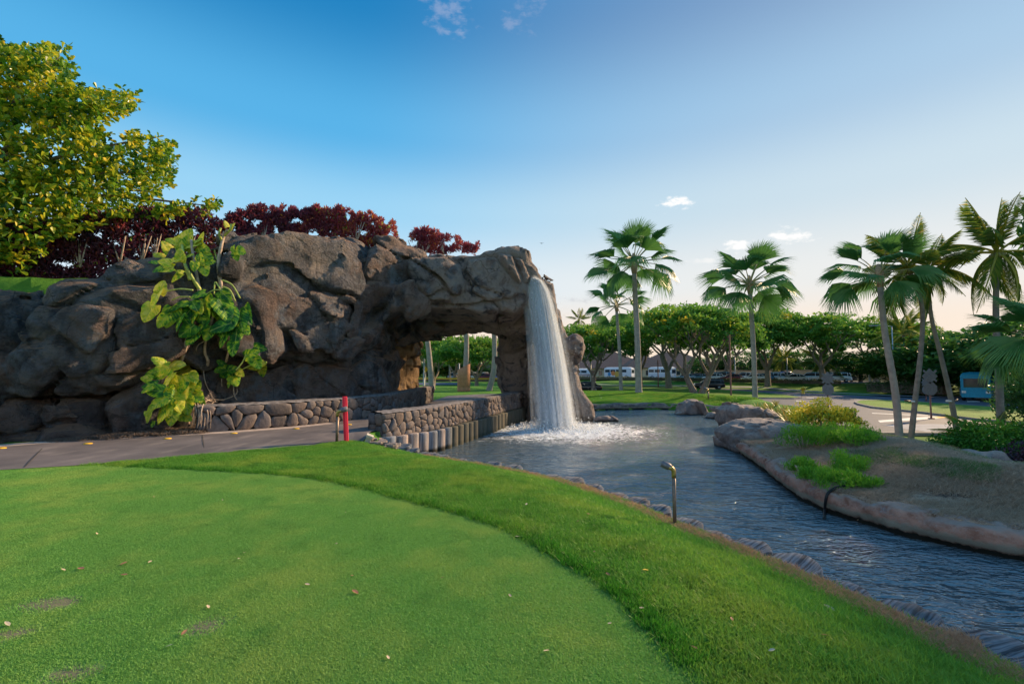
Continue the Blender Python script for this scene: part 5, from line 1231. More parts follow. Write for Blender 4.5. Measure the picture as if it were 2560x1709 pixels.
def vine(name, label, stems, leafs, stalks=(), off=.28):
    """stems: list of (px line, radius, mat); leafs: (px, py, size px, direction deg (0=right, 90=up on the picture), yellow 0..1)"""
    rs = random.Random(len(leafs)); b0 = hit_rock(*stems[0][0][0]); root = empty(name, b0, 0, label, 'climbing plant', 'variegated pothos vines on the rock')
    for line, r, m in stems:
        pts = [hit_rock(x, y, .05+r*1.2) for x, y in line]
        ys = sorted(p.y for p in pts); med = ys[len(ys)//2]
        pts = [P(x, y, min(p.y, med+.5)) for (x, y), p in zip(line, pts)]
        c = catmull([p-b0 for p in pts], 6); M = Mesh(); n = len(c); M.tube(c, [r*(1+.12*(k % 2))*(1-.35*k/n) for k in range(n)], 7); M.build('stem', m, root)
    leafs = [(x, y, s_*.78, a_, y_) for x, y, s_, a_, y_ in leafs]+[(x+rs.uniform(-22, 22), y+rs.uniform(-18, 18), s_*rs.uniform(.45, .7), a_+rs.uniform(-70, 70), min(1, max(0, y_+rs.uniform(-.35, .35)))) for x, y, s_, a_, y_ in leafs if s_ > 34 and rs.random() < .55]
    for k, (x, y, sz, ang, yl) in enumerate(leafs):
        p = hit_rock(x, y, off+rs.uniform(0, .35)); L = sz/FPX*p.y*.86; a = math.radians(ang)
        d = Vector((math.cos(a), -.25-.35*rs.random(), math.sin(a))); n_ = Vector((rs.uniform(-.8, .8), -1, rs.uniform(-.1, 1.1)))
        d.normalize(); s_ = n_.cross(d).normalized(); up = d.cross(s_); m = Matrix((d, s_, up)).transposed()
        o = link('leaf', PL_[k % 6], root); o.matrix_local = Matrix.Translation(p-b0-d*L*.45) @ m.to_4x4() @ Matrix.Scale(L, 4); o.color = (yl, 0, 0, 1)
    for line, r in stalks:
        pts = [hit_rock(x, y, .3) for x, y in line]; my = min(p.y for p in pts); pts = [P(x, y, my-.1) for x, y in line]
        c = catmull([p-b0 for p in pts], 6); M = Mesh(); M.tube(c, r, 6); M.build('leaf_stalk', M_vineg, root)
    return root
vine('pothos_vine', 'pothos with bright yellow green leaves and thick stalks at the top of the rock face', [([(500,725),(478,690),(462,660),(455,610)], .05, M_vineg), ([(498,728),(492,690),(484,650),(478,600)], .05, M_vine), ([(475,700),(462,660),(460,640)], .045, M_vineg)],
     [(430,650,60,200,.75), (415,670,56,190,.7), (400,640,44,150,.8), (420,620,56,110,.8), (462,596,74,60,.85), (480,610,66,10,.8), (448,610,60,130,.7), (505,620,54,340,.55), (515,640,56,330,.5), (500,650,50,300,.6), (440,690,48,220,.55), (510,672,56,300,.6), (395,672,40,200,.4), (495,600,40,30,.7), (430,600,44,160,.75), (522,655,44,10,.4), (450,640,50,80,.7), (470,640,48,20,.5), (486,664,40,280,.5), (412,655,44,170,.8)])
vine('pothos_vine', 'pothos with a bare knobbly stem and few leaves, standing right of the yellow green one', [([(556,740),(550,700),(546,660),(552,620),(560,590),(568,575)], .055, M_vine), ([(546,660),(540,640),(536,625)], .03, M_vineg), ([(556,605),(548,585),(552,570)], .035, M_vineg), ([(560,590),(575,575),(578,560)], .035, M_vineg)],
     [(598,626,52,340,.45), (580,566,30,60,.95), (566,560,26,100,.95), (590,640,36,300,.4)])
vine('pothos_vine', 'pothos with big drooping dark green leaves on arching stalks across the middle of the rock', [([(452,905),(468,850),(478,790),(482,740)], .055, M_vine), ([(505,930),(520,905),(512,880),(515,850),(530,800),(548,740)], .045, M_vine), ([(565,905),(572,875),(575,850)], .035, M_vine), ([(512,852),(495,862),(490,875)], .015, M_vine)],
     [(385,745,84,250,.75), (372,780,72,255,.8), (402,720,54,60,.85), (425,790,78,265,.35), (445,800,70,250,.1), (470,780,66,240,.05), (468,825,70,225,.2), (485,760,60,320,.1), (500,790,60,300,.2), (510,770,90,280,.5), (535,765,96,290,.3), (560,770,100,305,.2), (575,790,84,300,.25), (540,820,100,215,.05), (600,800,80,290,.15), (615,780,66,300,.2), (590,840,60,280,.1), (582,870,56,270,.15), (520,830,60,260,.3), (478,845,56,240,.25), (610,820,56,320,.3), (495,735,54,200,.3), (560,735,60,330,.2), (520,750,56,60,.25), (450,760,50,190,.35), (505,815,64,250,.15), (555,845,64,250,.1)],
     [([(555,700),(580,712),(600,745)], .022), ([(556,716),(575,725),(588,752)], .02), ([(550,722),(538,705),(535,735)], .02), ([(482,725),(450,722),(415,728)], .02), ([(475,742),(450,742),(430,750)], .018), ([(556,725),(535,725),(515,735)], .018)])
vine('pothos_vine', 'dense mound of yellow variegated pothos leaves low on the rock beside the stone wall', [([(470,1060),(468,1020),(455,985)], .05, M_vine)],
     [(430,915,90,20,.85), (455,930,92,340,.9), (400,925,70,200,.6), (385,935,60,190,.5), (415,950,76,240,.75), (445,965,84,270,.7), (470,960,72,290,.65), (490,990,70,340,.45), (480,975,60,20,.5), (385,975,66,170,.25), (375,960,50,180,.2), (440,1000,86,310,.7), (465,1010,72,300,.6), (385,1010,78,230,.75), (405,1030,70,250,.6), (370,1035,56,260,.7), (430,1035,70,280,.5), (460,1040,60,340,.55), (410,1000,60,210,.35), (500,1005,50,330,.4), (395,900,46,140,.7), (480,940,60,330,.7), (415,985,64,280,.4), (440,940,60,100,.6), (400,1048,36,240,.6), (425,975,50,60,.2), (455,985,60,200,.2)], off=.4)
vine('pothos_vine', 'small pothos with a few spotted leaves just above the stone wall', [([(592,1000),(585,985),(584,960),(588,940)], .02, M_vine), ([(556,925),(554,945),(555,965)], .02, M_vine)],
     [(570,925,64,20,.1), (552,922,44,200,.35), (585,945,60,310,.4), (575,950,50,250,.3), (625,885,56,20,.35), (640,905,60,320,.5), (655,925,44,290,.6)], [([(590,925),(606,905),(615,885)], .02), ([(592,930),(615,918),(635,908)], .018)])
vine('pothos_roots', 'tangle of bare brown aerial roots hanging by the end of the stone wall', [([(500,1060),(505,1020),(520,1000),(560,998),(590,985),(592,970)], .018, M_vine)]+[([(478+i*6,990+3*i),(484+i*7,1030),(478+i*8,1070)], .011+.004*(i % 3), M_vine) for i in range(7)]+[([(505,1015),(480,1030),(470,1055)], .014, M_vine), ([(560,1000),(535,1004),(500,1040)], .013, M_vine), ([(500,980),(520,1000),(545,1005)], .014, M_vine), ([(508,925),(515,960),(535,1000)], .012, M_vine)], [])

# ------------------------------------------------------------------ croton hedge on top of the rocks
M_croton = leafmat('croton_leaf', [(0, (.06, .025, .05)), (.35, (.20, .045, .08)), (.6, (.34, .06, .09)), (.8, (.58, .14, .07)), (.92, (.78, .38, .06)), (1, (.35, .5, .07))], .35, .4, .4)
def hedge(name, outline, Yf, thick, n, label, size, tintf, seed, stems):
    rs = np.random.RandomState(seed); poly = np.array(outline, float); lo, hi = poly.min(0), poly.max(0); pts = []; tt = []
    while sum(map(len, pts)) < n:
        q = rs.uniform(lo-2, hi+2, (n*2, 2)); wob = 5*np.sin(q[:, 0]*.09)+4*np.sin(q[:, 0]*.23+2); m = sdf_poly(q+np.stack([0*wob, wob], 1), poly) < 0; q = q[m]
        if not len(q): continue
        # clumping
        k = perlin(np.column_stack([q/26., np.full(len(q), seed)])) > -.28+.1*rs.normal(size=len(q)); q = q[k]
        Y = np.array([Yf(x) for x in q[:, 0]])+thick*rs.rand(len(q))**1.6
        pts.append(np.array([tuple(P(x, y, Yv)) for (x, y), Yv in zip(q, Y)])); tt.append(tintf(q[:, 0], q[:, 1])+rs.normal(0, .12, len(q)))
    pts = np.concatenate(pts)[:n]; tt = np.clip(np.concatenate(tt)[:n], 0, 1)
    c = pts.mean(0); c[2] = pts[:, 2].min(); root = empty(name, c, 0, label, 'hedge', 'red croton planting on top of the rock'); up = np.zeros((n, 3)); up[:, 2] = .55
    leaf_obj('foliage', pts-c, size, M_croton, tt, root, aspect=.36, up=.1, dirs=up, rs=rs, fold=.1)
    M = Mesh()
    for (x, y0, y1) in stems:
        Y = Yf(x)-.05
        for j in range(4):
            x2 = x+rs.uniform(-24, 24); M.tube([P(x, y0, Y)-Vector(c), P((x+x2)/2, (y0+y1)/2, Y+.05)-Vector(c), P(x2, y1, Y+.15)-Vector(c)], [.03, .022, .012], 5)
    M.build('stems', M_vine, root)['kind'] = 'stuff'
    return root
yb = lambda x: float(np.interp(x, [-300, 0, 300, 560, 700, 1000, 1250], [13.5, 14.2, 15.3, 17.2, 18.5, 20.5, 22]))
hedge('croton_hedge', [(-250,560),(0,566),(110,552),(190,540),(280,528),(430,522),(520,530),(560,560),(560,640),(520,690),(400,704),(250,706),(150,716),(0,728),(-250,745)], yb, 1.6, 34000, 'long dark purple croton hedge on the left behind the rounded rocks', .17,
      lambda x, y: .20+.16*np.sin(x*.03+1)*np.sin(y*.05)+np.where(np.abs(x-300) < 18, .35, 0)*(np.abs(y-560) < 14)+.10*(x > 480)+np.where((x > 500) & (np.random.RandomState(1).rand(len(x)) < .3), .4, 0)+np.where(np.random.RandomState(2).rand(len(x)) < .05, .6, 0), 1, [(200,668,600), (300,660,590), (355,655,590), (385,655,585), (470,650,590)])
hedge('croton_hedge', [(548,560),(600,528),(640,516),(700,520),(760,526),(800,520),(850,524),(900,532),(950,545),(985,560),(995,600),(1000,628),(950,640),(900,615),(820,590),(740,585),(650,600),(580,620)], yb, 1.6, 22000, 'red and orange croton hedge above the centre of the rock arch', .16,
      lambda x, y: .36+.25*smooth(700, 900, x)+.12*np.sin(x*.06)*np.sin(y*.08)+np.where(np.random.RandomState(3).rand(len(x)) < .06, .35, 0), 2, [(890,610,555), (580,620,560), (980,620,590), (660,600,560)])
hedge('croton_bush', [(1026,580),(1040,572),(1075,574),(1095,576),(1120,592),(1150,600),(1180,610),(1212,612),(1205,630),(1030,640)], lambda x: 22.4, 1.2, 4200, 'small crimson croton bush growing on top of the lintel rock', .17, lambda x, y: .52+.1*np.sin(x*.1)+0*y, 3, [(1036,640,600), (1060,640,600), (1110,635,605)])

# ------------------------------------------------------------------ big tree at the left edge
M_bigleaf = leafmat('round_leaf', [(0, (.02, .07, .015)), (.35, (.06, .18, .02)), (.55, (.22, .38, .025)), (.78, (.60, .56, .035)), (1, (.84, .58, .04))], .42, .3, .5)
def left_tree():
    rs = np.random.RandomState(12); poly = np.array([(-420,60),(-200,60),(0,105),(60,120),(150,118),(172,112),(175,170),(190,205),(205,222),(250,225),(330,235),(345,262),(330,285),(270,300),(235,300),(262,330),(300,345),(345,320),(352,350),(395,345),(422,318),(430,340),(425,380),(440,430),(420,470),(390,500),(345,520),(420,512),(470,505),(540,498),(552,510),(520,540),(430,545),(300,560),(230,575),(120,620),(40,690),(-60,720),(-420,760)], float)
    root_p = P(-200, 930, 15.5); zb = H1(root_p.x, 15.5); base = Vector((root_p.x, 15.5, zb)); root = empty('broadleaf_tree', base, 0, 'large tree with round glossy leaves, tinted a sunlit yellow green, at the left edge', 'tree')
    def Yof(x): return float(np.interp(x, [-400, 0, 200, 430, 560], [13.2, 13.6, 14.2, 15.6, 17]))
    # twig ends scattered in the outline, leaves in rosettes along each twig
    q = rs.uniform(poly.min(0), poly.max(0), (12500, 2)); q = q[sdf_poly(q, poly) < -3]
    q = q[perlin(np.column_stack([q/38., np.full(len(q), 3.3)])) > -.5]
    V_ = []; T = []; D = []
    for (x, y) in q[:4300]:
        Y = Yof(x)+3.4*rs.rand()**1.2; p = np.array(P(x, y, Y)); d = np.array((.75, -.2, .35))+rs.normal(0, .35, 3); d /= np.linalg.norm(d)
        m = rs.randint(9, 15); t = rs.rand(m); pp = p+d*(t[:, None]-.5)*.5
        rad = rs.normal(size=(m, 3)); rad -= (rad@d)[:, None]*d; rad /= np.linalg.norm(rad, axis=1)[:, None]
        V_.append(pp); D.append(rad*.8+d*.7); front = 1-(Y-Yof(x))/3.4  # outer leaves tinted yellower as if sunlit, inner ones darker
        T.append(np.clip(.37+.24*front+.22*perlin(np.array([[x/30., y/30., 1.]]))[0]+rs.normal(0, .17, m), 0, 1))
    V_ = np.concatenate(V_)-np.array(base); D = np.concatenate(D); T = np.concatenate(T)
    o = leaf_obj('crown', V_, .175, M_bigleaf, T, root, aspect=.62, up=.25, dirs=D, rs=rs, shape='obovate', fold=.06)
    # the nearest leaves, each its own piece
    V, F, k = leaf_cloud(np.zeros((1, 3)), 1.0, .66, .2, dirs=np.array([[1., 0, 0]])*9, rs=rs, shape='obovate', fold=.07, sizevar=0)
    LM_ = []
    for j in range(5):
        me = mesh_np('leaf', V, F, False, np.full(6, [.25, .5, .7, .85, 1.][j])); me.materials.append(M_bigleaf); LM_.append(me)
    sel = rs.uniform((-20, 330), (400, 600), (900, 2)); sel = sel[sdf_poly(sel, poly) < -12][:290]
    for j, (x, y) in enumerate(sel):
        p = P(x, y, Yof(x)-.25-.5*rs.rand())-base; o = link('leaf', LM_[int(min(4, abs(rs.normal(2.2, 1.3))))], root)
        d = Vector((rs.normal(.2, .6), -.35+rs.normal(0, .4), rs.normal(.2, .6))); orient(o, p, d, rs.uniform(-1, 1), rs.uniform(.13, .22))
    M = Mesh(); tr = Vector((0, 0, 0)); M.tube([(0, 0, -.5), (.1, 0, 1.5), (.2, -.1, 3)], [.35, .3, .24], 10)
    for (x, y) in ((150,140),(320,250),(410,340),(430,430),(380,480),(250,420),(180,300),(60,200),(100,450),(530,515),(0,560),(60,350)):
        e = P(x, y, Yof(x)+.9)-base; a = Vector((.2, -.1, 2.6)); md = a.lerp(e, .5)+Vector((0, 0, .4)); M.tube(catmull([a, md, e], 6), [.13*(1-.9*i/12) for i in range(13)], 6, cap=False)
    M.build('trunk', M_bark, root)
left_tree()

# ------------------------------------------------------------------ shrubs on the island and low lawn
M_shrub = leafmat('shrub_leaf', [(0, (.02, .08, .012)), (.5, (.06, .22, .025)), (.85, (.14, .36, .04)), (1, (.3, .45, .06))], .4)
M_fern = leafmat('feathery_leaf', [(0, (.08, .24, .03)), (.5, (.20, .48, .04)), (1, (.48, .66, .06))], .45)
M_gold = leafmat('gold_croton_leaf', [(0, (.06, .15, .02)), (.30, (.20, .34, .03)), (.42, (.75, .64, .05)), (.8, (.9, .74, .08)), (1, (.80, .74, .5))], .35)
M_purple = leafmat('purple_leaf', [(0, (.02, .012, .02)), (.6, (.06, .03, .05)), (1, (.15, .07, .09))], .2)
def shrub(name, x, y, r, h, n, size, mat, label, seed, clumps=26, group=None, cat='shrub', sink=0.0, up=.5, aspect=.5):
    rs = np.random.RandomState(seed); z0 = H1(x, y)-sink; root = empty(name, (x, y, z0), 0, label, cat, group); pts = []; tt = []
    for c in range(clumps):
        a = rs.uniform(0, 6.28); u = rs.rand()**.5; px_, py_ = r[0]*u*math.cos(a), r[1]*u*math.sin(a); pz = h*(1-.55*u*u)*rs.uniform(.35, .92); s = min(r)*.38+.05
        m = n//clumps; pts.append(ball(m, (s, s, s*.7), (px_, py_, pz), rs, .4)); tt.append(np.clip(.3+.35*pz/h+rs.uniform(-.15, .15)+rs.normal(0, .14, m), 0, 1))
    pts = np.concatenate(pts); pts[:, 2] = np.maximum(pts[:, 2], .02); leaf_obj('foliage', pts, size, mat, np.concatenate(tt), root, aspect=aspect, up=up, rs=rs, dirs=(np.tile((0, 0, .75), (len(pts), 1)) if aspect < .2 else None))
    M = Mesh()
    for j in range(7):
        a = rs.uniform(0, 6.28); M.tube([(r[0]*.1*math.cos(a), r[1]*.1*math.sin(a), -.1), (r[0]*.5*math.cos(a), r[1]*.5*math.sin(a), h*.6)], [.02, .01], 5)
    M.build('stems', M_vine, root); return root
def at_island(px, py, z=-.2): p = G(px, py, z); return p.x, p.y
for i, (px, py, rx, ry, h, lb) in enumerate([(2010,1106,.85,.55,.42,'largest feathery green shrub on the island behind the flat boulder'), (2085,1112,.75,.5,.40,'feathery green shrub in front of the gold croton'), (2145,1122,.5,.4,.34,'feathery shrub at the crest of the island right of the gold croton'),
        (2110,1152,.4,.3,.26,'low feathery shrub in the middle of the island group'), (2005,1150,.3,.25,.2,'small feathery tuft near the ledge'), (2050,1166,.34,.26,.2,'small feathery tuft below the larger ones'), (2130,1160,.3,.2,.2,'feathery shrub lowest on the right of the group'),
        (2090,1196,.42,.28,.26,'yellow green feathery shrub nearest the channel'), (2040,1222,.42,.2,.18,'feathery shrub trailing over the red ledge'), (2150,1196,.35,.2,.14,'sparse feathery growth on the dry slope')]):
    x, y = at_island(px, py, -.2 if py < 1180 else -.3); shrub('feathery_shrub', x, y, (rx, ry), h*1.5, 2800 if rx > .45 else 1400, .085, M_fern, lb, 40+i, 22, 'feathery green shrubs on the island', up=.0, aspect=.16)
x, y = at_island(2100, 1094, -.35); shrub('gold_croton', x, y+1.0, (.95, .6), 1.0, 3600, .10, M_gold, 'gold and green croton bush with white tipped leaves behind the feathery shrubs', 60, 34)
x, y = at_island(2170, 1105, -.5); shrub('gold_croton', x, y+1.0, (.55, .4), .75, 1500, .10, M_gold, 'smaller gold croton beside the pale leaning palm', 61, 20)
sx = P(2470, 930, 14.2); shrub('green_shrub', P(2462, 930, 15).x, 15.0, (1.25, 1.0), 1.35, 7000, .12, M_shrub, 'big rounded bright green shrub at the right, below the straight palm', 62, 46)
shrub('green_shrub', P(2600, 930, 15.5).x, 15.5, (1.4, 1.1), 1.6, 4000, .12, M_shrub, 'green shrub running out of the right edge', 63, 30)
shrub('purple_shrub', P(2556, 930, 12.2).x, 12.2, (.75, .7), 1.0, 3600, .085, M_purple, 'dark purple shrub at the right edge beside the grey rock', 64, 30, sink=.15)
shrub('dark_shrub', P(2640, 930, 24).x, 24, (2.0, 2.0), 4.2, 9000, .22, M_dense, 'tall dark thicket behind the right coconut palm', 65, 60)
shrub('dark_shrub', P(2700, 930, 22).x, 22, (2.6, 2.0), 5.2, 6000, .22, M_dense, 'tall dark thicket beyond the right edge', 66, 50)
# spiky bromeliad-like plants behind the boulders
M_spiky = leafmat('spiky_leaf', [(0, (.06, .12, .03)), (.5, (.22, .28, .07)), (.85, (.45, .38, .10)), (1, (.6, .28, .08))], .25)
def spiky_mesh(seed):
    rs = np.random.RandomState(seed); M = Mesh()
    for i in range(26):
        az = i*2.4; el = 1.35-.95*(i/26); L = rs.uniform(.3, .48); d = np.array((math.cos(az)*math.cos(el), math.sin(az)*math.cos(el), math.sin(el))); s = np.array((-math.sin(az), math.cos(az), 0))*.018
        mid = d*L*.55; tip = d*L-np.array((0, 0, .12*L)); M.add([-s*.6, s*.6, mid+s, mid-s, tip], [(3, 2, 4)], [(0, 1, 2, 3)], rs.uniform(.1, 1))
    me = mesh_np('rosette', np.concatenate(M.V), [np.concatenate(M.F3), np.concatenate(M.F4)], False, np.concatenate(M.T)); me.materials.append(M_spiky); return me
SPK = [spiky_mesh(i) for i in range(4)]
rs_ = np.random.RandomState(9); k = 0
for (px, py, Y) in [(1868,1040,25),(1885,1036,25.4),(1902,1036,25),(1918,1040,24.4),(1932,1042,23.8),(1945,1046,23),(1875,1030,27),(1895,1028,27.3),(1912,1032,26.6),(1928,1036,26),(1950,1055,22),(1965,1058,21),(1962,1046,23.6),(1980,1062,20),(1985,1050,22.5),(2000,1060,20.4),(1995,1072,18.6),(1975,1072,18.6),(2015,1062,20.2),(2020,1052,22),(1860,1030,27.6),(1940,1028,27.5)]:
    x = P(px, py, Y).x; o = link('spiky_plant', SPK[k % 4]); o.location = (x, Y, H1(x, Y)-.02); o.rotation_euler = (0, 0, rs_.uniform(0, 6)); sc_ = rs_.uniform(1.0, 1.6); o.scale = (sc_, sc_, sc_*1.15)
    tag(o, 'spiky green and orange rosette plant in the bed behind the pond boulders', 'plant', 'spiky rosette plants behind the boulders'); k += 1
# ------------------------------------------------------------------ roads, pavements and verges beyond the pond
def asphalt():
    b = NB('asphalt'); n = b.noise(1.2, 5, .6); n2 = b.noise(40, 4, .7); c = b.mix(b.rng(n, .3, .7), (.06, .078, .115), (.085, .108, .15)); c = b.mix(b.math('MULTIPLY', b.rng(n2, .5, .7), .3), c, (.18, .18, .19))
    st = b.noise(.5, 4, .6, b.mapping(b.pos, (.12, 1, 1), (0, 0, 1.16))); c = b.mix(b.math('MULTIPLY', b.rng(st, .5, .7), .35), c, (.05, .055, .065))
    return b.done(b.principled(c, .75, b.bump(n2, .3, .01), .3))
M_asph = asphalt(); M_conc = simple('pale_concrete', (.33, .35, .39), .85, .2, 0, .15, 2, .2); M_kerb = simple('kerb_concrete', (.30, .28, .27), .9, .15, 0, .25, 3, .2)
M_paint = simple('road_paint', (.72, .72, .70), .7, .2, 0, .08, 12); M_yellow = simple('yellow_paint', (.75, .42, .06), .7, .2, 0, .1, 6)
M_median = grass_mat('median_grass', (.10, .235, .03), (.055, .15, .018), dryamt=.12)
def pxpoly(pts, z=LOW): return [tuple(G(x, y, z).to_2d()) for x, y in pts]
def flat(name, pts, z, mat, kind='structure', parent=None, h=0.0):
    """sheet, or a low slab when h > 0"""
    bm = bmesh.new(); vs = [bm.verts.new((x, y, z+h)) for x, y in pts]; f = bm.faces.new(vs)
    if f.normal.z < 0 or sum(pts[i-1][0]*pts[i][1]-pts[i][0]*pts[i-1][1] for i in range(len(pts))) < 0: f.normal_flip()
    if h > 0:
        n = len(vs); lo = [bm.verts.new((x, y, z)) for x, y in pts]
        for i in range(n): bm.faces.new((vs[i], vs[(i+1) % n], lo[(i+1) % n], lo[i]))
        bmesh.ops.recalc_face_normals(bm, faces=bm.faces)
    bmesh.ops.triangulate(bm, faces=bm.faces)
    o = link(name, from_bm(name, bm), parent, mat)
    if kind: o['kind'] = kind
    return o
RZ = LOW+.03
ROADP = pxpoly([(1250,956),(1500,962),(1850,972),(2000,981),(2160,989),(2300,995),(2400,984),(2700,984),(2900,1010),(2900,1089),(2440,1086),(2230,1085),(2120,1077),(2000,1060),(1850,1037),(1750,1012),(1640,999),(1500,986),(1250,978)])
flat('road', ROADP, RZ, M_asph)
M1 = pxpoly([(1300,965),(1500,965),(1700,969),(1850,979),(1960,989),(2005,996),(1985,998),(1900,997),(1800,990),(1650,981),(1400,972),(1300,970)])
M2 = pxpoly([(2135,1008),(2150,1004),(2200,1003),(2330,1010),(2450,1019),(2700,1036),(2700,1075),(2440,1052),(2300,1034),(2180,1021),(2145,1013)])
for i, poly in enumerate((M1, M2)):
    k = flat('median_kerb', poly, RZ, M_kerb, 'structure', None, .13); c = np.mean(poly, 0); ins = [tuple(np.array(p)+(c-np.array(p))/np.linalg.norm(c-np.array(p))*.22) for p in poly]
    flat('median_lawn', ins, RZ+.134, M_median)
# verge kerb and thin pavement along the far side
far_edge = [Vector(p) for p in pxpoly([(1250,956),(1500,962),(1850,972),(2000,981),(2160,989),(2300,995)])]
strip(parallel(far_edge, -.1), parallel(far_edge, .25), RZ+.13, 'kerb', M_kerb)
strip(parallel(far_edge, 2.6), parallel(far_edge, 3.7), lambda x, y: H1(x, y)+.06, 'pavement', M_conc)
# near pavement, crossing and lower kerb at the right
flat('pavement', pxpoly([(2205,1063),(2330,1061),(2440,1064),(2560,1066),(2900,1070),(2900,1083),(2440,1083),(2330,1082),(2250,1072)]), RZ+.006, M_conc)
flat('kerb', pxpoly([(2130,1086),(2440,1086),(2900,1089),(2900,1094),(2440,1090),(2130,1089)]), RZ-.02, M_kerb, 'structure', None, .13)
road_marks = [
    ('stop_bar', [(2195,1052),(2290,1044),(2345,1042),(2370,1044),(2330,1048),(2200,1057)], M_paint), ('yellow_nose', [(2345,1042),(2372,1044),(2350,1046),(2330,1045)], M_yellow),
    ('lane_line', [(2180,1033),(2320,1039),(2320,1040.5),(2180,1034.5)], M_paint), ('lane_line', [(2400,1054),(2440,1056),(2440,1058),(2400,1056)], M_paint),
    ('lane_dash', [(1990,1001.5),(2012,1003),(2012,1004.5),(1990,1003)], M_paint), ('lane_dash', [(2016,1012),(2032,1013.5),(2032,1015),(2016,1013.4)], M_paint), ('turn_arrow', [(2020,1019),(2048,1021),(2040,1024),(2024,1022.5)], M_paint),
    ('lane_dash', [(1985,988),(2002,989),(2002,990),(1985,989)], M_paint), ('lane_dash', [(2016,994),(2034,995),(2034,996),(2016,995)], M_paint), ('lane_dash', [(2418,1003),(2450,1003),(2450,1005),(2418,1005)], M_paint), ('lane_line', [(1700,1001),(1960,1028),(1960,1029),(1700,1001.8)], M_paint)]
for i, (n_, poly, m_) in enumerate(road_marks): flat('road_marking', pxpoly(poly), RZ+.0045+.0006*i, m_)
flat('yellow_kerb_line', pxpoly([(2100,958),(2170,961),(2172,964),(2100,961)], LOW), RZ+.8, M_yellow, 'structure', None, .1)
flat('yellow_kerb_line', pxpoly([(2345,971),(2420,974),(2420,977),(2345,973.5)], LOW), RZ+.02, M_yellow, 'structure', None, .1)
flat('car_park', [tuple(P(x, 930, Y).to_2d()) for x, Y in ((1340, 142), (1720, 101), (2098, 76), (2230, 88), (2000, 118), (1600, 150), (1340, 165))], -.065, M_asph)
flat('car_park', [tuple(P(x, 930, Y).to_2d()) for x, Y in ((1000, 97), (1270, 94), (1275, 112), (980, 114))], -.065, M_asph)
strip([Vector((x, 80)) for x in range(-40, -4, 3)], [Vector((x, 85)) for x in range(-40, -4, 3)], lambda x, y: H1(x, y)+.05, 'road', M_asph)

# ------------------------------------------------------------------ low clipped hedges and tan wall
M_hedgedark = leafmat('clipped_hedge_leaf', [(0, (.03, .06, .02)), (.7, (.07, .13, .035)), (1, (.15, .11, .06))], .2)
def box_hedge(a, b_, w_, h, z, n, label, seed, mat=None, cat='hedge', name='clipped_hedge', leaf=.22):
    rs = np.random.RandomState(seed); a = np.array(a); b_ = np.array(b_); L_ = np.linalg.norm(b_-a); t = (b_-a)/L_; nr = np.array((-t[1], t[0])); u = rs.rand(n)*L_; v = (rs.rand(n)-.5)*w_; zz = rs.rand(n)**.6*h+.05*np.sin(u*.8)
    base = Vector((*a, z)); pts = np.column_stack([np.outer(u, t)+np.outer(v, nr), zz]); root = empty(name, base, 0, label, cat); leaf_obj('foliage', pts, leaf, mat or M_hedgedark, np.clip(.3+.4*zz/h+rs.normal(0, .15, n), 0, 1), root, aspect=.6, up=.5, rs=rs)
    c = (a+b_)/2-a; M = Mesh(); M.box((c[0], c[1], h*.42), (L_, w_*.7, h*.8), math.atan2(t[1], t[0])); M.build('twigs', M_bark_dark, root, False); return root
pA, pB, pC = P(1330, 930, 138).to_2d(), P(1720, 930, 98).to_2d(), P(2098, 930, 73).to_2d()
box_hedge(pA, pB, 1.1, .75, -.12, 4200, 'low dark clipped hedge in front of the buses', 70); box_hedge(pB, pC, 1.0, .6, -.12, 3600, 'low dark clipped hedge in front of the row of parked cars', 71)
box_hedge(P(2175, 930, 63).to_2d(), P(2365, 930, 55).to_2d(), 2.2, 1.25, -.85, 3600, 'dark clipped hedge block at the road junction', 72)
box_hedge(P(1030, 930, 96).to_2d(), P(1262, 930, 92).to_2d(), 1.0, .8, -.2, 2200, 'low dark hedge seen through the arch', 73)
M_tan = simple('tan_stucco', (.66, .45, .28), .9, .15, 0, .1, 1.5, .1)
def long_wall(name, pts, h, th, z, label, mat):
    root = empty(name, (*pts[0], z), 0, label, 'wall'); M = Mesh(); C_ = Mesh()
    for a, b_ in zip(pts[:-1], pts[1:]):
        a = Vector(a); b_ = Vector(b_); m = (a+b_)/2-Vector(pts[0]); d = b_-a; rz = math.atan2(d.y, d.x); M.box((m.x, m.y, h/2), (d.length+.01, th, h), rz); C_.box((m.x, m.y, h+.06), (d.length+.1, th+.16, .12), rz)
    M.build('wall_body', mat, root, False); C_.build('coping', mat, root, False); return root
long_wall('boundary_wall', [P(1770, 930, 122).to_2d(), P(2060, 930, 106).to_2d(), P(2240, 930, 94).to_2d()], 2.2, .3, -.12, 'long tan boundary wall behind the parked cars', M_tan)
wl = long_wall('boundary_wall', [P(2245, 930, 78).to_2d(), P(2404, 930, 68).to_2d()], 2.4, .3, -.3, 'tan wall with dark lettering beside the blue bus', M_tan)
rail = long_wall('rail_fence', [P(1020, 930, 90).to_2d(), P(1270, 930, 88).to_2d()], .16, .12, .35, 'thin orange rail seen through the arch', M_yellow)
# faint two line lettering plate (too small to read in the photo): plain dark bars
q = P(2372, 945, 69.6); M = Mesh()
for j in range(2):
    for i in range(11): M.box((q.x-2.0+i*.36, q.y-.25-.0*i+i*.02-.12, q.z+.25-j*.42), (.24+.05*((i*7+j*3) % 3), .03, .2), -.66)
lt = M.build('wall_sign', simple('sign_dark', (.06, .05, .05), .6), None, False); tag(lt, 'two lines of small dark lettering on the tan wall', 'sign')

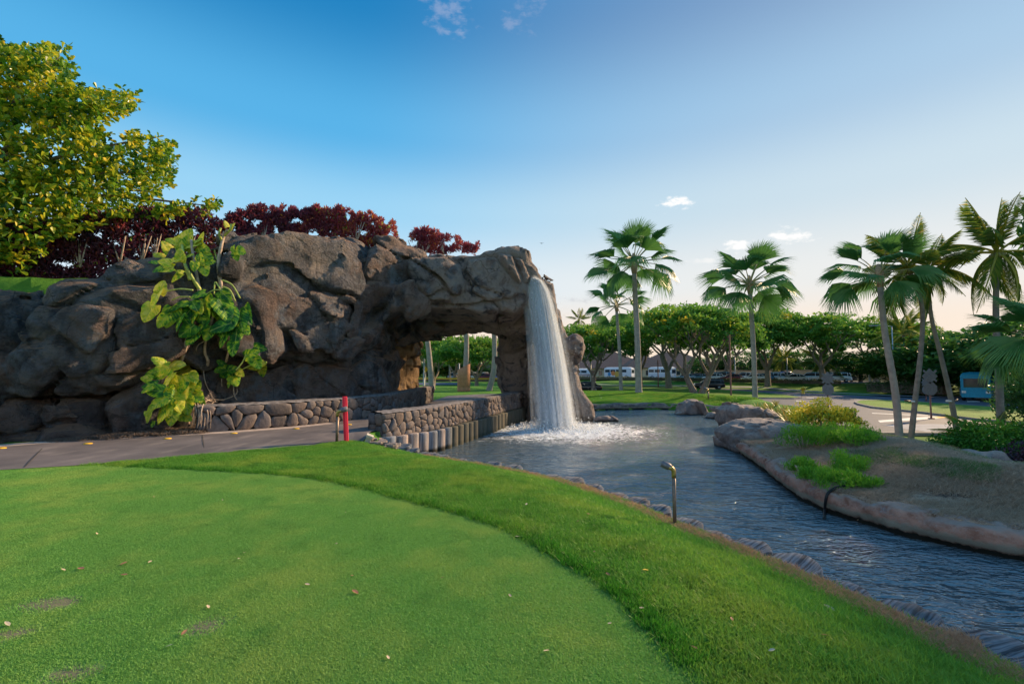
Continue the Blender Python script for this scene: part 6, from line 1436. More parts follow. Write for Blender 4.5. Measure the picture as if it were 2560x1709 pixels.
# ------------------------------------------------------------------ vehicles
M_glass = simple('car_glass', (.03, .045, .06), .08, .6, 0, .1); M_tyre = simple('tyre', (.02, .02, .02), .8); M_rim = simple('rim', (.45, .46, .48), .35, .5, .6); M_lampr = simple('tail_lamp', (.5, .03, .03), .3); M_lampw = simple('head_lamp', (.8, .8, .78), .2); M_trim = simple('dark_trim', (.03, .03, .03), .6)
def paint(name, c): 
    b = NB(name); return b.done(b.principled(c, .28, None, .5, .1, **{'Coat Weight': .6, 'Coat Roughness': .08}))
PAINT = dict(white=paint('white_paint', (.85, .86, .88)), silver=paint('silver_paint', (.55, .6, .65)), blue=paint('blue_paint', (.02, .09, .42)), red=paint('red_paint', (.22, .02, .03)), teal=paint('teal_paint', (.08, .22, .28)), black=paint('black_paint', (.02, .02, .025)), grey=paint('grey_paint', (.16, .17, .19)), pale=paint('pale_blue_paint', (.34, .48, .60)))
def loft(profile_fn, xs, seg=14):
    V = []; F = []
    for x in xs:
        ring = profile_fn(x); V += [(x, y, z) for y, z in ring]
    m = len(ring)
    for i in range(len(xs)-1):
        for k in range(m): F.append((i*m+k, i*m+(k+1) % m, (i+1)*m+(k+1) % m, (i+1)*m+k))
    return V, F
KIND = {
 'sedan': dict(L=4.6, W=1.78, belt=[(-2.3,.72),(-2.2,.95),(-1.5,1.0),(1.0,.92),(2.0,.78),(2.3,.62)], roof=[(-1.75,.98),(-1.1,1.40),(-.1,1.46),(.45,1.40),(1.2,.95)]),
 'suv': dict(L=4.6, W=1.86, belt=[(-2.3,.8),(-2.25,1.08),(-1.5,1.1),(1.0,1.04),(2.05,.94),(2.3,.72)], roof=[(-2.15,1.08),(-1.95,1.66),(-.2,1.74),(.5,1.66),(1.25,1.06)]),
 'van': dict(L=4.9, W=1.95, belt=[(-2.45,.85),(-2.42,1.15),(-1.0,1.15),(1.2,1.08),(2.1,.98),(2.45,.72)], roof=[(-2.35,1.15),(-2.25,1.82),(0,1.88),(.9,1.76),(1.75,1.06)]),
 'hatch': dict(L=4.1, W=1.74, belt=[(-2.05,.75),(-2.0,1.0),(-1.2,1.02),(.9,.95),(1.8,.82),(2.05,.62)], roof=[(-1.9,1.02),(-1.55,1.46),(-.2,1.54),(.4,1.47),(1.2,.96)])}
def car_meshes(kind):
    K = KIND[kind]; L_, W_ = K['L']/2, K['W']/2; bx, bz = zip(*K['belt']); rx, rz = zip(*K['roof'])
    xs = np.linspace(-L_, L_, 19)
    def prof(x):
        e = 1-.12*(abs(x)/L_)**4; wz = np.interp(x, bx, bz); w2 = W_*e; lo = .24+.1*(abs(x)/L_)**6
        return [(-w2*.92, lo), (-w2, .45), (-w2, wz*.82), (-w2*.93, wz), (w2*.93, wz), (w2, wz*.82), (w2, .45), (w2*.92, lo)]
    V, F = loft(prof, xs); n = len(xs); F += [tuple(range(7, -1, -1)), ]; Fe = [(0, 1, 2, 3), (0, 3, 4, 7), (7, 4, 5, 6)]; off = (n-1)*8
    F = F[:-1]+[tuple(reversed(f)) for f in Fe]+[tuple(off+i for i in f) for f in Fe]
    body = mesh_np('body', V, np.array(F), True)
    xs2 = np.linspace(rx[0], rx[-1], 13)
    def prof2(x):
        zt = np.interp(x, rx, rz); zb = np.interp(x, bx, bz)-.02; zt = max(zt, zb+.01); k = (zt-zb)
        return [(-W_*.92, zb), (-W_*.92+k*.28, zt-.04), (-W_*.92+k*.28+.08, zt), (W_*.92-k*.28-.08, zt), (W_*.92-k*.28, zt-.04), (W_*.92, zb)]
    V2, F2 = loft(prof2, xs2); cab = mesh_np('windows', V2, np.array(F2), True)
    # roof panel and pillars in body colour, standing 1 cm proud
    M = Mesh(); xs3 = np.linspace(rx[1]-.05, rx[-2]+.02, 8); V3 = []
    for x in xs3:
        zt = np.interp(x, rx, rz)+.012; zb = np.interp(x, bx, bz); k = zt-zb; y = W_*.92-k*.28+.012; V3 += [(x, -y, zt-.09), (x, -y+.06, zt+.004), (x, y-.06, zt+.004), (x, y, zt-.09)]
    F3 = []
    for i in range(7):
        for k in range(3): F3.append((i*4+k, i*4+k+1, i*4+k+5, i*4+k+4))
    M.add(V3, None, F3)
    for x in (rx[1]+.25, (rx[1]+rx[-2])/2-.1, ):
        for s in (-1, 1):
            zt = np.interp(x, rx, rz); zb = np.interp(x, bx, bz); k = zt-zb; y0 = s*(W_*.92+.012); y1 = s*(W_*.92-k*.28+.012); M.add([(x, y0, zb), (x+.09, y0, zb), (x+.09, y1, zt-.03), (x, y1, zt-.03)], None, [(0, 1, 2, 3)])
    for s in (-1, 1):
        for (xa, xb) in ((rx[-1], rx[-2]), (rx[0], rx[1])):
            za, zb2 = np.interp(xa, bx, bz), np.interp(xb, rx, rz); M.add([(xa-.05, s*(W_*.92+.01), za), (xa+.06, s*(W_*.92+.01), za), (xb+.05, s*(W_*.92-(zb2-np.interp(xb, bx, bz))*.28+.012), zb2), (xb-.05, s*(W_*.92-(zb2-np.interp(xb, bx, bz))*.28+.012), zb2)], None, [(0, 1, 2, 3)])
    roof = mesh_np('roof', np.concatenate(M.V), np.concatenate(M.F4), True)
    def slot(me, m): me.materials.append(m); return me
    M = Mesh(); M.tube([(0, -.11, 0), (0, -.07, 0), (0, .07, 0), (0, .11, 0)], [.29, .33, .33, .29], 18); tyre = slot(mesh_np('tyre', np.concatenate(M.V), [np.concatenate(M.F3), np.concatenate(M.F4)]), M_tyre)
    M = Mesh(); M.tube([(0, -.115, 0), (0, .115, 0)], [.2, .2], 12); rim = slot(mesh_np('rim', np.concatenate(M.V), [np.concatenate(M.F3), np.concatenate(M.F4)]), M_rim)
    M = Mesh(); M.box((0, 0, 0), (.08, .34, .14)); lr = slot(mesh_np('tail_lamp', np.concatenate(M.V), np.concatenate(M.F4), False), M_lampr); hl = lr.copy(); hl.materials.clear(); hl.materials.append(M_lampw)
    cab.materials.append(M_glass); body.materials.append(None); roof.materials.append(None)
    return dict(body=body, windows=cab, roof=roof, tyre=tyre, rim=rim, tail=lr, head=hl, K=K)
CM = {k: car_meshes(k) for k in KIND}
def car(kind, col, x, y, z, rz, label, group='parked cars behind the low hedge', name='parked_car'):
    D = CM[kind]; K = D['K']; root = empty(name, (x, y, z), rz, label, 'car', group)
    for k in ('body', 'roof'):
        o = link(k, D[k], root); o.material_slots[0].link = 'OBJECT'; o.material_slots[0].material = PAINT[col]
    link('windows', D['windows'], root); L_, W_ = K['L']/2, K['W']/2; bx, bz = zip(*K['belt'])
    for sx in (-1, 1):
        for sy in (-1, 1):
            w_ = link('wheel', D['tyre'], root); w_.location = (sx*L_*.60, sy*(W_-.10), .33); link('rim', D['rim'], w_)
            o = link('tail_lamp' if sx < 0 else 'headlight', D['tail'] if sx < 0 else D['head'], root); o.location = (sx*(L_-.03), sy*(W_*.70), .70)
    return root
def car_at(kind, col, px, Y, rzd, label, **k):
    x = P(px, 930, Y).x; car(kind, col, x, Y, k.pop('z', H1(x, Y)), math.radians(rzd), label, **k)
ZP = -.05
for (kd, cl, px, Y, rz, lb) in [('sedan','white',1983,77,165,'white sedan parked side-on behind the hedge, nearest of the row'), ('suv','white',2025,79,150,'white hatchback partly hidden behind the white sedan'), ('suv','silver',2062,80,150,'silver car behind the road sign'), ('suv','white',2090,78,148,'white car with dark rear at the right end of the row'),
      ('van','blue',1953,86,200,'bright blue pickup-like van parked beside a pale lamp post'), ('suv','silver',1930,84,120,'silver car seen from behind, left of the blue van'), ('hatch','teal',1905,84,120,'grey blue hatchback right of the second fan palm trunk'), ('sedan','white',1884,82,160,'white sedan passing behind the second fan palm trunk'),
      ('suv','white',1862,86,120,'white car between the dark red car and the fan palm trunk'), ('sedan','red',1828,83,170,'dark red car with its tail towards the fan palm'), ('van','pale',1806,92,160,'tall pale blue van behind the dark red car'), ('hatch','white',1782,86,160,'white hatchback left of the dark red car'), ('van','silver',1778,95,160,'silver van behind the white hatchback'),
      ('sedan','teal',1745,90,160,'blue grey sedan between the stems of the forked tree'), ('sedan','pale',1712,90,165,'pale blue sedan left of the forked tree'), ('hatch','red',1738,97,160,'red hatchback just visible behind the forked tree'), ('sedan','red',1868,98,120,'far red car in the back row'), ('sedan','grey',2105,84,150,'dark grey car at the end of the hedge')]:
    car_at(kd, cl, px, Y+8+max(0, (1900-px)*.02), rz, lb, z=ZP)
for (kd, cl, px, Y, rz, lb) in [('suv','pale',1131,102,95,'pale blue car seen in the arch between the palms'), ('hatch','white',1149,104,95,'white car next to the pale blue one in the arch'), ('suv','white',1182,102,100,'white car left of the terracotta planter'), ('suv','white',1212,100,95,'white car right of the terracotta planter'), ('sedan','red',1224,98,20,'dark red car right of the planter'), ('suv','blue',1240,99,95,'dark blue car at the right jamb of the arch')]:
    car_at(kd, cl, px, Y, rz, lb, z=ZP, group='cars seen through the arch')
def road_xy(px, py): g = G(px, py, RZ); return g.x, g.y
x, y = road_xy(1462, 979.5); car('sedan', 'black', x, y, RZ, math.radians(172), 'dark sedan driving on the road behind the grass mound', 'cars on the road', 'moving_car')
x, y = road_xy(1772, 972.5); car('suv', 'black', x, y, RZ, math.radians(170), 'black car driving past the forked tree', 'cars on the road', 'moving_car')

# buses
def bus(px, Y, rzd, L_, H_, W_, label, cols, name='bus', z=-.06, front=True):
    x = P(px, 930, Y).x; root = empty(name, (x, Y, z), math.radians(rzd), label, 'bus'); hl, hw = L_/2, W_/2; xs = np.linspace(-hl, hl, 15)
    def prof(t):
        e = 1-.10*(abs(t)/hl)**10; top = H_-.25*(abs(t)/hl)**12; y = hw*e
        return [(-y*.97, .35), (-y, .6), (-y, top-.35), (-y*.86, top-.08), (-y*.5, top), (y*.5, top), (y*.86, top-.08), (y, top-.35), (y, .6), (y*.97, .35)]
    V, F = loft(prof, xs); m = 10; caps = [(0, 1, 2, 9), (9, 2, 7, 8), (2, 3, 6, 7), (3, 4, 5, 6)]; off = 14*m; F += [tuple(reversed((9, 8, 1, 0))), (1, 8, 7, 2), (2, 7, 6, 3), (3, 6, 5, 4)]; F += [(off+0, off+1, off+8, off+9), (off+1, off+2, off+7, off+8), (off+2, off+3, off+6, off+7), (off+3, off+4, off+5, off+6)]
    link('body', mesh_np('body', V, np.array(F), False), root, cols['body'])
    nwin = int(L_/2.1)
    for s in (-1, 1):
        for i in range(nwin):
            M = Mesh(); M.box((-hl+.9+i*(L_-1.6)/nwin+.2, s*(hw+.005), H_*.66), ((L_-1.6)/nwin*.86, .03, H_*.24)); M.build('window', M_glass, root, False)
        if 'stripe' in cols: 
            M = Mesh(); M.box((0, s*(hw+.002), H_*.30), (L_*.9, .02, H_*.26)); M.build('lower_panel', cols['stripe'], root, False)
        if 'art' in cols:
            for j, cm in enumerate(cols['art']):
                M = Mesh(); r_ = H_*.16; M.tube([(-hl*.6+j*hl*.28, s*(hw+.012), H_*.38+.22*(j % 2)), (-hl*.6+j*hl*.28, s*(hw+.028), H_*.38+.22*(j % 2))], r_*(1+.3*(j % 3)), 12); M.build('painted_motif', cm, root, False)
    for e in (-1, 1):
        M = Mesh(); M.box((e*(hl+.005), 0, H_*.62), (.04, W_*.72, H_*.30)); M.build('windscreen' if e > 0 else 'rear_window', M_glass, root, False)
        for s in (-1, 1):
            M = Mesh(); M.box((e*(hl+.02), s*hw*.72, .85), (.06, .3, .2)); M.build('headlight' if e > 0 else 'tail_lamp', M_lampw if e > 0 else M_lampr, root, False)
            w_ = link('wheel', CM['van']['tyre'], root); w_.location = (e*L_*.32, s*(hw-.12), .46); w_.scale = (1.4, 1.3, 1.4); link('rim', CM['van']['rim'], w_)
    return root
mm_ = lambda n_, c: simple(n_, c, .45)
bus(1548, 141, -38, 8.5, 3.2, 2.4, 'tour bus painted with orange and blue fruit like shapes', dict(body=mm_('bus_white', (.66, .72, .78)), art=[mm_('art_blue', (.05, .25, .5)), mm_('art_orange', (.7, .25, .08)), mm_('art_gold', (.6, .4, .08)), mm_('art_pink', (.7, .3, .25))]))
bus(1655, 134, -52, 7.5, 3.2, 2.4, 'white bus with its side to the hedge, behind the rain tree trunks', dict(body=mm_('bus_white2', (.7, .74, .78)), stripe=mm_('bus_stripe', (.55, .62, .7))))
bus(1452, 148, 25, 6, 2.9, 2.4, 'pale bus half hidden by the waterfall spray', dict(body=mm_('bus_pale', (.6, .68, .76)), stripe=mm_('bus_stripe2', (.45, .35, .33))))
bus(2453, 47.5, 218, 6.4, 2.75, 2.3, 'turquoise minibus with a grey rear panel driving away on the right', dict(body=mm_('bus_turquoise', (.02, .30, .48)), stripe=mm_('bus_grey', (.25, .38, .45))), z=RZ, name='minibus')

# thatched building behind the buses
def hut(px, Y, w_, d_, wall, roof, label, rz=0, z=-.1):
    x = P(px, 930, Y).x; root = empty('thatched_building', (x, Y, z), rz, label, 'building', 'brown roofed buildings behind the buses'); M = Mesh(); M.box((0, 0, wall/2), (w_, d_, wall)); M.build('wall', simple('cream_wall', (.50, .42, .32), .9, .1, 0, .12, 1), root, False)
    e = .9; R = [(-w_/2-e, -d_/2-e, wall-.1), (w_/2+e, -d_/2-e, wall-.1), (w_/2+e, d_/2+e, wall-.1), (-w_/2-e, d_/2+e, wall-.1), (-w_*.12, 0, roof), (w_*.12, 0, roof)]
    link('roof', mesh_np('roof', R, [np.array([(0, 1, 5, 4), (2, 3, 4, 5), (3, 2, 1, 0)]), np.array([(1, 2, 5), (3, 0, 4)])], False), root, M_thatch)
    for i in range(int(w_/2.4)):
        M = Mesh(); M.box((-w_/2+1.3+i*2.4, -d_/2-.02, wall*.48), (1.2, .06, wall*.45)); M.build('window', M_glass, root, False)
    return root
M_thatch = simple('brown_thatch', (.20, .13, .11), .95, .1, 0, .25, 5, .8)
hut(1605, 158, 11, 9, 3.3, 7.4, 'small hut with a brown pyramid roof between the buses'); hut(1500, 172, 34, 16, 3.2, 9.5, 'long building with a big brown roof behind the waterfall trees'); hut(1680, 172, 27, 14, 3.2, 9.0, 'brown roofed building behind the white bus'); hut(1250, 140, 10, 10, 3, 8.5, 'brown roof glimpsed at the right jamb of the arch')

# ------------------------------------------------------------------ poles, signs, hydrant, planter
M_steel = simple('galvanised_steel', (.42, .45, .48), .5, .4, .3, .1); M_rust = simple('rusty_post', (.24, .12, .10), .8, .2, 0, .2); M_signback = simple('sign_back', (.22, .22, .24), .6, .3, .2)
def pole(name, px, Y, top_py, r, mat, label, arm=None, cat='lamp post', z=None, group=None):
    x = P(px, 930, Y).x; z0 = H1(x, Y) if z is None else z; h = P(px, top_py, Y).z-z0; root = empty(name, (x, Y, z0), 0, label, cat, group); M = Mesh(); M.tube([(0, 0, -.1), (0, 0, .3), (0, 0, h)], [r*1.3, r, r*.8], 10); M.build('post', mat, root)
    M = Mesh(); M.box((0, 0, .04), (r*5, r*5, .08)); M.build('base_plate', mat, root, False)
    if arm:
        M = Mesh(); M.tube([(0, 0, h*.995), (arm*.5, 0, h+.12), (arm, 0, h+.1)], r*.5, 8); M.build('arm', mat, root)
        M = Mesh(); M.box((arm*1.15, 0, h+.06), (abs(arm)*.5, .22, .12), 0, .5, .8); M.build('lamp_head', M_signback, root, False)
    return root, h
pole('lamp_post', 2174, 72, 892, .17, M_steel, 'pale thick lamp post behind the leaning palm')
pole('lamp_post', 2328, 74, 882, .15, M_steel, 'pale lamp post top left of the big signs', .9)
pole('lamp_post', 1968, 86, 893, .10, M_steel, 'slim lamp post rising among the parked cars', .9); pole('lamp_post', 1838, 92, 892, .12, M_steel, 'pale lamp post left of the second fan palm')
pole('lamp_post', 1645, 84, 900, .10, M_rust, 'thin dark post before the white bus'); pole('lamp_post', 1477, 92, 900, .12, M_steel, 'pale post lit orange beside the leaning rain tree', cat='post')
pole('lamp_post', 1060, 66, 895, .13, M_steel, 'white post seen at the left of the arch opening'); pole('lamp_post', 1148, 80, 888, .08, M_steel, 'thin lamp post in the middle of the arch opening')
pole('lamp_post', 2235, 60, 815, .07, M_steel, 'tall street lamp with a long arm above the rain trees', -2.0)
pole('flag_pole', 1826, 45, 836, .08, M_rust, 'slim rusty pole on the verge in front of the forked tree', cat='pole')
def yield_sign(px, py, Y, top_py, label, grp='road signs seen from behind'):
    root, h = pole('road_sign', px, Y, top_py, .045, M_rust, label, cat='road sign', group=grp); r = random.Random(px)
    for (zz, rad, n, rot) in ((h-.42, .46, 4, 0), (h-1.15, .42, 8, math.pi/8)):
        M = Mesh(); pts = [(rad*math.cos(rot+2*math.pi*i/n), rad*math.sin(rot+2*math.pi*i/n)) for i in range(n)]
        V = [(x, -.06, zz+z) for x, z in pts]+[(x, -.045, zz+z) for x, z in pts]; m = Mesh(); m.add(V, [(0, i, i+1) for i in range(1, n-1)]+[(n, n+i+1, n+i) for i in range(1, n-1)], [(i, (i+1) % n, n+(i+1) % n, n+i) for i in range(n)]); m.build('sign_plate', M_signback, root, False)
    for a in (-.7, .7):
        m = Mesh(); c = math.cos(a); s = math.sin(a); V = []
        for yy in (-.075, -.065):
            for (u, v) in ((-.5, -.06), (.5, -.06), (.5, .06), (-.5, .06)): V.append((u*c-v*s, yy-(.012 if a > 0 else 0), h-.40+u*s+v*c))
        m.add(V, None, [(3, 2, 1, 0), (4, 5, 6, 7), (0, 1, 5, 4), (1, 2, 6, 5), (2, 3, 7, 6), (3, 0, 4, 7)]); m.build('cross_arm', M_signback, root, False)
yield_sign(2067, 1005, 33, 930, 'stacked road sign seen from behind, above the gold croton'); yield_sign(2322, 1030, 28.5, 922, 'stacked road sign seen from behind, between the leaning palms'); yield_sign(2312, 1010, 46, 944, 'farther stacked road sign behind the nearer one')
# diamond warning sign in the arch
root, h = pole('road_sign', 1064, 74, 915, .05, M_steel, 'small yellow diamond sign seen through the arch', cat='road sign'); m = Mesh(); V = [(-.45, -.06, h-.5), (0, -.06, h-.95), (.45, -.06, h-.5), (0, -.06, h-.05)]; V += [(x, -.04, z) for x, _, z in V]; m.add(V, None, [(0, 1, 2, 3), (7, 6, 5, 4), (0, 4, 5, 1), (1, 5, 6, 2), (2, 6, 7, 3), (3, 7, 4, 0)]); m.build('sign_plate', simple('sign_yellow', (.85, .45, .03), .5), root, False)
def hydrant(px, py):
    g = G(px, py, LOW+.1); M = Mesh(); prof = [(0, .19), (.04, .19), (.05, .13), (.5, .13), (.52, .17), (.58, .17), (.60, .13), (.7, .09), (.74, .03)]; M.tube([(0, 0, z) for z, r in prof], [r for z, r in prof], 14); root = empty('fire_hydrant', g, 0, 'yellow fire hydrant on the verge across the road', 'hydrant'); my = simple('hydrant_yellow', (.8, .5, .04), .45); M.build('barrel', my, root)
    for s in (-1, 1): m = Mesh(); m.tube([(s*.1, 0, .42), (s*.23, 0, .42)], .065, 10); m.build('outlet_cap', my, root)
    root.scale = (1.25, 1.25, 1.25)
hydrant(2008, 984)
def planter():
    g = G(1164, 985, -.25); root = empty('terracotta_planter', (g.x, 41.5, H1(g.x, 41.5)), 0, 'tall terracotta cylinder with a slanted top, seen through the arch', 'planter'); M = Mesh(); n = 28; r = .56
    V = []
    for z in (0, .28, .30, .33, 1.2, 2.2):
        for i in range(n):
            a = 2*math.pi*i/n; zz = z if z < 2 else 2.05+.28*math.cos(a); rr = r*(.985 if z == .30 else 1); V.append((rr*math.cos(a), rr*math.sin(a), zz))
    F = [(l*n+i, l*n+(i+1) % n, (l+1)*n+(i+1) % n, (l+1)*n+i) for l in range(5) for i in range(n)]; V.append((0, 0, 2.0)); F3 = [(5*n+i, 5*n+(i+1) % n, 6*n) for i in range(n)]
    link('drum', mesh_np('drum', V, [np.array(F), np.array(F3)]), root, simple('terracotta', (.50, .24, .13), .85, .15, 0, .12, 4, .3))
planter()

# ------------------------------------------------------------------ stake, brass lights, marker block by the lawn
M_brass = simple('aged_brass', (.42, .30, .12), .35, .5, .8, .25, 30); M_bronze = simple('bronze_pipe', (.20, .15, .12), .45, .4, .6, .25, 20); M_lens = simple('lamp_cup', (.16, .15, .17), .5, .4, .3, .2, 30)
def path_light(px, py, z, hpx, tilt, direction, label, s=1.0, r=.022):
    g = G(px, py, z); gz = H1(g.x, g.y); h = hpx/FPX*g.y; root = empty('path_light', (g.x, g.y, gz), 0, label, 'garden light', 'brass garden spotlights'); M = Mesh(); M.tube([(0, 0, -.1), (0, 0, h*.86)], r, 12); M.build('stem', M_bronze, root)
    M = Mesh(); k = r*1.25; M.tube([(0, 0, h*.82), (0, 0, h*.88), (0, 0, h*.94), (direction*k*.8, 0, h*.975), (direction*k*2.2, 0, h)], [k, k, k*1.05, k*1.05, k], 12); M.build('elbow', M_brass, root)
    M = Mesh(); d = Vector((direction*math.cos(tilt), .35, math.sin(tilt))).normalized(); p = Vector((direction*k*.6, 0, h*.985)); M.tube([p, p+d*r*.8, p+d*r*2.2, p+d*r*6.2], [r*.5, r*1.5, r*1.95, r*1.9], 14); M.build('lamp_cup', M_lens, root); return root
path_light(1687, 1306, -.22, 146, .35, -1, 'brass spotlight on a bent pipe at the pond edge of the lawn', r=.023)
path_light(842, 1109, 0, 82, .25, 1, 'brass spotlight on a pipe beside the red stake', r=.034)
path_light(1481, 1004, -.1, 30, .5, -1, 'small brown spotlight on the grass mound near the waterfall', r=.045); path_light(1771, 1001, -.3, 28, .5, -1, 'small brown spotlight on the mound beside the pointed boulder', r=.045)
def stake():
    g = G(866, 1106, 0); h = 1.12; root = Mesh(); c = Vector((0, 0, 0)); hw = .052; V = []
    ring = [(-hw, -hw*.6), (0, -hw*1.15), (hw, -hw*.6), (hw, hw*.6), (-hw, hw*.6)]; k = 5
    for z in (-.1, h-.008, h): V += [(x*(1 if z < h else .9), y*(1 if z < h else .9), z) for x, y in ring]
    root.add(V, [(2*k+0, 2*k+1, 2*k+2)], [(l*k+i, l*k+(i+1) % k, (l+1)*k+(i+1) % k, (l+1)*k+i) for l in range(2) for i in range(k)]+[(2*k+0, 2*k+2, 2*k+3, 2*k+4)])
    o = root.build('hazard_stake', simple('red_paint_wood', (.85, .03, .07), .55, .3, 0, .06, 8), None, False); o.location = (g.x, g.y, H1(g.x, g.y)); o.rotation_euler = (0, math.radians(-3.2), .2); tag(o, 'red painted wooden hazard stake leaning slightly at the edge of the lawn', 'stake')
stake()
def block():
    g = G(912, 1102, 0); M = Mesh(); M.box((0, 0, .12), (.13, .10, .34)); M.box((0, -.03, .27), (.17, .13, .06)); o = M.build('marker_block', simple('pale_block', (.52, .50, .42), .8, .2, 0, .15, 9, .3), None, False); o.location = (g.x-.02, g.y+.15, H1(g.x, g.y+.15)); o.rotation_euler = (.2, .42, .2); tag(o, 'small pale tilted marker block where the lawn meets the path', 'marker')
block()
M_flat = simple('flat_stone_mat', (.24, .20, .18), .9, .2, 0, .4, 14, .5)
rs_ = np.random.RandomState(31)
for i in range(26):
    px, py = rs_.uniform(905, 985), 0; py = 1096+(px-905)*.16+rs_.uniform(-5, 8); g = G(px, py, -.02); bm = bmesh.new(); n = 9; r1 = rs_.uniform(.08, .2)
    vs = [[bm.verts.new((r1*k*(1+.25*math.sin(j*2.3+i))*math.cos(2*math.pi*j/n), r1*.6*k*math.sin(2*math.pi*j/n), z)) for j in range(n)] for z, k in ((-.03, .95), (.0, 1.0), (.025, .93))]
    for l in range(2):
        for j in range(n): bm.faces.new((vs[l][j], vs[l][(j+1) % n], vs[l+1][(j+1) % n], vs[l+1][j]))
    bm.faces.new(vs[2]); o = link('flat_stone', from_bm('flat_stone', bm, False), None, M_flat); o.location = (g.x, g.y+.25, max(-.16, H1(g.x, g.y+.25))+.02+.03*(i % 4)); o.rotation_euler = (rs_.uniform(-.15, .15), rs_.uniform(-.15, .15), rs_.uniform(0, 3))
    tag(o, 'flat brown stone in the loose stack between the marker block and the concrete piles', 'stone', 'loose flat stones by the first pile')
# yellow markers on the gutter
M_reflect = simple('yellow_marker', (.85, .50, .04), .5, .3, 0, .2, 20)
for i, (px, py, lb) in enumerate([(3,1123,'yellow round path marker at the left edge of the picture'), (220,1110,'yellow round path marker below the leftmost lower boulder'), (419,1097,'yellow round path marker left of the concrete joint'), (585,1084,'yellow round path marker at the foot of the stone wall, before its middle'), (741,1071,'yellow round path marker at the foot of the stone wall, left of the stake'), (873,1062,'yellow round path marker right behind the red stake'), (932,1053,'yellow round path marker near the bend of the path')]):
    g = G(px, py, .04); M = Mesh(); M.tube([(0, 0, 0), (0, 0, .012), (0, 0, .02)], [.085, .08, .05], 16); o = M.build('path_marker', M_reflect); o.location = (g.x, g.y, H1(g.x, g.y)+.048); tag(o, lb, 'path marker', 'yellow round markers along the path')

# ------------------------------------------------------------------ hose, litter, bird
x0, y0 = at_island(2062, 1292, -.75); pts = [G(2062, 1300, -.95), G(2063, 1270, -.7), G(2066, 1240, -.47)+Vector((0, -.02, .04)), G(2080, 1222, -.36)+Vector((0, 0, .03)), G(2110, 1212, -.33)+Vector((0, 0, .03))]
pts = []; bpy.context.view_layer.update(); _dg = bpy.context.evaluated_depsgraph_get()
for (px, py) in ((2061,1296),(2062,1275),(2064,1250),(2070,1232),(2085,1221),(2112,1213)):
    pts.append(hit(px, py, .05) or G(px, py, -.4))
M = Mesh(); M.tube(catmull(pts, 6), .024, 8); tag(M.build('garden_hose', simple('black_rubber', (.02, .02, .022), .5)), 'black hose hanging over the red rock ledge into the water', 'hose')
g = G(2127, 1222, -.3); bm = bmesh.new(); bmesh.ops.create_icosphere(bm, subdivisions=2, radius=.06)
for v in bm.verts: v.co *= 1+.25*math.sin(v.co.x*60)*math.cos(v.co.y*50)
o = link('plastic_litter', from_bm('plastic_litter', bm), None, simple('pale_blue_plastic', (.32, .45, .55), .3)); o.location = (g.x, g.y, H1(g.x, g.y)+.05); o.scale = (1.3, .9, .6); tag(o, 'crumpled pale blue plastic litter on the dry slope near the hose', 'litter')
q = P(1354, 608, 60); m = Mesh(); m.add([(0, 0, 0), (-.35, .1, .12), (-.1, .12, .02), (.35, .1, .12), (.1, .12, .02), (0, -.2, 0), (0, .25, 0)], [(0, 1, 2), (0, 4, 3), (5, 2, 6), (5, 6, 4)], None); b_ = m.build('bird', M_trim, None, False); b_.location = q; tag(b_, 'tiny bird flying in the sky right of the croton bush', 'bird')

# ------------------------------------------------------------------ grasses (stuff): clumps instanced over the lawns, dry growth on the banks
def blade_clump(name, n, rad, h, w_, mat, seed, lean=.35, tint=(.2, .8)):
    rs = np.random.RandomState(seed); M = Mesh(); a = rs.uniform(0, 6.28, n); r_ = rad*np.sqrt(rs.rand(n)); x = r_*np.cos(a); y = r_*np.sin(a); th = rs.uniform(0, 6.28, n); H_ = h*rs.uniform(.6, 1.15, n); le = rs.normal(0, lean, (n, 2))*H_[:, None]; wx = np.cos(th)*w_/2; wy = np.sin(th)*w_/2
    V = np.stack([np.column_stack([x-wx, y-wy, 0*x]), np.column_stack([x+wx, y+wy, 0*x]), np.column_stack([x+wx*.7+le[:, 0]*.4, y+wy*.7+le[:, 1]*.4, H_*.6]), np.column_stack([x-wx*.7+le[:, 0]*.4, y-wy*.7+le[:, 1]*.4, H_*.6]), np.column_stack([x+le[:, 0], y+le[:, 1], H_])], 1).reshape(-1, 3)
    i = np.arange(n)*5; me = mesh_np(name, V, [np.stack([i, i+1, i+2, i+3], 1), np.stack([i+3, i+2, i+4], 1)], False, np.repeat(rs.uniform(*tint, n), 5)); me.materials.append(mat); return me
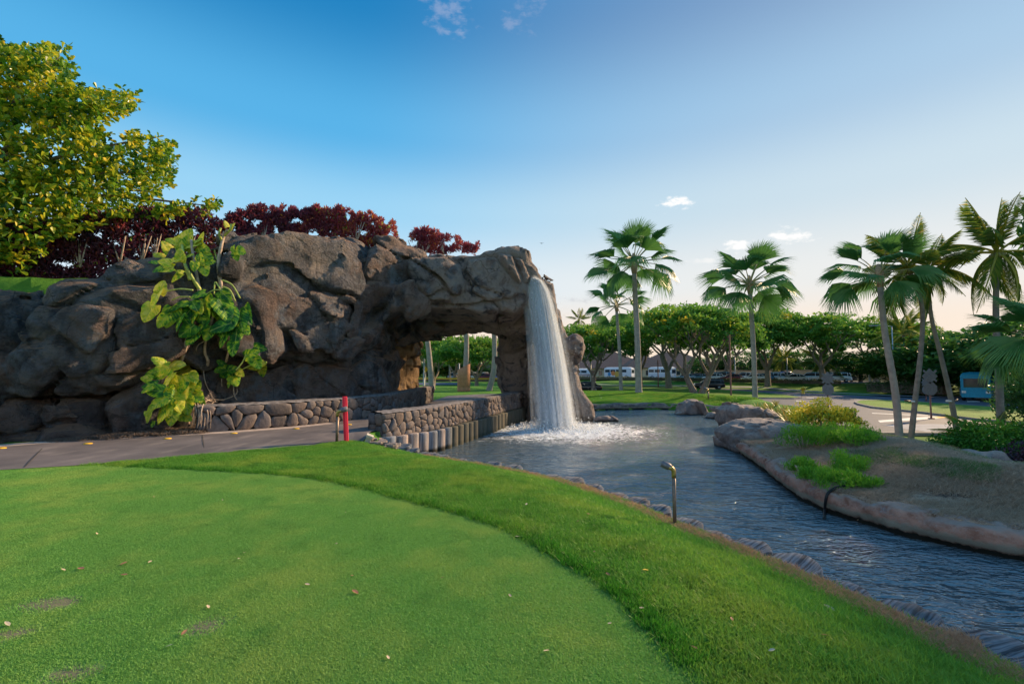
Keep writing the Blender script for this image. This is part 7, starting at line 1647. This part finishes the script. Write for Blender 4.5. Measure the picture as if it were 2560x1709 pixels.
def scatter(name, label, pts, clump_me, scale, seed, zoff=0.0):
    rs = np.random.RandomState(seed); n = len(pts); z = Hfun(pts[:, 0], pts[:, 1])+zoff if pts.shape[1] == 2 else pts[:, 2]
    me = bpy.data.meshes.new(name); me.vertices.add(n); me.vertices.foreach_set('co', np.column_stack([pts[:, 0], pts[:, 1], z]).astype(np.float32).ravel())
    for nm, arr in (('rotz', rs.uniform(0, 6.28, n)), ('scl', scale*rs.uniform(.75, 1.3, n) if np.isscalar(scale) else np.asarray(scale))):
        a = me.attributes.new(nm, 'FLOAT', 'POINT'); a.data.foreach_set('value', arr.astype(np.float32))
    o = link(name, me); src = bpy.data.objects.new(name+'_clump', clump_me)
    ng = bpy.data.node_groups.new(name+'_scatter', 'GeometryNodeTree'); ng.interface.new_socket('Geometry', in_out='INPUT', socket_type='NodeSocketGeometry'); ng.interface.new_socket('Geometry', in_out='OUTPUT', socket_type='NodeSocketGeometry')
    N = ng.nodes; L = ng.links; gi = N.new('NodeGroupInput'); go = N.new('NodeGroupOutput'); ip = N.new('GeometryNodeInstanceOnPoints'); oi = N.new('GeometryNodeObjectInfo'); oi.inputs[0].default_value = src; oi.inputs['As Instance'].default_value = True
    r_ = N.new('GeometryNodeInputNamedAttribute'); r_.data_type = 'FLOAT'; r_.inputs[0].default_value = 'rotz'; s_ = N.new('GeometryNodeInputNamedAttribute'); s_.data_type = 'FLOAT'; s_.inputs[0].default_value = 'scl'; cx = N.new('ShaderNodeCombineXYZ')
    L.new(gi.outputs[0], ip.inputs['Points']); L.new(oi.outputs['Geometry'], ip.inputs['Instance']); L.new(r_.outputs[0], cx.inputs[2]); L.new(cx.outputs[0], ip.inputs['Rotation']); L.new(s_.outputs[0], ip.inputs['Scale']); L.new(ip.outputs[0], go.inputs[0])
    md = o.modifiers.new('scatter', 'NODES'); md.node_group = ng; o['kind'] = 'stuff'; o['label'] = label; return o
def grass_leaf(name, lo, mid, hi, patchy=True):
    b = NB(name); t = b.attr('tint'); c = b.ramp(t, [(0, lo), (.5, mid), (1, hi)])
    if patchy:
        n = b.noise(.9, 4, .6); c = b.mix(b.math('MULTIPLY', b.rng(n, .42, .68), .55), c, (hi[0]*1.5, hi[1]*1.0, hi[2])); c = b.mix(b.math('MULTIPLY', b.rng(b.noise(2.7, 4, .6), .5, .7), .5), c, lo)
    return b.done(b.leafshader(c, .4, .5, .2))
M_blade = grass_leaf('lawn_blade', (.055, .18, .022), (.13, .36, .045), (.24, .47, .075)); M_gblade = grass_leaf('green_blade', (.14, .34, .075), (.21, .46, .105), (.29, .55, .14))
M_dry = grass_leaf('dry_blade', (.22, .13, .08), (.46, .29, .18), (.66, .48, .33), False); M_straw = grass_leaf('straw', (.28, .18, .12), (.52, .38, .27), (.72, .58, .45), False); M_weed = grass_leaf('weed_blade', (.05, .14, .04), (.10, .24, .06), (.2, .36, .09))
C_l = blade_clump('lawn_clump', 110, .13, .045, .0055, M_blade, 1, .5); C_g = blade_clump('green_clump', 120, .13, .011, .0045, M_gblade, 2, .6); C_d = blade_clump('dry_clump', 60, .10, .055, .006, M_dry, 3, .9); C_s = blade_clump('straw_clump', 46, .16, .07, .007, M_straw, 4, 1.6); C_w = blade_clump('weed_clump', 40, .10, .08, .008, M_weed, 5, .6)
rs_ = np.random.RandomState(77)
def cand(n, x0, x1, y0, y1, keep):
    p = np.column_stack([rs_.uniform(x0, x1, n), rs_.uniform(y0, y1, n)]); d = np.hypot(p[:, 0], p[:, 1]); vis = np.abs(p[:, 0]) < p[:, 1]*1.12+.5; return p[vis & keep(p)]
near_k = lambda p, c: rs_.rand(len(p)) < np.clip(c/np.maximum(np.hypot(p[:, 0], p[:, 1]), 1), 0, 1)
sdG = lambda p: sdf_poly(p, GREEN_POLY); sdR = lambda p: sdf_poly(p, ROUGH_POLY)
pr = cand(60000, -13, 6, 1.8, 13.5, lambda p: (sdR(p) < .02)); pr = pr[sdG(pr) > .02]; pr = pr[near_k(pr, 7)]
scatter('lawn_grass', 'bright green rough grass between the putting green and the pond', pr, C_l, 1.0, 1, .02)
pg = cand(90000, -12, 3.2, 2.0, 9.8, lambda p: (sdG(p) < -.02)); pg = pg[near_k(pg, 6)]
for (x_, y_, rx_, ry_) in WORN: pg = pg[(((pg[:, 0]-x_)/rx_)**2+((pg[:, 1]-y_)/ry_)**2 > .7) | (rs_.rand(len(pg)) < .04)]
scatter('green_grass', 'closely mown grass of the putting green', pg, C_g, 1.0, 2, .03)
M_collar_shade = grass_leaf('collar_shade_blade', (.02, .10, .012), (.05, .24, .02), (.11, .36, .035)); C_c = blade_clump('collar_clump', 90, .07, .06, .0055, M_collar_shade, 9, .35)  # blade colour darkened to draw the shade line beside the green
cl = catmull([Vector((p[0], p[1], 0)) for p in GREEN[9:]], 3); cpts = []
for a, b2 in zip(cl[:-1], cl[1:]):
    n_ = max(1, int((b2-a).length/.05)); d = (b2-a).normalized(); nrm = Vector((-d.y, d.x, 0))
    for i in range(n_):
        q = a.lerp(b2, i/n_)+nrm*abs(rs_.normal(.02, .05)); cpts.append((q.x, q.y))
scatter('collar_grass', 'taller grass along the curved edge of the putting green, darkened to paint its shade', np.array(cpts), C_c, 1.0, 12, .02)
# dry matted roots along the top of the posts
bl = catmull([Vector((p.x, p.y, 0)) for p in BANK[2:]], 10); bp = []
for i in range(3600):
    k = rs_.randint(len(bl)-1); a, b2 = bl[k], bl[k+1]; t = rs_.rand(); p = a.lerp(b2, t); d = (b2-a).normalized(); nrm = Vector((-d.y, d.x, 0)); o_ = rs_.normal(-.09, .045)+.08*math.sin(i*.001+k*.7); q = p+nrm*o_
    bp.append((q.x, q.y, float(-.29+.035*rs_.rand()-.25*max(0, o_))))
scatter('dry_grass', 'dry brown matted grass along the edge of the lawn bank', np.array(bp), C_d, 1.0, 3)
isl_p = cand(26000, 4.5, 18, 5, 17.5, lambda p: sdf_poly(p, POND) > .12); dI = sdf_poly(isl_p, POND); isl_p = isl_p[dI < 5.6]; nz_ = perlin(np.column_stack([isl_p*.9, np.zeros(len(isl_p))])); nz2 = perlin(np.column_stack([isl_p*.7+9, np.zeros(len(isl_p))]))
scatter('straw', 'dead straw coloured growth lying on the dry island', isl_p[(nz_ > -.35)][:11000], C_s, 1.0, 4, .0)
dI = sdf_poly(isl_p, POND); scatter('weeds', 'patchy green weeds along the crest of the island', isl_p[((nz2 > .12) & (dI > 1.6)) | ((dI > 3.4) & (nz2 > -.3))][:5200], C_w, 1.0, 5, .0)
mp = cand(20000, 1.5, 22, 32, 44, lambda p: (sdf_poly(p, POND) > .3)); scatter('mound_grass', 'bright grass on the mound across the pond', mp[:9000], C_l, 2.2, 6, .0)
# mulch and dead leaves at the foot of the rocks
mul = []
for i in range(1500):
    px = rs_.uniform(120, 505); py = 1104-(px-120)*.055+rs_.uniform(-20, 3); g = G(px, py, .05); mul.append((g.x, g.y+rs_.uniform(-.05, .3), H1(g.x, g.y)+.03+.12*rs_.rand()*(1-abs(px-380)/300)))
C_m = blade_clump('mulch_clump', 16, .07, .05, .012, grass_leaf('mulch', (.08, .06, .05), (.20, .15, .12), (.42, .36, .30), False), 6, 1.8); scatter('mulch', 'brown mulch and twigs gathered along the foot of the rock wall', np.array(mul), C_m, 1.0, 7)
# fallen leaves, each a thing
bmv = [(-.5, 0, 0), (-.2, .22, .05), (.2, .2, .07), (.5, 0, .02), (.2, -.2, .05), (-.2, -.22, .04)]; lf = mesh_np('fallen_leaf', bmv, np.array([(0, 1, 2, 3), (0, 3, 4, 5)]), False)
LC = [simple('leaf_brown', (.30, .15, .08), .7), simple('leaf_tan', (.52, .40, .26), .7), simple('leaf_pale', (.40, .36, .26), .6), simple('leaf_gold', (.65, .45, .05), .6), simple('leaf_dark', (.12, .05, .04), .7)]
LV = []
for m_ in LC: q_ = lf.copy(); q_.materials.append(m_); LV.append(q_)
names = ['curled brown', 'tan', 'pale cream', 'golden yellow', 'dark red brown']; k = 0
for (px, py, ci, s) in [(202,1422,0,.14),(309,1410,0,.10),(310,1438,0,.1),(385,1245,1,.06),(242,1337,1,.07),(158,1425,1,.08),(375,1406,1,.07),(597,1401,2,.08),(610,1385,1,.05),(888,1490,0,.12),(880,1448,0,.05),(768,1470,1,.08),(520,1524,1,.08),(18,1560,2,.1),(422,1624,2,.07),(460,1590,0,.08),(1294,1345,2,.10),(1138,1281,2,.04),(1112,1213,0,.10),(1277,1225,0,.08),(1316,1267,2,.08),(1471,1290,0,.07),(1445,1310,0,.06),(1614,1435,3,.09),(1618,1437,3,.06),(1604,1527,2,.07),(1520,1442,0,.08),(1735,1627,4,.09),(1366,1632,1,.07),(1486,1388,0,.05),(1105,1452,0,.05),(1275,1494,1,.06),(841,1364,1,.04),(864,1283,1,.03),(923,1345,1,.04),(2060,1593,0,.09),(2072,1470,1,.14),(1745,1370,2,.08),(1930,1640,2,.07),(662,1230,1,.05),(556,1255,1,.05),(970,1655,1,.06),(1524,1560,1,.05),(1830,1560,0,.07)]:
    g = G(px, py, .03); o = link('fallen_leaf', LV[ci]); o.location = (g.x, g.y, H1(g.x, g.y)+(.05 if sdf_poly(np.array([[g.x, g.y]]), GREEN_POLY)[0] < 0 else .068)); o.rotation_euler = (rnd.uniform(-.3, .3), rnd.uniform(-.3, .3), rnd.uniform(0, 6)); s *= .62; o.scale = (s, s, s)
    where = 'on the putting green' if sdf_poly(np.array([[g.x, g.y]]), GREEN_POLY)[0] < 0 else 'on the rough grass strip'
    tag(o, f'small {names[ci]} fallen leaf lying {where}', 'leaf', f'{names[ci]} fallen leaves {where}')
